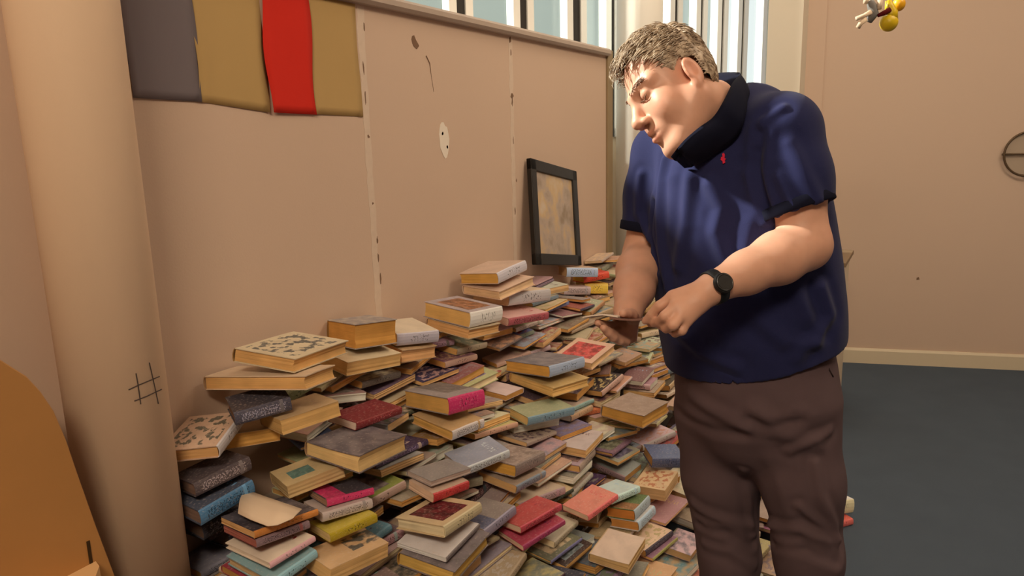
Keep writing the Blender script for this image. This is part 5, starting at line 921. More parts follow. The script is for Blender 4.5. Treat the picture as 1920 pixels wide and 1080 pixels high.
# the rest of the heap, seen only in slivers between the books on top: one mesh
hb = bmesh.new(); _hp = {}
hm_mats = [cover_mat((170, 145, 118), (120, 100, 85), (165, 140, 115), 'plain', 0), page_mat((205, 155, 90)), cover_mat((95, 80, 75), (140, 120, 100), (85, 75, 75), 'bars', 1), cover_mat((205, 185, 165), (150, 80, 70), (195, 180, 165), 'bars', 2)]
def heap_book(x, y, z, T, W, L, yaw, a, b, k):
    mt = book_matrix(x, y, z, yaw, a, b); mi = (0, 2, 3)[k % 3]; c = .0015; s = 1 if k % 2 else -1
    add_box(hb, (-W / 2, -L / 2, 0), (W / 2, L / 2, c), mt, mi=mi); add_box(hb, (-W / 2, -L / 2, T - c), (W / 2, L / 2, T), mt, mi=mi)
    add_box(hb, (s * W / 2 - c, -L / 2, c), (s * W / 2 + c, L / 2, T - c), mt, mi=mi)
    add_box(hb, (-W / 2 + .002, -L / 2 + .002, c), (W / 2 - .002, L / 2 - .002, T - c), mt, mi=1)
for k, d in enumerate(HEAP): heap_book(*d, k)
# buried courses that carry the visible ones
CORE_TOP = [
(0.51,1.145,0.0002,0.0394,0.238,0.186,0,0,0),
(0.565,1.335,0.0002,0.0394,0.238,0.186,0,0,0),
(0.57,1.525,0.0002,0.0394,0.238,0.186,0,0,0),
(0.575,1.715,0.0002,0.0394,0.238,0.186,0,0,0),
(0.575,1.905,0.0002,0.0394,0.238,0.186,0,0,0),
(0.575,2.095,0.0002,0.0394,0.238,0.186,0,0,0),
(0.575,2.285,0.0002,0.0394,0.238,0.186,0,0,0),
(0.6,2.475,0.0002,0.0394,0.238,0.186,0,0,0),
(0.62,2.665,0.0002,0.0394,0.238,0.186,0,0,0),
(0.64,2.855,0.0002,0.0394,0.238,0.186,0,0,0),
(0.625,3.045,0.0002,0.0394,0.238,0.186,0,0,0),
(0.61,3.235,0.0002,0.0394,0.238,0.186,0,0,0),
(0.59,3.425,0.0002,0.0394,0.238,0.186,0,0,0),
(0.59,3.615,0.0002,0.0394,0.238,0.186,0,0,0),
(0.59,3.805,0.0002,0.0394,0.238,0.186,0,0,0),
(0.495,1.235,0.0402,0.0394,0.238,0.186,0,0,0),
(0.52,1.425,0.0402,0.0394,0.238,0.186,0,0,0),
(0.53,1.615,0.0402,0.0394,0.238,0.186,0,0,0),
(0.53,1.805,0.0402,0.0394,0.238,0.186,0,0,0),
(0.53,1.995,0.0402,0.0394,0.238,0.186,0,0,0),
(0.53,2.185,0.0402,0.0394,0.238,0.186,0,0,0),
(0.54,2.375,0.0402,0.0394,0.238,0.186,0,0,0),
(0.56,2.565,0.0402,0.0394,0.238,0.186,0,0,0),
(0.585,2.755,0.0402,0.0394,0.238,0.186,0,0,0),
(0.585,2.945,0.0402,0.0394,0.238,0.186,0,0,0),
(0.565,3.135,0.0402,0.0394,0.238,0.186,0,0,0),
(0.545,3.325,0.0402,0.0394,0.238,0.186,0,0,0),
(0.535,3.515,0.0402,0.0394,0.238,0.186,0,0,0),
(0.535,3.705,0.0402,0.0394,0.238,0.186,0,0,0),
(0.405,1.145,0.0802,0.0394,0.238,0.186,0,0,0),
(0.47,1.335,0.0802,0.0394,0.238,0.186,0,0,0),
(0.48,1.525,0.0802,0.0394,0.238,0.186,0,0,0),
(0.48,1.715,0.0802,0.0394,0.238,0.186,0,0,0),
(0.48,1.905,0.0802,0.0394,0.238,0.186,0,0,0),
(0.48,2.095,0.0802,0.0394,0.238,0.186,0,0,0),
(0.48,2.285,0.0802,0.0394,0.238,0.186,0,0,0),
(0.505,2.475,0.0802,0.0394,0.238,0.186,0,0,0),
(0.525,2.665,0.0802,0.0394,0.238,0.186,0,0,0),
(0.54,2.855,0.0802,0.0394,0.238,0.186,0,0,0),
(0.525,3.045,0.0802,0.0394,0.238,0.186,0,0,0),
(0.505,3.235,0.0802,0.0394,0.238,0.186,0,0,0),
(0.48,3.425,0.0802,0.0394,0.238,0.186,0,0,0),
(0.48,3.615,0.0802,0.0394,0.238,0.186,0,0,0),
(0.48,3.805,0.0802,0.0394,0.238,0.186,0,0,0),
(0.4,1.235,0.1202,0.0394,0.238,0.186,0,0,0),
(0.43,1.425,0.1202,0.0394,0.238,0.186,0,0,0),
(0.435,1.615,0.1202,0.0394,0.238,0.186,0,0,0),
(0.435,1.805,0.1202,0.0394,0.238,0.186,0,0,0),
(0.435,1.995,0.1202,0.0394,0.238,0.186,0,0,0),
(0.435,2.185,0.1202,0.0394,0.238,0.186,0,0,0),
(0.445,2.375,0.1202,0.0394,0.238,0.186,0,0,0),
(0.465,2.565,0.1202,0.0394,0.238,0.186,0,0,0),
(0.485,2.755,0.1202,0.0394,0.238,0.186,0,0,0),
(0.485,2.945,0.1202,0.0394,0.238,0.186,0,0,0),
(0.465,3.135,0.1202,0.0394,0.238,0.186,0,0,0),
(0.44,3.325,0.1202,0.0394,0.238,0.186,0,0,0),
(0.43,3.515,0.1202,0.0394,0.238,0.186,0,0,0),
(0.43,3.705,0.1202,0.0394,0.238,0.186,0,0,0),
(0.3,1.145,0.1602,0.0394,0.238,0.186,0,0,0),
(0.38,1.335,0.1602,0.0394,0.238,0.186,0,0,0),
(0.39,1.525,0.1602,0.0394,0.238,0.186,0,0,0),
(0.395,1.715,0.1602,0.0394,0.238,0.186,0,0,0),
(0.395,1.905,0.1602,0.0394,0.238,0.186,0,0,0),
(0.395,2.095,0.1602,0.0394,0.238,0.186,0,0,0),
(0.395,2.285,0.1602,0.0394,0.238,0.186,0,0,0),
(0.41,2.475,0.1602,0.0394,0.238,0.186,0,0,0),
(0.43,2.665,0.1602,0.0394,0.238,0.186,0,0,0),
(0.44,2.855,0.1602,0.0394,0.238,0.186,0,0,0),
(0.425,3.045,0.1602,0.0394,0.238,0.186,0,0,0),
(0.4,3.235,0.1602,0.0394,0.238,0.186,0,0,0),
(0.375,3.425,0.1602,0.0394,0.238,0.186,0,0,0),
(0.375,3.615,0.1602,0.0394,0.238,0.186,0,0,0),
(0.375,3.805,0.1602,0.0394,0.238,0.186,0,0,0),
(0.305,1.235,0.2002,0.0394,0.238,0.186,0,0,0),
(0.34,1.425,0.2002,0.0394,0.238,0.186,0,0,0),
(0.35,1.615,0.2002,0.0394,0.238,0.186,0,0,0),
(0.35,1.805,0.2002,0.0394,0.238,0.186,0,0,0),
(0.35,1.995,0.2002,0.0394,0.238,0.186,0,0,0),
(0.35,2.185,0.2002,0.0394,0.238,0.186,0,0,0),
(0.355,2.375,0.2002,0.0394,0.238,0.186,0,0,0),
(0.375,2.565,0.2002,0.0394,0.238,0.186,0,0,0),
(0.39,2.755,0.2002,0.0394,0.238,0.186,0,0,0),
(0.39,2.945,0.2002,0.0394,0.238,0.186,0,0,0),
(0.365,3.135,0.2002,0.0394,0.238,0.186,0,0,0),
(0.335,3.325,0.2002,0.0394,0.238,0.186,0,0,0),
(0.325,3.515,0.2002,0.0394,0.238,0.186,0,0,0),
(0.325,3.705,0.2002,0.0394,0.238,0.186,0,0,0),
(0.205,1.145,0.2402,0.0394,0.238,0.186,0,0,0),
(0.29,1.335,0.2402,0.0394,0.238,0.186,0,0,0),
(0.3,1.525,0.2402,0.0394,0.238,0.186,0,0,0),
(0.305,1.715,0.2402,0.0394,0.238,0.186,0,0,0),
(0.305,1.905,0.2402,0.0394,0.238,0.186,0,0,0),
(0.305,2.095,0.2402,0.0394,0.238,0.186,0,0,0),
(0.305,2.285,0.2402,0.0394,0.238,0.186,0,0,0),
(0.32,2.475,0.2402,0.0394,0.238,0.186,0,0,0),
(0.335,2.665,0.2402,0.0394,0.238,0.186,0,0,0),
(0.345,2.855,0.2402,0.0394,0.238,0.186,0,0,0),
(0.33,3.045,0.2402,0.0394,0.238,0.186,0,0,0),
(0.3,3.235,0.2402,0.0394,0.238,0.186,0,0,0),
(0.27,3.425,0.2402,0.0394,0.238,0.186,0,0,0),
(0.27,3.615,0.2402,0.0394,0.238,0.186,0,0,0),
(0.27,3.805,0.2402,0.0394,0.238,0.186,0,0,0),
(0.215,1.235,0.2802,0.0394,0.238,0.186,0,0,0),
(0.255,1.425,0.2802,0.0394,0.238,0.186,0,0,0),
(0.265,1.615,0.2802,0.0394,0.238,0.186,0,0,0),
(0.265,1.805,0.2802,0.0394,0.238,0.186,0,0,0),
(0.265,1.995,0.2802,0.0394,0.238,0.186,0,0,0),
(0.265,2.185,0.2802,0.0394,0.238,0.186,0,0,0),
(0.27,2.375,0.2802,0.0394,0.238,0.186,0,0,0),
(0.285,2.565,0.2802,0.0394,0.238,0.186,0,0,0),
(0.3,2.755,0.2802,0.0394,0.238,0.186,0,0,0),
(0.295,2.945,0.2802,0.0394,0.238,0.186,0,0,0),
(0.265,3.135,0.2802,0.0394,0.238,0.186,0,0,0),
(0.235,3.325,0.2802,0.0394,0.238,0.186,0,0,0),
(0.22,3.515,0.2802,0.0394,0.238,0.186,0,0,0),
(0.22,3.705,0.2802,0.0394,0.238,0.186,0,0,0),
(0.205,1.335,0.3202,0.0394,0.238,0.186,0,0,0),
(0.215,1.525,0.3202,0.0394,0.238,0.186,0,0,0),
(0.22,1.715,0.3202,0.0394,0.238,0.186,0,0,0),
(0.22,1.905,0.3202,0.0394,0.238,0.186,0,0,0),
(0.22,2.095,0.3202,0.0394,0.238,0.186,0,0,0),
(0.22,2.285,0.3202,0.0394,0.238,0.186,0,0,0),
(0.235,2.475,0.3202,0.0394,0.238,0.186,0,0,0),
(0.245,2.665,0.3202,0.0394,0.238,0.186,0,0,0),
(0.255,2.855,0.3202,0.0394,0.238,0.186,0,0,0),
(0.235,3.045,0.3202,0.0394,0.238,0.186,0,0,0),
(0.205,3.235,0.3202,0.0394,0.238,0.186,0,0,0),
(0.17,3.425,0.3202,0.0394,0.238,0.186,0,0,0),
(0.17,3.615,0.3202,0.0394,0.238,0.186,0,0,0),
(0.17,3.805,0.3202,0.0394,0.238,0.186,0,0,0),
(0.125,1.235,0.3602,0.0394,0.238,0.186,0,0,0),
(0.17,1.425,0.3602,0.0394,0.238,0.186,0,0,0),
(0.18,1.615,0.3602,0.0394,0.238,0.186,0,0,0),
(0.18,1.805,0.3602,0.0394,0.238,0.186,0,0,0),
(0.18,1.995,0.3602,0.0394,0.238,0.186,0,0,0),
(0.18,2.185,0.3602,0.0394,0.238,0.186,0,0,0),
(0.185,2.375,0.3602,0.0394,0.238,0.186,0,0,0),
(0.195,2.565,0.3602,0.0394,0.238,0.186,0,0,0),
(0.205,2.755,0.3602,0.0394,0.238,0.186,0,0,0),
(0.205,2.945,0.3602,0.0394,0.238,0.186,0,0,0),
(0.17,3.135,0.3602,0.0394,0.238,0.186,0,0,0),
(0.14,3.325,0.3602,0.0394,0.238,0.186,0,0,0),
(0.122,3.515,0.3602,0.0394,0.234,0.186,0,0,0),
(0.122,3.705,0.3602,0.0394,0.234,0.186,0,0,0),
(0.122,1.335,0.4002,0.0394,0.234,0.186,0,0,0),
(0.135,1.525,0.4002,0.0394,0.238,0.186,0,0,0),
(0.14,1.715,0.4002,0.0394,0.238,0.186,0,0,0),
(0.14,1.905,0.4002,0.0394,0.238,0.186,0,0,0),
(0.14,2.095,0.4002,0.0394,0.238,0.186,0,0,0),
(0.14,2.285,0.4002,0.0394,0.238,0.186,0,0,0),
(0.15,2.475,0.4002,0.0394,0.238,0.186,0,0,0),
(0.16,2.665,0.4002,0.0394,0.238,0.186,0,0,0),
(0.165,2.855,0.4002,0.0394,0.238,0.186,0,0,0),
(0.14,3.045,0.4002,0.0394,0.238,0.186,0,0,0),
(0.114,3.235,0.4002,0.0394,0.219,0.186,0,0,0),
(0.1,3.425,0.4002,0.0394,0.189,0.186,0,0,0),
(0.1,3.615,0.4002,0.0394,0.189,0.186,0,0,0),
(0.1,3.805,0.4002,0.0394,0.189,0.186,0,0,0),
(0.082,1.235,0.4402,0.0394,0.154,0.186,0,0,0),
(0.105,1.425,0.4402,0.0394,0.199,0.186,0,0,0),
(0.112,1.615,0.4402,0.0394,0.214,0.186,0,0,0),
(0.112,1.805,0.4402,0.0394,0.214,0.186,0,0,0),
(0.112,1.995,0.4402,0.0394,0.214,0.186,0,0,0),
(0.112,2.185,0.4402,0.0394,0.214,0.186,0,0,0),
(0.112,2.375,0.4402,0.0394,0.214,0.186,0,0,0),
(0.117,2.565,0.4402,0.0394,0.224,0.186,0,0,0),
(0.122,2.755,0.4402,0.0394,0.234,0.186,0,0,0),
(0.12,2.945,0.4402,0.0394,0.229,0.186,0,0,0),
(0.102,3.135,0.4402,0.0394,0.194,0.186,0,0,0),
(0.082,3.325,0.4402,0.0394,0.154,0.186,0,0,0),
(0.074,3.515,0.4402,0.0394,0.139,0.186,0,0,0),
(0.074,3.705,0.4402,0.0394,0.139,0.186,0,0,0),
(0.08,1.335,0.4802,0.0394,0.149,0.186,0,0,0),
(0.087,1.525,0.4802,0.0394,0.164,0.186,0,0,0),
(0.092,1.715,0.4802,0.0394,0.174,0.186,0,0,0),
(0.092,1.905,0.4802,0.0394,0.174,0.186,0,0,0),
(0.092,2.095,0.4802,0.0394,0.174,0.186,0,0,0),
(0.092,2.285,0.4802,0.0394,0.174,0.186,0,0,0),
(0.094,2.475,0.4802,0.0394,0.179,0.186,0,0,0),
(0.097,2.665,0.4802,0.0394,0.184,0.186,0,0,0),
(0.1,2.855,0.4802,0.0394,0.189,0.186,0,0,0),
(0.087,3.045,0.4802,0.0394,0.164,0.186,0,0,0),
(0.07,3.235,0.4802,0.0394,0.129,0.186,0,0,0),
(0.05,3.425,0.4802,0.0394,0.089,0.186,0,0,0),
(0.05,3.615,0.4802,0.0394,0.089,0.186,0,0,0),
(0.05,3.805,0.4802,0.0394,0.089,0.186,0,0,0),
(0.064,1.425,0.5202,0.0394,0.119,0.186,0,0,0),
(0.072,1.615,0.5202,0.0394,0.134,0.186,0,0,0),
(0.072,1.805,0.5202,0.0394,0.134,0.186,0,0,0),
(0.072,1.995,0.5202,0.0394,0.134,0.186,0,0,0),
(0.072,2.185,0.5202,0.0394,0.134,0.186,0,0,0),
(0.072,2.375,0.5202,0.0394,0.134,0.186,0,0,0),
(0.074,2.565,0.5202,0.0394,0.139,0.186,0,0,0),
(0.077,2.755,0.5202,0.0394,0.144,0.186,0,0,0),
(0.074,2.945,0.5202,0.0394,0.139,0.186,0,0,0),
(0.057,3.135,0.5202,0.0394,0.104,0.186,0,0,0),
(0.034,3.325,0.5202,0.0394,0.059,0.186,0,0,0),
(0.047,1.525,0.5602,0.0394,0.084,0.186,0,0,0),
(0.052,1.715,0.5602,0.0394,0.094,0.186,0,0,0),
(0.052,1.905,0.5602,0.0394,0.094,0.186,0,0,0),
(0.052,2.095,0.5602,0.0394,0.094,0.186,0,0,0),
(0.052,2.285,0.5602,0.0394,0.094,0.186,0,0,0),
(0.052,2.475,0.5602,0.0394,0.094,0.186,0,0,0),
(0.054,2.665,0.5602,0.0394,0.099,0.186,0,0,0),
(0.057,2.855,0.5602,0.0394,0.104,0.186,0,0,0),
(0.042,3.045,0.5602,0.0394,0.074,0.186,0,0,0),
(0.034,2.755,0.6002,0.0394,0.059,0.186,0,0,0),
]
for k, d in enumerate(CORE_TOP): heap_book(*d, k)
ho = obj('books', hb, hm_mats); tag(ho, 'remaining loose books packed underneath the visible books of the big heap against the wall', 'books', kind='stuff')
# ------------------------------------------------------------------ the man
HF = Vector((-math.sin(_y), math.cos(_y), 0)); RH = Vector((HF.y, -HF.x, 0))
QS = 1.10
def at(px, py, q):
    """point in the direction of a photograph pixel, q metres ahead (times the man's distance factor)"""
    v = px_ray(px, py); return np.array(CAM + v * (q * QS / v.dot(HF)))
class Field:
    """signed distance on a grid, built up by smooth unions of simple solids, then meshed (surface nets)"""
    def __init__(s, lo, hi, h):
        s.lo = np.array(lo, np.float32); s.h = h; s.n = np.ceil((np.array(hi) - lo) / h).astype(int) + 1
        s.D = np.full(s.n, 0.06, np.float32)
    def box(s, lo, hi):
        a = np.maximum(np.floor((np.array(lo) - s.lo) / s.h).astype(int), 0); b = np.minimum(np.ceil((np.array(hi) - s.lo) / s.h).astype(int) + 1, s.n)
        if (b <= a).any(): return None, None
        g = [s.lo[i] + s.h * np.arange(a[i], b[i], dtype=np.float32) for i in range(3)]
        P = np.stack(np.meshgrid(*g, indexing='ij'), -1)
        return tuple(slice(a[i], b[i]) for i in range(3)), P
    def put(s, lo, hi, fn, k=0.0, op='add'):
        m = 0.06 + k
        sl, P = s.box(np.array(lo) - m, np.array(hi) + m)
        if sl is None: return
        d = fn(P).astype(np.float32); A = s.D[sl]
        if op == 'add':
            if k > 0:
                h = np.clip(.5 + .5 * (A - d) / k, 0, 1); s.D[sl] = A * (1 - h) + d * h - k * h * (1 - h)
            else: s.D[sl] = np.minimum(A, d)
        elif op == 'cut':
            if k > 0:
                h = np.clip(.5 - .5 * (A + d) / k, 0, 1); s.D[sl] = A * (1 - h) - d * h + k * h * (1 - h)
            else: s.D[sl] = np.maximum(A, -d)
    def cone(s, a, b, r1, r2, k=0.0, op='add', sq=None):
        """tapered round-ended bar; sq = (direction, factor) flattens it"""
        a, b = np.array(a, float), np.array(b, float); R_ = max(r1, r2)
        def fn(P):
            A, B, Q = a, b, P
            f = 1.0
            if sq is not None:
                dv, fa = sq; dv = np.array(dv) / np.linalg.norm(dv)
                def T(X): return X + ((X - a) @ dv)[..., None] * dv * (1 / fa - 1)
                Q = T(P); B = T(b); f = min(1.0, fa)
            ab = B - A; l2 = ab @ ab + 1e-12
            t = np.clip(((Q - A) @ ab) / l2, 0, 1)
            d = np.linalg.norm(Q - A - t[..., None] * ab, axis=-1) - (r1 + (r2 - r1) * t)
            return d * f
        m = R_ * (sq[1] if sq and sq[1] > 1 else 1)
        s.put(np.minimum(a, b) - m, np.maximum(a, b) + m, fn, k, op)
    def chain(s, pts, rs, k=0.0, op='add', sq=None):
        for i in range(len(pts) - 1): s.cone(pts[i], pts[i + 1], rs[i], rs[i + 1], k, op, sq)
    def ell(s, c, r, M=None, k=0.0, op='add'):
        c = np.array(c, float); r = np.array(r, float); M_ = np.eye(3) if M is None else np.array(M)
        def fn(P):
            q = (P - c) @ M_.T; k0 = np.linalg.norm(q / r, axis=-1); k1 = np.linalg.norm(q / (r * r), axis=-1) + 1e-9
            return k0 * (k0 - 1) / k1
        s.put(c - r.max(), c + r.max(), fn, k, op)
    def plane(s, p, n, op='cut'):
        """remove the side the normal points to"""
        p = np.array(p); n = np.array(n) / np.linalg.norm(n)
        for i in range(s.n[0]):
            g = s.lo + s.h * np.array([i, 0, 0])
            Y = g[1] + s.h * np.arange(s.n[1]); Z = g[2] + s.h * np.arange(s.n[2])
            d = (g[0] - p[0]) * n[0] + (Y[:, None] - p[1]) * n[1] + (Z[None, :] - p[2]) * n[2]
            s.D[i] = np.maximum(s.D[i], d)
    def mesh(s):
        D = s.D; ins = D < 0
        nx, ny, nz = D.shape
        c = ins[:-1, :-1, :-1].astype(np.int8)
        cnt = np.zeros((nx - 1, ny - 1, nz - 1), np.int8)
        for i in (0, 1):
            for j in (0, 1):
                for k in (0, 1): cnt += ins[i:nx - 1 + i, j:ny - 1 + j, k:nz - 1 + k]
        act = (cnt > 0) & (cnt < 8); del cnt, c
        I = np.argwhere(act); idx = np.full(act.shape, -1, np.int32); idx[act] = np.arange(len(I))
        acc = np.zeros((len(I), 3)); num = np.zeros(len(I))
        cor = np.array([(i, j, k) for i in (0, 1) for j in (0, 1) for k in (0, 1)])
        val = np.stack([D[I[:, 0] + a, I[:, 1] + b, I[:, 2] + e] for a, b, e in cor], 1)
        for p in range(8):
            for q in range(p + 1, 8):
                if np.abs(cor[p] - cor[q]).sum() != 1: continue
                m = (val[:, p] < 0) != (val[:, q] < 0)
                t = np.where(m, val[:, p] / (val[:, p] - val[:, q] + 1e-20), 0)[:, None]
                acc += np.where(m[:, None], cor[p] + (cor[q] - cor[p]) * t, 0); num += m
        V = s.lo + (I + acc / num[:, None]) * s.h
        F = []
        for ax in range(3):
            o1, o2 = [(1, 2), (2, 0), (0, 1)][ax]
            sl0 = [slice(0, n - 1) for n in D.shape]; sl1 = list(sl0)
            sl0[o1] = slice(1, D.shape[o1] - 1); sl0[o2] = slice(1, D.shape[o2] - 1)
            sl1 = list(sl0); sl1[ax] = slice(1, D.shape[ax]); sl0[ax] = slice(0, D.shape[ax] - 1)
            a, b = ins[tuple(sl0)], ins[tuple(sl1)]
            E = np.argwhere(a != b)
            fl = a[E[:, 0], E[:, 1], E[:, 2]]
            E = E.copy(); E[:, o1] += 1; E[:, o2] += 1
            def v(d1, d2):
                G = E.copy(); G[:, o1] += d1; G[:, o2] += d2
                return idx[G[:, 0], G[:, 1], G[:, 2]]
            q = np.stack([v(-1, -1), v(0, -1), v(0, 0), v(-1, 0)], 1)
            q[~fl] = q[~fl][:, ::-1]
            F.append(q)
        F = np.concatenate(F); F = F[(F >= 0).all(1)]
        return V, F
def relax(V, F, it=2, w=0.5):
    for _ in range(it):
        S = np.zeros_like(V); n = np.zeros(len(V))
        for a, b in ((0, 1), (1, 2), (2, 3), (3, 0)):
            np.add.at(S, F[:, a], V[F[:, b]]); np.add.at(S, F[:, b], V[F[:, a]]); np.add.at(n, F[:, a], 1); np.add.at(n, F[:, b], 1)
        V = V * (1 - w) + w * S / np.maximum(n, 1)[:, None]
    return V
def vnormals(V, F):
    fn_ = np.cross(V[F[:, 2]] - V[F[:, 0]], V[F[:, 3]] - V[F[:, 1]]); N = np.zeros_like(V)
    for i in range(4): np.add.at(N, F[:, i], fn_)
    return N / (np.linalg.norm(N, axis=1)[:, None] + 1e-12)
def np_obj(name, V, F, m, parent=None, colors=None):
    me = bpy.data.meshes.new(name)
    me.vertices.add(len(V)); me.vertices.foreach_set('co', V.astype(np.float32).ravel())
    me.loops.add(F.size); me.loops.foreach_set('vertex_index', F.astype(np.int32).ravel())
    me.polygons.add(len(F)); me.polygons.foreach_set('loop_start', (np.arange(len(F)) * F.shape[1]).astype(np.int32))
    me.polygons.foreach_set('use_smooth', np.ones(len(F), bool))
    me.update(calc_edges=True); me.validate()
    if colors is not None:
        at_ = me.color_attributes.new('tint', 'FLOAT_COLOR', 'POINT'); at_.data.foreach_set('color', np.c_[colors, np.ones(len(colors))].astype(np.float32).ravel())
    me.materials.append(m)
    return link(bpy.data.objects.new(name, me), parent)
def to_px(V):
    d = V - np.array(CAM); z = d @ np.array(FWD)
    return 960 + FPX * (d @ np.array(RGT)) / z, 540 - FPX * (d @ np.array(UPV)) / z, z
def front_point(V, N, px, py):
    x, y, z = to_px(V); dd = np.hypot(x - px, y - py) + np.where((N @ np.array(FWD)) < 0, 0, 500) + z * 8
    return V[np.argmin(dd)]
def folds(V, F, lines):
    """soft creases: each line runs over the cloth, w wide, a high"""
    N = vnormals(V, F)
    out = np.zeros(len(V))
    for pts, a, w in lines:
        P3 = [front_point(V, N, *p) for p in pts]
        best = np.full(len(V), 9.0)
        for p, q in zip(P3, P3[1:]):
            ab = q - p; t = np.clip(((V - p) @ ab) / (ab @ ab + 1e-9), 0, 1); best = np.minimum(best, np.linalg.norm(V - p - t[:, None] * ab, axis=1))
        out += a * (np.exp(-(best / w) ** 2) - .45 * np.exp(-((best - 2 * w) / w) ** 2))
    return V + N * out[:, None]
def vnoise(V, sc, seed):
    """cheap smooth noise"""
    r_ = np.random.default_rng(seed); o = np.zeros(len(V))
    for _ in range(10):
        k = r_.normal(size=3) * sc; o += np.sin(V @ k + r_.uniform(0, 6.28))
    return o / 3.2

# body frame: the way the chest faces, and towards his left hand
FV = np.array((-HF - RH).normalized()); LV = np.array([-FV[1], FV[0], 0.0]); UZ = np.array([0, 0, 1.0])
SL, EL, WL_ = at(1470, 247, 1.49), at(1511, 460, 1.425), at(1336, 540, 1.34)
SR, ER, WR = at(1242, 287, 1.77), at(1207, 478, 1.755), at(1178, 583, 1.535)
NB = at(1348, 212, 1.65)
HL, KL, AL = at(1487, 770, 1.555), at(1517, 1040, 1.53), None
HR, KR = at(1341, 770, 1.68), at(1366, 1040, 1.66)
AL = KL + np.array([0.02, 0.05, -KL[2] + 0.10]); AR = KR + np.array([0.0, 0.05, -KR[2] + 0.10])
person = empty('person', Vector((float((AL + AR)[0] / 2), float((AL + AR)[1] / 2), 0)))
tag(person, 'man in a navy polo shirt and brown trousers looking down at the booklet he holds', 'person')
bpy.context.view_layer.update()
def adopt(o, par=person):
    o.parent = par; o.matrix_parent_inverse = par.matrix_world.inverted(); return o

# head axes: lateral (his left), forward (nose), up
HO = at(1268, 170.4, 1.54); HS = 0.934 * QS
_M = np.array([[0.499, -0.758, 0.419], [-0.624, -0.65, -0.433], [-0.601, 0.045, 0.798]])
HM = np.linalg.svd(_M); HM = HM[0] @ HM[2]
def hp(x, y, z): return HO + HS * (np.array([x, y, z]) @ HM)
def hell(f, c, r, k=0.0, op='add', rz=None):
    M = HM
    if rz is not None:
        c_, s_ = math.cos(rz), math.sin(rz); M = np.array([[c_, s_, 0], [-s_, c_, 0], [0, 0, 1]]) @ HM
    f.ell(hp(*c), np.array(r) * HS, M, k * HS, op)
def hcone(f, a, b, r1, r2, k=0.0, op='add'): f.cone(hp(*a), hp(*b), r1 * HS, r2 * HS, k * HS, op)

allj = np.array([SL, EL, WL_, SR, ER, WR, HL, KL, AL, HR, KR, AR, HO, at(1120, 610, 1.45)])
f = Field(allj.min(0) - np.array([.20, .20, .12]), allj.max(0) + np.array([.2, .2, .2]), 0.0033)
# trunk and legs (under the clothes)
f.chain([at(1412, 745, 1.62), at(1402, 600, 1.62), at(1386, 440, 1.62), at(1370, 310, 1.63)], [.145, .165, .165, .14], .05, sq=(FV, .85))
f.cone(SL, SR, .060, .060, .05); f.cone(at(1370, 300, 1.63), NB, .11, .07, .05)
f.chain([HL, KL, AL], [.082, .058, .045], .03); f.chain([HR, KR, AR], [.082, .058, .045], .03)
for A in (AL, AR):
    f.cone(A + np.array([0, 0, -.055]), A + FV * .15 + np.array([0, 0, -.065]), .036, .030, .02)
# arms
f.chain([SL, SL * .45 + EL * .55, EL], [.062, .058, .050], .02)
f.chain([EL, EL * .70 + WL_ * .30, EL * .35 + WL_ * .65, WL_], [.050, .054, .043, .0315], .02)
f.chain([SR, SR * .45 + ER * .55, ER], [.060, .058, .052], .02)
f.chain([ER, ER * .7 + WR * .3, ER * .35 + WR * .65, WR], [.052, .056, .047, .034], .02)
# left hand: back of the hand towards us, finger and thumb pinching the booklet
mc = [at(1262, 557, 1.335), at(1268, 574, 1.315), at(1277, 590, 1.305), at(1288, 601, 1.305)]
for m_, r_ in zip(mc, (.0150, .0150, .0140, .0125)): f.cone(WL_, m_, .023, r_, .014)
f.cone((WL_ + mc[1]) / 2, (WL_ + mc[2]) / 2, .021, .021, .012)
fing = [([mc[0], at(1237, 574, 1.335), at(1222, 590, 1.345), at(1210, 602, 1.355)], [.0130, .0112, .0098, .0082]),
        ([mc[1], at(1247, 593, 1.305), at(1236, 603, 1.325), at(1226, 607, 1.345)], [.0130, .0115, .0100, .0084]),
        ([mc[2], at(1262, 610, 1.290), at(1249, 616, 1.315), at(1240, 612, 1.340)], [.0125, .0108, .0095, .0080]),
        ([mc[3], at(1279, 620, 1.300), at(1266, 625, 1.320), at(1256, 619, 1.340)], [.0112, .0095, .0084, .0072]),
        ([at(1312, 557, 1.380), at(1275, 580, 1.410), at(1246, 597, 1.395), at(1220, 606, 1.375)], [.0175, .0145, .0115, .0092])]
for p_, r_ in fing: f.chain(p_, r_, .0035)
# right hand: below the booklet, palm up, fingers under it, thumb on top
mr_ = [at(1158, 611, 1.470), at(1165, 621, 1.460), at(1174, 629, 1.460), at(1184, 633, 1.470)]
for m_, r_ in zip(mr_, (.0150, .0150, .0140, .0130)): f.cone(WR, m_, .024, r_, .014)
fing = [([mr_[0], at(1141, 612, 1.440), at(1130, 609, 1.415), at(1121, 605, 1.400)], [.0130, .0112, .0100, .0084]),
        ([mr_[1], at(1150, 626, 1.420), at(1140, 622, 1.395), at(1132, 615, 1.385)], [.0130, .0114, .0100, .0084]),
        ([mr_[2], at(1161, 636, 1.425), at(1150, 633, 1.400), at(1142, 625, 1.390)], [.0125, .0108, .0096, .0080]),
        ([mr_[3], at(1174, 641, 1.435), at(1163, 640, 1.415), at(1154, 633, 1.405)], [.0110, .0095, .0085, .0072]),
        ([at(1186, 597, 1.490), at(1184, 590, 1.455), at(1176, 588, 1.430), at(1168, 588, 1.410)], [.0165, .0135, .0112, .0090])]
for p_, r_ in fing: f.chain(p_, r_, .0035)
# neck
f.cone(NB, hp(0, -.022, -.05), .066, .062, .03)
f.cone(NB + (hp(0, .05, -.10) - hp(0, -.02, -.10)) * .4, hp(0, .035, -.085), .055, .045, .03)
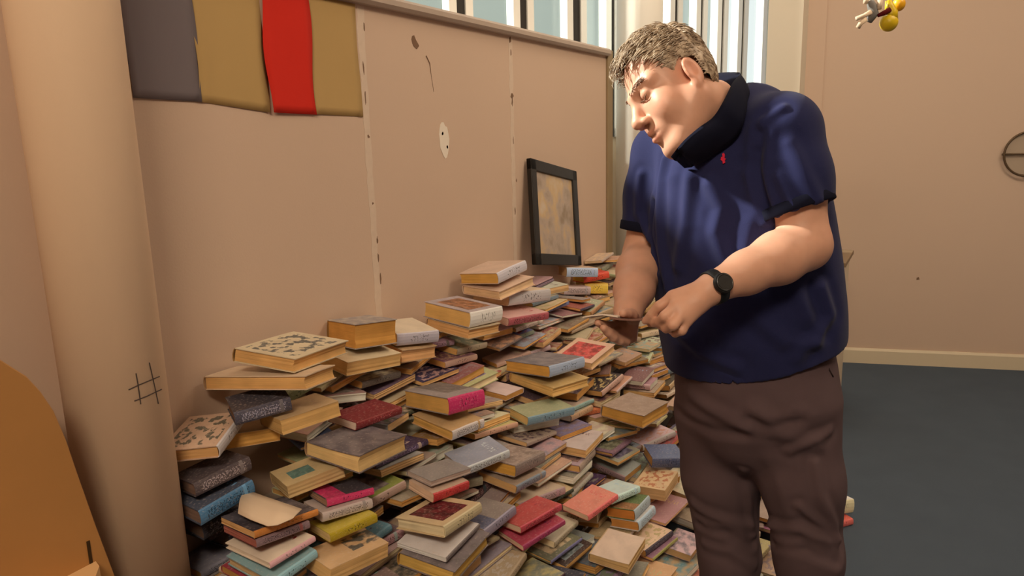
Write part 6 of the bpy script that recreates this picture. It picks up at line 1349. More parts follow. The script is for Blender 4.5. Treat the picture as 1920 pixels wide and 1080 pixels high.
# head
hell(f, (0, -.006, .053), (.075, .091, .080), .02)
hell(f, (0, .028, -.018), (.064, .066, .098), .03)
for s in (1, -1):
    hcone(f, (s * .052, .0, -.045), (s * .022, .066, -.103), .028, .024, .025)
    hell(f, (s * .042, .058, -.030), (.028, .030, .036), .02)
    hcone(f, (s * .052, .062, .034), (s * .012, .090, .031), .012, .011, .014)
hell(f, (0, .080, -.104), (.026, .020, .019), .015)
hell(f, (0, .080, -.060), (.034, .024, .026), .015)
for s in (1, -1):
    hell(f, (s * .033, .101, .014), (.021, .017, .013), .012, 'cut')
hcone(f, (0, .087, .028), (0, .112, -.018), .0095, .0125, .012)
hell(f, (0, .116, -.023), (.0135, .0125, .0120), .008)
for s in (1, -1):
    hell(f, (s * .0145, .103, -.028), (.0095, .0115, .0085), .006)
    hell(f, (s * .033, .0755, .0165), (.0165, .0145, .0125), .003)
    hell(f, (s * .0075, .110, -.0365), (.0038, .005, .004), .002, 'cut')
for s in (1, -1):
    hcone(f, (0, .1045, -.0545), (s * .023, .090, -.059), .0062, .0045, .004)
    hcone(f, (0, .1025, -.0715), (s * .020, .090, -.068), .0075, .0045, .004)
    hcone(f, (0, .112, -.0630), (s * .025, .096, -.0625), .0040, .0022, .002, 'cut')
    # ears
    hell(f, (s * .0775, -.014, -.001), (.0085, .022, .033), .006, rz=-s * .35)
    hell(f, (s * .080, -.004, -.030), (.007, .009, .012), .006)
    hell(f, (s * .0885, -.010, .001), (.0075, .012, .020), .003, 'cut', rz=-s * .35)
V, F = f.mesh(); del f
V = relax(V, F, 2, .5)
# skin tone: lips, cheeks, nose and ears redder, brow hair greyer
L3 = (V - HO) @ HM.T / HS
col = np.ones((len(V), 3))
def blend(mask, c): 
    global col
    mask = np.clip(mask, 0, 1)[:, None]; col = col * (1 - mask) + np.array(c) * mask
near = np.linalg.norm(L3, axis=1) < .2
def gs(c, r): return np.exp(-(((L3 - np.array(c)) / np.array(r)) ** 2).sum(1)) * near
for s in (1, -1):
    blend(.55 * gs((s * .048, .06, -.02), (.025, .04, .025)), (1.0, .78, .74)); blend(.6 * gs((s * .08, -.01, 0), (.02, .03, .04)), (1.0, .72, .66))
blend(.5 * gs((0, .115, -.02), (.015, .02, .018)), (1.0, .74, .70))
blend(.9 * gs((0, .100, -.0545), (.022, .02, .0045)), (.82, .48, .46)); blend(.9 * gs((0, .100, -.0715), (.020, .02, .0055)), (.85, .50, .48))
blend(1.2 * gs((0, .098, -.0628), (.022, .016, .0028)), (.22, .10, .09))
M_skin = bpy.data.materials.new('skin'); M_skin.use_nodes = True
nt = M_skin.node_tree; b = nt.nodes['Principled BSDF']; ca = nt.nodes.new('ShaderNodeVertexColor'); ca.layer_name = 'tint'
tcn = nt.nodes.new('ShaderNodeTexCoord'); nz = nt.nodes.new('ShaderNodeTexNoise'); nz.inputs['Scale'].default_value = 38; nz.inputs['Detail'].default_value = 4
nt.links.new(tcn.outputs['Object'], nz.inputs['Vector'])
mr = nt.nodes.new('ShaderNodeMapRange'); mr.inputs['To Min'].default_value = .90; mr.inputs['To Max'].default_value = 1.10; nt.links.new(nz.outputs['Fac'], mr.inputs['Value'])
v1 = nt.nodes.new('ShaderNodeVectorMath'); v1.operation = 'MULTIPLY'; v1.inputs[1].default_value = (0.66, 0.36, 0.25); nt.links.new(ca.outputs['Color'], v1.inputs[0])
v2 = nt.nodes.new('ShaderNodeVectorMath'); v2.operation = 'SCALE'; nt.links.new(v1.outputs[0], v2.inputs[0]); nt.links.new(mr.outputs[0], v2.inputs['Scale'])
nt.links.new(v2.outputs[0], b.inputs['Base Color']); b.inputs['Roughness'].default_value = .48; b.inputs['Specular IOR Level'].default_value = .4
b.inputs['Subsurface Weight'].default_value = 0.12; b.inputs['Subsurface Radius'].default_value = (.012, .004, .002); b.inputs['Subsurface Scale'].default_value = 1.0
adopt(np_obj('body', V, F, M_skin, None, col))
BODY_V, BODY_F = V, F
# brows and lashes
M_brow = mat('brow_hair', (0.20, 0.115, 0.075, 1), 0.7, 0.2)
def on_skin(x, z, y0=.14):
    """front of the face at lateral x, height z in head axes"""
    m = (np.abs(L3[:, 0] - x) < .004) & (np.abs(L3[:, 2] - z) < .004) & (L3[:, 1] > .03) & near
    y = L3[m, 1].max() if m.any() else .09
    return hp(x, y, z)
rb = random.Random(3)
for s in (1, -1):
    bm = bmesh.new()
    for k in range(110):
        u = rb.random(); x = s * (.014 + .042 * u); z = .034 + .010 * math.sin(u * 2.2) - .004 * u + rb.uniform(-.0035, .0035)
        p0 = on_skin(x, z); p1 = on_skin(x + s * .007, z + .002) + (hp(0, .003, 0) - HO)
        add_tube(bm, [p0, (p0 + p1) / 2 + (hp(0, .0012, 0) - HO), p1], [.0006, .0005, .0002], 4)
    o = adopt(obj('eyebrow', bm, M_brow, None, True))
    bm = bmesh.new()
    pp = [on_skin(s * (.0185 + .029 * k / 8), .0115 - .0055 * math.sin(math.pi * k / 8)) + (hp(0, .0006, 0) - HO) for k in range(9)]
    add_tube(bm, pp, [.0006] + [.0013] * 7 + [.0006], 6)
    adopt(obj('eyelash', bm, M_brow, None, True))
# hair: a cap and loose tufts, brushed forward
def hairline(y): return np.interp(y, [-.12, -.070, -.042, -.034, -.008, .012, .020, .032, .045, .070, .10], [-.050, -.048, -.022, .020, .036, .018, .010, .052, .080, .106, .120])
fh = Field(HO - .20, HO + .20, 0.0026)
hell(fh, (0, -.007, .056), (.0790, .0950, .0925), .01)
hell(fh, (0, -.036, .008), (.070, .058, .070), .03)
hv, hfc = fh.mesh(); del fh
q = (hv - HO) @ HM.T / HS
keep = q[:, 2] > hairline(q[:, 1]) + .004 * np.sin(q[:, 0] * 260 + q[:, 1] * 190)
fk = keep[hfc].all(1); used = np.unique(hfc[fk]); mp_ = np.full(len(hv), -1); mp_[used] = np.arange(len(used))
hv2, hf2 = hv[used], mp_[hfc[fk]]; q2 = q[used]
top_ = np.clip((q2[:, 2] - .04) / .07, 0, 1)
nrm = vnormals(hv2, hf2)
hv2 = hv2 + nrm * (.0016 * top_ * vnoise(q2, 150, 3) + .0005 * vnoise(q2, 420, 4))[:, None]
M_hair = bpy.data.materials.new('hair'); M_hair.use_nodes = True
nt = M_hair.node_tree; b = nt.nodes['Principled BSDF']; b.inputs['Roughness'].default_value = .5; b.inputs['Specular IOR Level'].default_value = .5
tcn = nt.nodes.new('ShaderNodeTexCoord'); nz = nt.nodes.new('ShaderNodeTexNoise'); nz.inputs['Scale'].default_value = 60; nz.inputs['Detail'].default_value = 4
nt.links.new(tcn.outputs['Object'], nz.inputs['Vector']); cr = nt.nodes.new('ShaderNodeValToRGB'); nt.links.new(nz.outputs['Fac'], cr.inputs['Fac'])
cr.color_ramp.elements[0].position = .35; cr.color_ramp.elements[0].color = (0.19, 0.12, 0.07, 1); cr.color_ramp.elements[1].position = .65; cr.color_ramp.elements[1].color = (0.56, 0.44, 0.32, 1)
nt.links.new(cr.outputs['Color'], b.inputs['Base Color'])
hair = adopt(np_obj('hair', hv2, hf2, M_hair))
bm = bmesh.new(); rh = random.Random(8); order = list(range(len(hv2))); rh.shuffle(order)
for i in order[:2100]:
    p, n, lq = hv2[i], nrm[i], q2[i]
    t = float(top_[i]); ln = (.009 + .020 * t * (1.3 if lq[1] > .03 else .75)) * rh.uniform(.7, 1.2) * HS
    fwd_ = np.array([rh.uniform(-.35, .35) + (.3 if lq[0] > 0 else -.3) * (1 - t), .9, .0]) @ HM if lq[1] > -.05 else np.array([rh.uniform(-.3, .3), -.3, -.8]) @ HM
    d = fwd_ - n * (fwd_ @ n); d /= np.linalg.norm(d) + 1e-9
    up_ = .30 * t + .10 + (.45 if lq[1] > .055 and lq[2] > .1 else 0)
    sw = np.cross(n, d) * rh.uniform(-.35, .35)
    pts_ = [p - n * .002, p + (d * .4 + n * up_ * .5 + sw * .1) * ln, p + (d * .8 + n * up_ * .62 + sw * .5) * ln, p + (d * 1.15 + n * up_ * .45 + sw) * ln]
    add_tube(bm, pts_, [.0014, .0012, .0008, .0002], 4)
adopt(obj('hair_tufts', bm, M_hair, None, True))

# polo shirt
Cc = at(1338, 214, 1.645)
cn = (hp(0, 0, 0) - Cc); cn = cn / np.linalg.norm(cn); cn = cn * .70 + UZ * .45; cn /= np.linalg.norm(cn)
cf = FV - cn * (FV @ cn); cf /= np.linalg.norm(cf); cl_ = np.cross(cn, cf)
f = Field(allj[:, :].min(0) - .2, allj.max(0) + .2, 0.0042) if False else None
lo = np.minimum.reduce([SL, SR, EL, ER, at(1413, 715, 1.62)]) - .26; hi = np.maximum.reduce([SL, SR, EL, ER, NB]) + .24
f = Field(lo, hi, 0.0040)
ch = [at(1410, 730, 1.63), at(1407, 640, 1.635), at(1400, 560, 1.635), at(1390, 470, 1.635), at(1380, 390, 1.63), at(1372, 320, 1.63)]
f.chain(ch, [.208, .211, .214, .210, .198, .170], .05, sq=(FV, .84))
f.cone(SL + LV * -.01, SR + LV * .01, .078, .074, .05)
f.cone(at(1372, 318, 1.625), at(1352, 225, 1.655), .15, .085, .06)
f.cone(SL * .5 + NB * .5 - FV * .03, SR * .5 + NB * .5 - FV * .03, .075, .075, .05)
sl_end = SL * .30 + EL * .70; sr_end = SR * .22 + ER * .78
g = Field(lo, hi, 0.0040)
g.chain([SL, SL * .6 + EL * .4, SL * .08 + EL * .92], [.080, .077, .071], .03)
g.chain([SR, SR * .6 + ER * .4, SR * .02 + ER * .98], [.076, .073, .068], .03)
def cut_sleeve(f, end, axis, r):
    axis = axis / np.linalg.norm(axis)
    def fn(P):
        q = P - end; h = q @ axis; rad = np.linalg.norm(q - h[..., None] * axis, axis=-1)
        return np.maximum(-h, rad - r)
    f.put(end - .15, end + .15 , fn, 0, 'cut')
# sleeve ends: cut square, then hollow
axl, axr = EL - SL, ER - SR
cut_sleeve(g, sl_end, axl + np.array(RH) * .04, .125); cut_sleeve(g, sr_end, axr, .115)
g.cone(sl_end - axl * .12, sl_end + axl * .5, .066, .066, 0, 'cut'); g.cone(sr_end - axr * .12, sr_end + axr * .5, .0635, .0635, 0, 'cut')
h_ = np.clip(.5 + .5 * (f.D - g.D) / .03, 0, 1); f.D = f.D * (1 - h_) + g.D * h_ - .03 * h_ * (1 - h_); del g, h_
h0, h1, h2 = at(1252, 684, 1.68), at(1577, 628, 1.56), at(1400, 738, 1.43)
hn = np.cross(h1 - h0, h2 - h0); hn = hn if hn[2] < 0 else -hn
f.plane(h0, hn)
f.chain([at(1410, 790, 1.615), at(1408, 680, 1.615)], [.190, .190], 0, 'cut', sq=(FV, .86))
# neck opening
f.cone(Cc - cn * .06, Cc + cn * .14, .070, .115, .01, 'cut')
V, F = f.mesh(); del f
V = relax(V, F, 3, .5)
SF = [([(1246, 300), (1236, 390), (1240, 470), (1252, 540)], .0085, .013), ([(1292, 335), (1284, 420), (1270, 500)], .007, .014), ([(1332, 345), (1352, 390), (1342, 440), (1360, 490)], .008, .014),
      ([(1400, 330), (1412, 400), (1398, 470)], .006, .015), ([(1424, 250), (1418, 320), (1444, 410)], -.009, .011), ([(1470, 200), (1432, 228), (1420, 270)], .004, .008),
      ([(1200, 330), (1196, 400), (1206, 455)], .006, .011), ([(1225, 380), (1222, 440), (1232, 500)], -.010, .010), ([(1480, 270), (1510, 330), (1535, 375)], .005, .013), ([(1460, 330), (1490, 390)], .004, .010),
      ([(1540, 540), (1556, 590), (1530, 640)], .010, .014), ([(1500, 560), (1530, 620), (1500, 670)], .007, .016), ([(1270, 620), (1310, 660), (1380, 690)], .006, .014), ([(1250, 560), (1290, 600), (1350, 620)], .005, .016),
      ([(1420, 600), (1470, 640), (1540, 650)], .006, .016)]
V = folds(V, F, SF)
V = V + vnormals(V, F) * (.0018 * vnoise(V * np.array([1, 1, .45]), 26, 12))[:, None]
M_shirt = mat('navy_pique', (0.019, 0.022, 0.080, 1), 0.85, 0.12, bump=(900, 0.25), noise=(8, .10))
M_shirt.node_tree.nodes['Principled BSDF'].inputs['Sheen Weight'].default_value = 0.06
M_cuff = mat('dark_shaded_rib_knit', (0.008, 0.009, 0.022, 1), 0.9, 0.1)  # dark knit; the shade on the collar is put into this colour
shirt = adopt(np_obj('polo_shirt', V, F, M_shirt)); SHV, SHN = V, vnormals(V, F)
# ribbed cuffs
def cuff(end, axis, r, name, sq_=1.0):
    ax_ = Vector(axis / np.linalg.norm(axis)); u = ax_.orthogonal().normalized(); v = ax_.cross(u); c0 = Vector(end)
    bm = bmesh.new(); rings = []
    for h, rr in ((-.024, r), (-.022, r + .0025), (-.002, r + .0022), (.0, r), (.0, r - .004), (-.024, r - .004)):
        rings.append([bm.verts.new(c0 + ax_ * h + (u * math.cos(2 * math.pi * j / 56) + v * math.sin(2 * math.pi * j / 56)) * rr) for j in range(56)])
    rings.append(rings[0])
    for a, b_ in zip(rings, rings[1:]):
        for j in range(56): bm.faces.new((a[j], a[(j + 1) % 56], b_[(j + 1) % 56], b_[j]))
    bmesh.ops.recalc_face_normals(bm, faces=bm.faces[:])
    o = adopt(obj(name, bm, M_cuff, None, True), shirt); return o
bpy.context.view_layer.update()
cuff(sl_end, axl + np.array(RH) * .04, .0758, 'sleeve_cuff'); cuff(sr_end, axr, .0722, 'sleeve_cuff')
# collar: a stand round the neck folding over into a fall, open below the chin
def mirror(p): return p - 2 * ((p - NB) @ LV) * LV
inn = [(1382, 147), (1365, 170), (1348, 198), (1328, 224), (1304, 245), (1281, 267), (1263, 290)]
outp = [(1398, 166), (1406, 196), (1402, 232), (1384, 262), (1352, 288), (1318, 306), (1286, 316)]
BN_ = vnormals(BODY_V, BODY_F)
near_in, near_top, near_out = [], [], []
for (a, b), (c_, d_) in zip(inn, outp):
    pb = front_point(BODY_V, BN_, a, b); ps = front_point(SHV, SHN, c_, d_)
    i = np.argmin(np.linalg.norm(BODY_V - pb, axis=1)); j = np.argmin(np.linalg.norm(SHV - ps, axis=1))
    near_in.append(pb + BN_[i] * .004 - cn * .012); near_top.append(pb + BN_[i] * .014 + cn * .010); near_out.append(ps + SHN[j] * .010)
def fullring(P):
    return [np.array(p) for p in P[::-1]] + [mirror(np.array(p)) for p in P[:3]]
def dense(P, n=6):
    o_ = []
    for i in range(len(P) - 1):
        p0, p1, p2, p3 = P[max(i - 1, 0)], P[i], P[i + 1], P[min(i + 2, len(P) - 1)]
        for k in range(n):
            t = k / n; o_.append(.5 * (2 * p1 + (p2 - p0) * t + (2 * p0 - 5 * p1 + 4 * p2 - p3) * t * t + (3 * p1 - p0 - 3 * p2 + p3) * t ** 3))
    o_.append(P[-1]); return o_
RI, RT, RO = (dense(fullring(q_)) for q_ in (near_in, near_top, near_out))
bm = bmesh.new(); cols = []
for i in range(len(RI)):
    pi_, pt_, po_ = RI[i], RT[i], RO[i]
    ctr = (pi_ + po_) / 2; nrm_ = np.cross(RI[min(i + 1, len(RI) - 1)] - RI[max(i - 1, 0)], po_ - pi_); nrm_ /= np.linalg.norm(nrm_) + 1e-9
    if nrm_ @ (pt_ - ctr) < 0: nrm_ = -nrm_
    prof = [pi_, pi_ * .5 + pt_ * .5, pt_, pt_ * .75 + po_ * .25 + nrm_ * .010, pt_ * .45 + po_ * .55 + nrm_ * .010, pt_ * .15 + po_ * .85 + nrm_ * .005, po_, po_ - nrm_ * .004, pt_ * .45 + po_ * .55 + nrm_ * .003, pt_ * .8 + po_ * .2 - cn * .004]
    cols.append([bm.verts.new(p) for p in prof])
m_ = len(cols[0])
for a, b in zip(cols, cols[1:]):
    for k in range(m_): bm.faces.new((a[k], a[(k + 1) % m_], b[(k + 1) % m_], b[k]))
bm.faces.new(cols[0]); bm.faces.new(cols[-1][::-1])
bmesh.ops.recalc_face_normals(bm, faces=bm.faces[:])
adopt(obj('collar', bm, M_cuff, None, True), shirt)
# red embroidered emblem on the left breast
def shirt_pt(px, py):
    p = front_point(SHV, SHN, px, py); i = np.argmin(np.linalg.norm(SHV - p, axis=1)); return Vector(p), Vector(SHN[i])
p, n = shirt_pt(1358, 296)
u = Vector(UPV) - n * n.dot(UPV); u.normalize(); w_ = u.cross(n)
bm = bmesh.new()
em = [(-.004, -.010), (.001, -.012), (.002, -.006), (.006, -.003), (.005, .003), (.002, .004), (.003, .010), (-.001, .012), (-.003, .006), (-.002, .001), (-.006, -.002), (-.003, -.004)]
add_prism(bm, [p + n * .0012 + w_ * (-x) + u * y for x, y in em], n * .0015)
e_ = adopt(obj('emblem', bm, mat('red_thread', (0.62, 0.02, 0.06, 1), 0.7, 0.2)), shirt); e_['label'] = 'small red embroidered emblem'

# trousers
lo = np.minimum.reduce([HL, HR, KL, KR, AL, AR]) - .22; hi = np.maximum.reduce([HL, HR, at(1412, 640, 1.62)]) + .24
lo[2] = .03
f = Field(lo, hi, 0.0042)
f.chain([at(1412, 655, 1.62), at(1414, 730, 1.62), at(1413, 775, 1.62)], [.182, .190, .150], .05, sq=(FV, .88))
kl2, kr2 = KL + (AL - KL) * .5, KR + (AR - KR) * .5
f.chain([HL, HL * .55 + KL * .45, KL, kl2, AL + np.array([0, 0, -.02])], [.106, .098, .078, .078, .072], .03)
f.chain([HR, HR * .55 + KR * .45, KR, kr2, AR + np.array([0, 0, -.02])], [.106, .098, .078, .078, .072], .03)
f.plane([0, 0, .055], [0, 0, -1]); f.plane(at(1412, 648, 1.62), [0, 0, 1])
V, F = f.mesh(); del f
V = relax(V, F, 3, .5)
TF = [([(1290, 735), (1345, 775), (1400, 800)], .008, .014), ([(1270, 770), (1320, 800), (1390, 815)], -.006, .012), ([(1420, 770), (1470, 815), (1530, 835)], .007, .016), ([(1405, 790), (1440, 800), (1500, 790)], -.006, .012), ([(1480, 845), (1520, 825), (1555, 810)], .007, .010),
      ([(1528, 870), (1538, 930), (1572, 1005)], .010, .010), ([(1440, 985), (1500, 992), (1545, 1012), (1572, 1022)], .011, .011), ([(1450, 1020), (1510, 1030), (1570, 1055)], -.007, .010), ([(1500, 950), (1540, 985), (1572, 1012)], .007, .009),
      ([(1300, 945), (1350, 972), (1408, 985)], .008, .012), ([(1310, 985), (1360, 1000), (1412, 1020)], -.007, .010), ([(1320, 1020), (1370, 1035), (1415, 1060)], .007, .011), ([(1395, 880), (1405, 930), (1414, 1000)], .006, .009), ([(1440, 860), (1470, 930), (1480, 980)], .004, .015)]
V = folds(V, F, [(p_, a_ * .7, w_ * 1.1) for p_, a_, w_ in TF])
V = V + vnormals(V, F) * (.0018 * vnoise(V, 24, 31))[:, None]
M_trou = mat('brown_twill', (0.112, 0.074, 0.082, 1), 0.85, 0.2, bump=(1100, 0.2), noise=(14, .10))
trousers = adopt(np_obj('trousers', V, F, M_trou)); TRV, TRN = V, vnormals(V, F)
bpy.context.view_layer.update()
bm = bmesh.new(); add_tube(bm, [front_point(TRV, TRN, *p_) + TRN[0] * 0 for p_ in ((1536, 652), (1546, 672), (1556, 694), (1561, 706))], .0022, 6)
adopt(obj('pocket_seam', bm, mat('dark_seam', (0.03, 0.02, 0.02, 1), .9, .1), None, True), trousers)
# shoes
for A, nm in ((AL, 'shoe'), (AR, 'shoe')):
    f = Field(A - np.array([.22, .25, .12]), A + np.array([.22, .22, .06]), .005)
    f.cone(A + np.array([0, 0, -.055]) - FV * .05, A + FV * .17 + np.array([0, 0, -.068]), .043, .036, .03); f.cone(A + np.array([0, 0, -.06]), A + np.array([0, 0, .0]), .045, .048, .03)
    f.plane([0, 0, .003], [0, 0, -1])
    V, F = f.mesh(); V = relax(V, F, 2, .5); adopt(np_obj(nm, V, F, mat('dark_leather', (0.02, 0.016, 0.014, 1), .5, .4)))
# wristwatch on the left wrist
wa = (EL - WL_); wa /= np.linalg.norm(wa); wc = WL_ + wa * .004
def side_to_cam(p):
    d = np.array(CAM) - p; d = d - wa * (d @ wa); return d / np.linalg.norm(d)
wz = side_to_cam(wc) * .92 + np.cross(wa, side_to_cam(wc)) * 0; wz = wz - wa * (wz @ wa); wz /= np.linalg.norm(wz); wx = np.cross(wa, wz)
M_rub = mat('black_rubber', (0.006, 0.006, 0.007, 1), 0.55, 0.4); M_dial = mat('dark_watch_face', (0.035, 0.035, 0.035, 1), 0.2, 0.5); M_steel = mat('dark_steel', (0.10, 0.10, 0.10, 1), 0.3, 0.5, .8)
bm = bmesh.new(); rings = []
for h, rr in ((-.011, .0335), (-.010, .0362), (.010, .0362), (.011, .0335), (.009, .0325), (-.009, .0325)):
    rings.append([bm.verts.new(wc + wa * h + (wx * math.cos(2 * math.pi * j / 48) + wz * math.sin(2 * math.pi * j / 48)) * rr) for j in range(48)])
rings.append(rings[0])
for a, b_ in zip(rings, rings[1:]):
    for j in range(48): bm.faces.new((a[j], a[(j + 1) % 48], b_[(j + 1) % 48], b_[j]))
bmesh.ops.recalc_face_normals(bm, faces=bm.faces[:])
watch = adopt(obj('wristwatch', bm, M_rub, None, True)); watch['label'] = 'black wristwatch with a round dark face'
bpy.context.view_layer.update()
mw = Matrix(((wx[0], wa[0], wz[0], wc[0] + wz[0] * .038), (wx[1], wa[1], wz[1], wc[1] + wz[1] * .038), (wx[2], wa[2], wz[2], wc[2] + wz[2] * .038), (0, 0, 0, 1)))
bm = bmesh.new(); bmesh.ops.create_cone(bm, cap_ends=True, segments=40, radius1=.0215, radius2=.0195, depth=.010, matrix=mw)
bmesh.ops.bevel(bm, geom=[e for e in bm.edges if len(e.link_faces) == 2 and e.calc_face_angle(0) > .8], offset=.0015, segments=2, affect='EDGES'); adopt(obj('case', bm, M_rub), watch)
bm = bmesh.new(); bmesh.ops.create_cone(bm, cap_ends=True, segments=40, radius1=.0150, radius2=.0150, depth=.0012, matrix=mw @ Matrix.Translation((0, 0, .0055))); adopt(obj('dial', bm, M_dial), watch)
bm = bmesh.new()
add_tube(bm, [mw @ Vector((.0165 * math.cos(2 * math.pi * j / 40), .0165 * math.sin(2 * math.pi * j / 40), .0053)) for j in range(41)], .0011, 6); adopt(obj('bezel', bm, M_steel, None, True), watch)
# the booklet in his hands: a thin open paperback seen edge-on
b0, b1 = at(1093, 598, 1.40), at(1213, 601, 1.368); bc = (b0 + b1) / 2
bx_ = (b1 - b0); bl = np.linalg.norm(bx_); bx_ /= bl
away = np.array(HF) * .97 + UZ * -.235; away = away - bx_ * (away @ bx_); away /= np.linalg.norm(away); bz_ = np.cross(bx_, away)
mb = Matrix(((bx_[0], away[0], bz_[0], bc[0]), (bx_[1], away[1], bz_[1], bc[1]), (bx_[2], away[2], bz_[2], bc[2]), (0, 0, 0, 1)))
bk = empty('booklet', Vector(bc)); tag(bk, 'thin open booklet with a brown cover held between the man\'s two hands', 'book')
bpy.context.view_layer.update()
def sheet(name, m, prof, th, y0, y1):
    bm = bmesh.new(); top = [(x, z + th) for x, z in prof]
    add_prism(bm, [mb @ Vector((x, y0, z)) for x, z in prof + top[::-1]], (mb.to_3x3() @ Vector((0, y1 - y0, 0))))
    return adopt(obj(name, bm, m), bk)
hw_ = bl / 2
sheet('cover', mat('brown_card', (0.20, 0.095, 0.07, 1), .6, .3), [(-hw_ * .12, .002), (hw_ * .2, -.001), (hw_ * .6, -.0015), (hw_, .001)], .0042, -.02, .125)
sheet('page_block', mat('booklet_paper', (0.78, 0.66, 0.55, 1), .8, .2), [(-hw_ * .98, .002), (-hw_ * .7, .006), (-hw_ * .35, .0085), (-hw_ * .05, .0065), (hw_ * .12, .0045)], .0028, -.015, .120)
# ------------------------------------------------------------------ other things in the room
# paper banners on the partition
def banner(y0, y1, zb0, zb1, color, label, th, seed, wave=.004):
    r_ = random.Random(seed); bm = bmesh.new(); n = 14; zt = 1.922
    ph1, ph2 = r_.uniform(0, 6), r_.uniform(0, 6)
    rows = []
    for k in range(n + 1):
        t = k / n; row = []
        for j in range(9):
            u = j / 8; zb = zb0 + (zb1 - zb0) * u; z = zb + (zt - zb) * t
            e0 = wave * math.sin(7 * t + ph1) if j == 0 else 0; e1 = wave * math.sin(6 * t + ph2) if j == 8 else 0
            row.append((th + .0015 * math.sin(5 * t + 3 * u + ph1) + (.004 * (1 - t) ** 3 if j in (0, 8) else 0), y0 + (y1 - y0) * u + e0 + e1, z))
        rows.append(row)
    F_ = [[bm.verts.new(p) for p in r__] for r__ in rows]; B_ = [[bm.verts.new((p[0] - .0008, p[1], p[2])) for p in r__] for r__ in rows]
    for a, b in zip(F_, F_[1:]):
        for j in range(8): bm.faces.new((a[j], a[j + 1], b[j + 1], b[j]))
    for a, b in zip(B_, B_[1:]):
        for j in range(8): bm.faces.new((a[j + 1], a[j], b[j], b[j + 1]))
    ring = lambda G: [G[0][j] for j in range(9)] + [G[k][8] for k in range(1, n + 1)] + [G[n][j] for j in range(7, -1, -1)] + [G[k][0] for k in range(n - 1, 0, -1)]
    A_, C_ = ring(F_), ring(B_)
    for i in range(len(A_)): bm.faces.new((A_[i], C_[i], C_[(i + 1) % len(A_)], A_[(i + 1) % len(A_)]))
    bmesh.ops.recalc_face_normals(bm, faces=bm.faces[:])
    return tag(obj('paper_banner', bm, mat('banner_paper', color, .85, .15, noise=(5, .05)), None, True), label, 'banner', 'paper banners on the partition')
banner(1.083, 1.272, 1.624, 1.620, (0.190, 0.162, 0.178, 1), 'slate grey paper banner, leftmost of the row on the partition', .0035, 1)
banner(1.266, 1.486, 1.620, 1.598, (0.50, 0.335, 0.140, 1), 'khaki paper banner between the slate grey and the red one', .0018, 2)
banner(1.484, 1.656, 1.598, 1.594, (0.66, 0.030, 0.018, 1), 'bright red paper banner on the partition', .0075, 3, .006)
banner(1.650, 1.862, 1.596, 1.590, (0.50, 0.335, 0.140, 1), 'khaki paper banner right of the red one, above the plaster joint', .0020, 4)

# framed picture leaning on the partition
tl, trc, bl_, brc = Vector((.030, 2.935, 1.417)), Vector((.030, 3.440, 1.346)), Vector((.088, 2.86, .976)), Vector((.088, 3.335, .880))
fx = ((trc - tl) + (brc - bl_)).normalized(); fz = ((tl - bl_) + (trc - brc)); fz = (fz - fx * fz.dot(fx)).normalized(); fy = fz.cross(fx)
fw = ((trc - tl).length + (brc - bl_).length) / 2; fh_ = ((tl - bl_).length + (trc - brc).length) / 2
fc = (tl + trc + bl_ + brc) / 4
fr_ = empty('picture_frame', fc); bpy.context.view_layer.update()
mfr = Matrix(((fx.x, fz.x, -fy.x, fc.x), (fx.y, fz.y, -fy.y, fc.y), (fx.z, fz.z, -fy.z, fc.z), (0, 0, 0, 1)))   # local x right, y up, z out of the picture
if (mfr.to_3x3() @ Vector((0, 0, 1))).x < 0: mfr = mfr @ Matrix.Diagonal((1, 1, -1, 1))
tag(fr_, 'black framed faded picture leaning on the partition at the far end of the book heap', 'picture')
M_fr = mat('black_frame', (0.012, 0.009, 0.007, 1), .45, .4)
bm = bmesh.new(); b_ = .050; d_ = .020
for x0, x1, y0, y1 in ((-fw / 2, fw / 2, fh_ / 2 - b_, fh_ / 2), (-fw / 2, fw / 2, -fh_ / 2, -fh_ / 2 + b_), (-fw / 2, -fw / 2 + b_, -fh_ / 2, fh_ / 2), (fw / 2 - b_, fw / 2, -fh_ / 2, fh_ / 2)):
    add_box(bm, (x0, y0, -d_), (x1, y1, 0.004), mfr, bevel=.003)
o = obj('frame', bm, M_fr); adopt(o, fr_)
m = bpy.data.materials.new('faded_picture'); m.use_nodes = True; nt = m.node_tree; b = nt.nodes['Principled BSDF']; b.inputs['Roughness'].default_value = .35
tc = nt.nodes.new('ShaderNodeTexCoord'); nz = nt.nodes.new('ShaderNodeTexNoise'); nz.inputs['Scale'].default_value = 9; nz.inputs['Detail'].default_value = 4; nt.links.new(tc.outputs['Object'], nz.inputs['Vector'])
cr = nt.nodes.new('ShaderNodeValToRGB'); nt.links.new(nz.outputs['Fac'], cr.inputs['Fac']); e = cr.color_ramp.elements
e[0].position = .30; e[0].color = (0.30, 0.22, 0.14, 1); e[1].position = .70; e[1].color = (0.62, 0.50, 0.38, 1); x_ = e.new(.45); x_.color = (0.46, 0.36, 0.29, 1); x_ = e.new(.56); x_.color = (0.60, 0.42, 0.22, 1)
nt.links.new(cr.outputs['Color'], b.inputs['Base Color'])
bm = bmesh.new(); add_box(bm, (-fw / 2 + b_ - .004, -fh_ / 2 + b_ - .004, -.012), (fw / 2 - b_ + .004, fh_ / 2 - b_ + .004, -.006), mfr); adopt(obj('picture', bm, m), fr_)
bm = bmesh.new(); add_box(bm, (-fw / 2 + .01, -fh_ / 2 + .01, -d_), (fw / 2 - .01, fh_ / 2 - .01, -d_ + .004), mfr); adopt(obj('backing', bm, mat('brown_board', (.16, .10, .06, 1), .9, .1)), fr_)

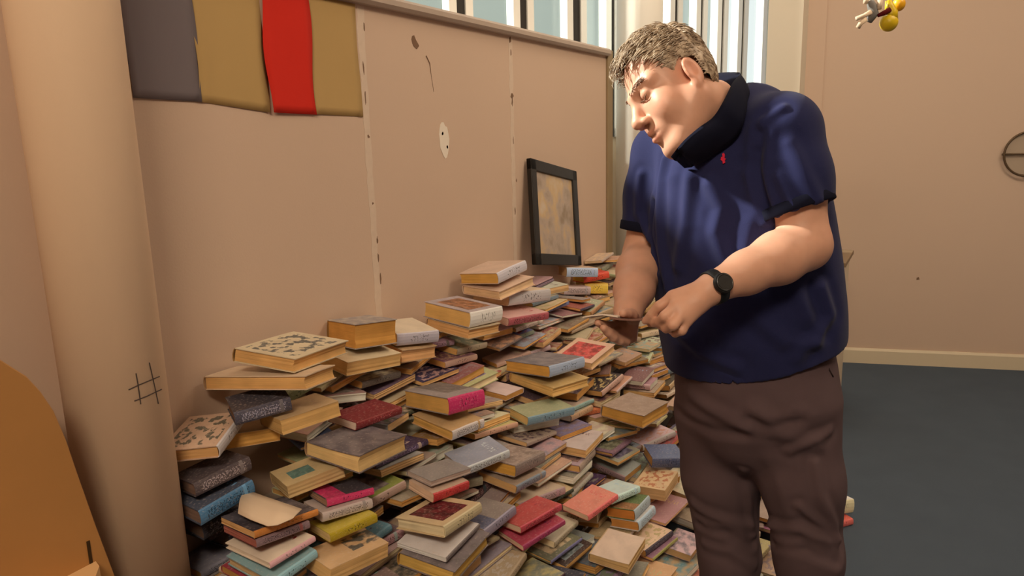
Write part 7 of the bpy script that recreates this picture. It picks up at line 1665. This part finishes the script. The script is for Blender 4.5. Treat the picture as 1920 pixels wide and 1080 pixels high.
# cream cabinet mostly hidden behind the man
cb = empty('cabinet', (.92, 4.16, 0)); tag(cb, 'cream cabinet with a dark edged top, mostly hidden behind the man', 'cabinet')
M_cab = mat('cream_cabinet', (0.72, 0.62, 0.47, 1), .5, .35)
bm = bmesh.new(); add_box(bm, (-.30, -.20, .06), (.300, .22, .845), bevel=.004); add_box(bm, (-.28, -.17, 0), (.28, .20, .06)); obj('carcass', bm, M_cab, cb)
bm = bmesh.new(); add_box(bm, (-.31, -.215, .8455), (.318, .23, .868), bevel=.003); obj('top', bm, mat('dark_edged_top', (.22, .15, .09, 1), .5, .3), cb)
for s in (-1, 1):
    bm = bmesh.new(); add_box(bm, (min(s * .003, s * .293), -.216, .08), (max(s * .003, s * .293), -.2002, .835), bevel=.003); dr = obj('door', bm, M_cab, cb)
    bm = bmesh.new(); add_tube(bm, [(s * .03, -.218, .58), (s * .03, -.238, .59), (s * .03, -.238, .70), (s * .03, -.218, .71)], .005, 8); obj('handle', bm, M_steel, dr, True)
bm = bmesh.new(); add_box(bm, (.3005, -.17, .56), (.318, -.10, .70), bevel=.004); obj('side_bracket', bm, mat('grey_bracket', (.25, .25, .24, 1), .5, .4), cb)

# wooden stand with an arched back at the lower left
M_ply = mat('orange_plywood', (0.46, 0.225, 0.072, 1), .45, .35, noise=(7, .10)); M_led = mat('pale_plywood', (0.66, 0.40, 0.19, 1), .5, .3, noise=(9, .08))
ws = empty('wooden_stand', (.19, .3, 0)); tag(ws, 'orange plywood stand with an arched back, in front of the round column', 'stand'); bpy.context.view_layer.update()
curve = [(.40, 1.262), (.47, 1.252), (.53, 1.235), (.59, 1.209), (.644, 1.172), (.681, 1.131), (.700, 1.097), (.717, 1.055), (.731, .992), (.742, .921), (.761, .807), (.783, .687), (.80, .58), (.812, .45), (.818, .30), (.82, 0.0)]
yc = .10
out_ = [(0.183, y, z) for y, z in curve[::-1]] + [(.183, 2 * yc - y, z) for y, z in curve]
bm = bmesh.new(); add_prism(bm, out_, (.018, 0, 0)); bmesh.ops.bevel(bm, geom=[e for e in bm.edges if len(e.link_faces) == 2 and e.calc_face_angle(0) > 1.2], offset=.002, segments=1, affect='EDGES'); adopt(obj('back_panel', bm, M_ply), ws)
bm = bmesh.new(); add_prism(bm, [(.2015, -.55, .716), (.2015, .750, .716), (.225, .742, .716), (.27, .700, .716), (.36, .56, .716), (.40, .3, .716), (.40, -.55, .716)], (0, 0, .022)); adopt(obj('ledge', bm, M_led), ws)
for y in (-.50, .60):
    bm = bmesh.new(); add_box(bm, (.2012, y, 0), (.34, y + .02, .7155)); adopt(obj('bracket', bm, M_ply), ws)
bm = bmesh.new(); add_box(bm, (.2009, .738, .7385), (.2025, .744, .785), Matrix()); adopt(obj('slot_mark', bm, mat('dark_slot', (.05, .028, .012, 1), .8, .1)), ws)

# ornament hanging from the ceiling, top right
hc = Vector(at(1662, 18, 2.6 / QS)); hx, hz = RH.copy(), Vector((0, 0, 1))
og = empty('hanging_ornament', hc); tag(og, 'bunch of yellow balls and grey cream trinkets hanging from the ceiling, top right', 'ornament'); bpy.context.view_layer.update()
s_ = 2.6 * 1.0 / FPX
def op(px, py, dq=0): return hc + hx * ((px - 1662) * s_) + hz * (-(py - 18) * s_) + HF * dq
M_yel = mat('yellow_plastic', (0.62, 0.43, 0.008, 1), .4, .4); M_ora = mat('orange_yellow_plastic', (0.72, 0.36, 0.008, 1), .4, .4); M_gry = mat('grey_felt', (.20, .19, .18, 1), .9, .1); M_crm = mat('cream_felt', (.70, .55, .40, 1), .9, .1); M_mar = mat('maroon_felt', (.09, .006, .008, 1), .8, .1)
bm = bmesh.new(); add_ball(bm, op(1668, 40), 15.5 * s_, (1, 1, 1.02)); add_tube(bm, [op(1664, 2), op(1667, 12), op(1671, 22), op(1670, 34)], [5 * s_, 8 * s_, 11 * s_, 13 * s_], 12); adopt(obj('yellow_ball', bm, M_yel, None, True), og)
bm = bmesh.new(); add_ball(bm, op(1689, 8, .02), 11 * s_, (1, 1, 1.1)); adopt(obj('orange_ball', bm, M_ora, None, True), og)
bm = bmesh.new(); add_tube(bm, [op(1631, 2), op(1636, 12), op(1640, 24), op(1632, 37)], [6 * s_, 8 * s_, 9 * s_, 6 * s_], 12); adopt(obj('grey_trinket', bm, M_gry, None, True), og)
bm = bmesh.new()
for pl in (((1623, -2), (1621, 8)), ((1647, 2), (1646, 18)), ((1632, 22), (1621, 28), (1607, 33)), ((1624, 34), (1615, 41), (1611, 48))):
    add_tube(bm, [op(*q, -.01) for q in pl], [4.5 * s_] + [4 * s_] * (len(pl) - 1), 10)
adopt(obj('cream_trinket', bm, M_crm, None, True), og)
bm = bmesh.new(); add_tube(bm, [op(1644, 29, -.012), op(1654, 25, -.016), op(1664, 19, -.02)], [3 * s_, 4.5 * s_, 4 * s_], 10); adopt(obj('maroon_trinket', bm, M_mar, None, True), og)
bm = bmesh.new(); add_tube(bm, [op(1664, 4), Vector((op(1664, 4).x, op(1664, 4).y, 3.6))], .0012, 6); adopt(obj('cord', bm, M_crm, None, True), og)
for q in ((1631, 2), (1689, 0), (1623, -2), (1647, 2)):
    bm = bmesh.new(); add_tube(bm, [op(*q), op(1664, -40)], .0010, 5); adopt(obj('thread', bm, M_crm, None, True), og)

# round wire ornament on the far wall, cut by the right edge
ra = Vector((2.068, 5.4335, 1.338)); rr_ = .130
ro = empty('wire_wall_ornament', ra + fn * .03); tag(ro, 'round bronze wire ornament with a crossbar on the far wall', 'wall ornament'); bpy.context.view_layer.update()
M_brz = mat('bronze_wire', (.13, .085, .05, 1), .5, .4, .5)
bm = bmesh.new(); add_tube(bm, [ra + fn * .03 + fd * rr_ * math.cos(2 * math.pi * k / 64) + Vector((0, 0, rr_ * math.sin(2 * math.pi * k / 64))) for k in range(65)], .0065, 8); adopt(obj('ring', bm, M_brz, None, True), ro)
bm = bmesh.new(); add_tube(bm, [ra + fn * .03 - fd * (rr_ + .012), ra + fn * .03 + fd * (rr_ + .012)], .006, 8); add_tube(bm, [ra + fn * .03 - Vector((0, 0, rr_)), ra + fn * .03 + Vector((0, 0, rr_))], .005, 8); adopt(obj('crossbar', bm, M_brz, None, True), ro)
bm = bmesh.new(); bmesh.ops.create_cone(bm, cap_ends=True, segments=48, radius1=rr_ - .008, radius2=rr_ - .008, depth=.004, matrix=Matrix.Translation(ra + fn * .012) @ fn.to_track_quat('Z', 'Y').to_matrix().to_4x4()); adopt(obj('backing_disc', bm, mat('smoky_disc', (.45, .36, .28, 1), .3, .4)), ro)
bm = bmesh.new(); add_tube(bm, [ra + fn * .001, ra + fn * .03], .006, 8); adopt(obj('peg', bm, M_brz, None, True), ro)

# the torn, curled cover of the buff book with the teal panel
for qb in [o for o in bpy.data.objects if o.get('label', '').startswith('buff book with a small teal green panel')]:
    bpy.context.view_layer.update()
    top_e = [(458, 916), (490, 928), (528, 941), (566, 954)]; mid_e = [(449, 938), (480, 952), (515, 963), (548, 972)]; low_e = [(446, 962), (470, 974), (502, 986), (520, 984)]
    def on_level(px, py, z):
        v = px_ray(px, py); return CAM + v * ((z - CAM.z) / v.z)
    zq = qb.matrix_world.translation.z
    bm = bmesh.new(); rows = []
    for edge, z in ((top_e, zq + .026), (mid_e, zq + .038), (low_e, zq + .032)):
        rows.append([on_level(x, y, z) for x, y in edge])
    sub = [[a.lerp(b, t) for a, b in zip(rows[i], rows[i + 1])] for i in (0, 1) for t in (0, .33, .66)] + [rows[2]]
    V1 = [[bm.verts.new(p) for p in r_] for r_ in sub]; V2 = [[bm.verts.new(p - Vector((0, 0, .0016))) for p in r_] for r_ in sub]
    for G, fl in ((V1, 1), (V2, -1)):
        for a, b in zip(G, G[1:]):
            for j in range(3): bm.faces.new((a[j], a[j + 1], b[j + 1], b[j])[::fl])
    edge_ = lambda G: G[0] + [r_[-1] for r_ in G[1:]] + G[-1][-2::-1] + [r_[0] for r_ in G[-2:0:-1]]
    e1_, e2_ = edge_(V1), edge_(V2)
    for i in range(len(e1_)): bm.faces.new((e1_[i], e2_[i], e2_[(i + 1) % len(e1_)], e1_[(i + 1) % len(e1_)]))
    bmesh.ops.recalc_face_normals(bm, faces=bm.faces[:])
    lc = adopt(obj('loose_cover', bm, mat('curled_card', ph((205, 170, 130)), .8, .2), None, True), qb); lc['label'] = 'curled pale cover flap'
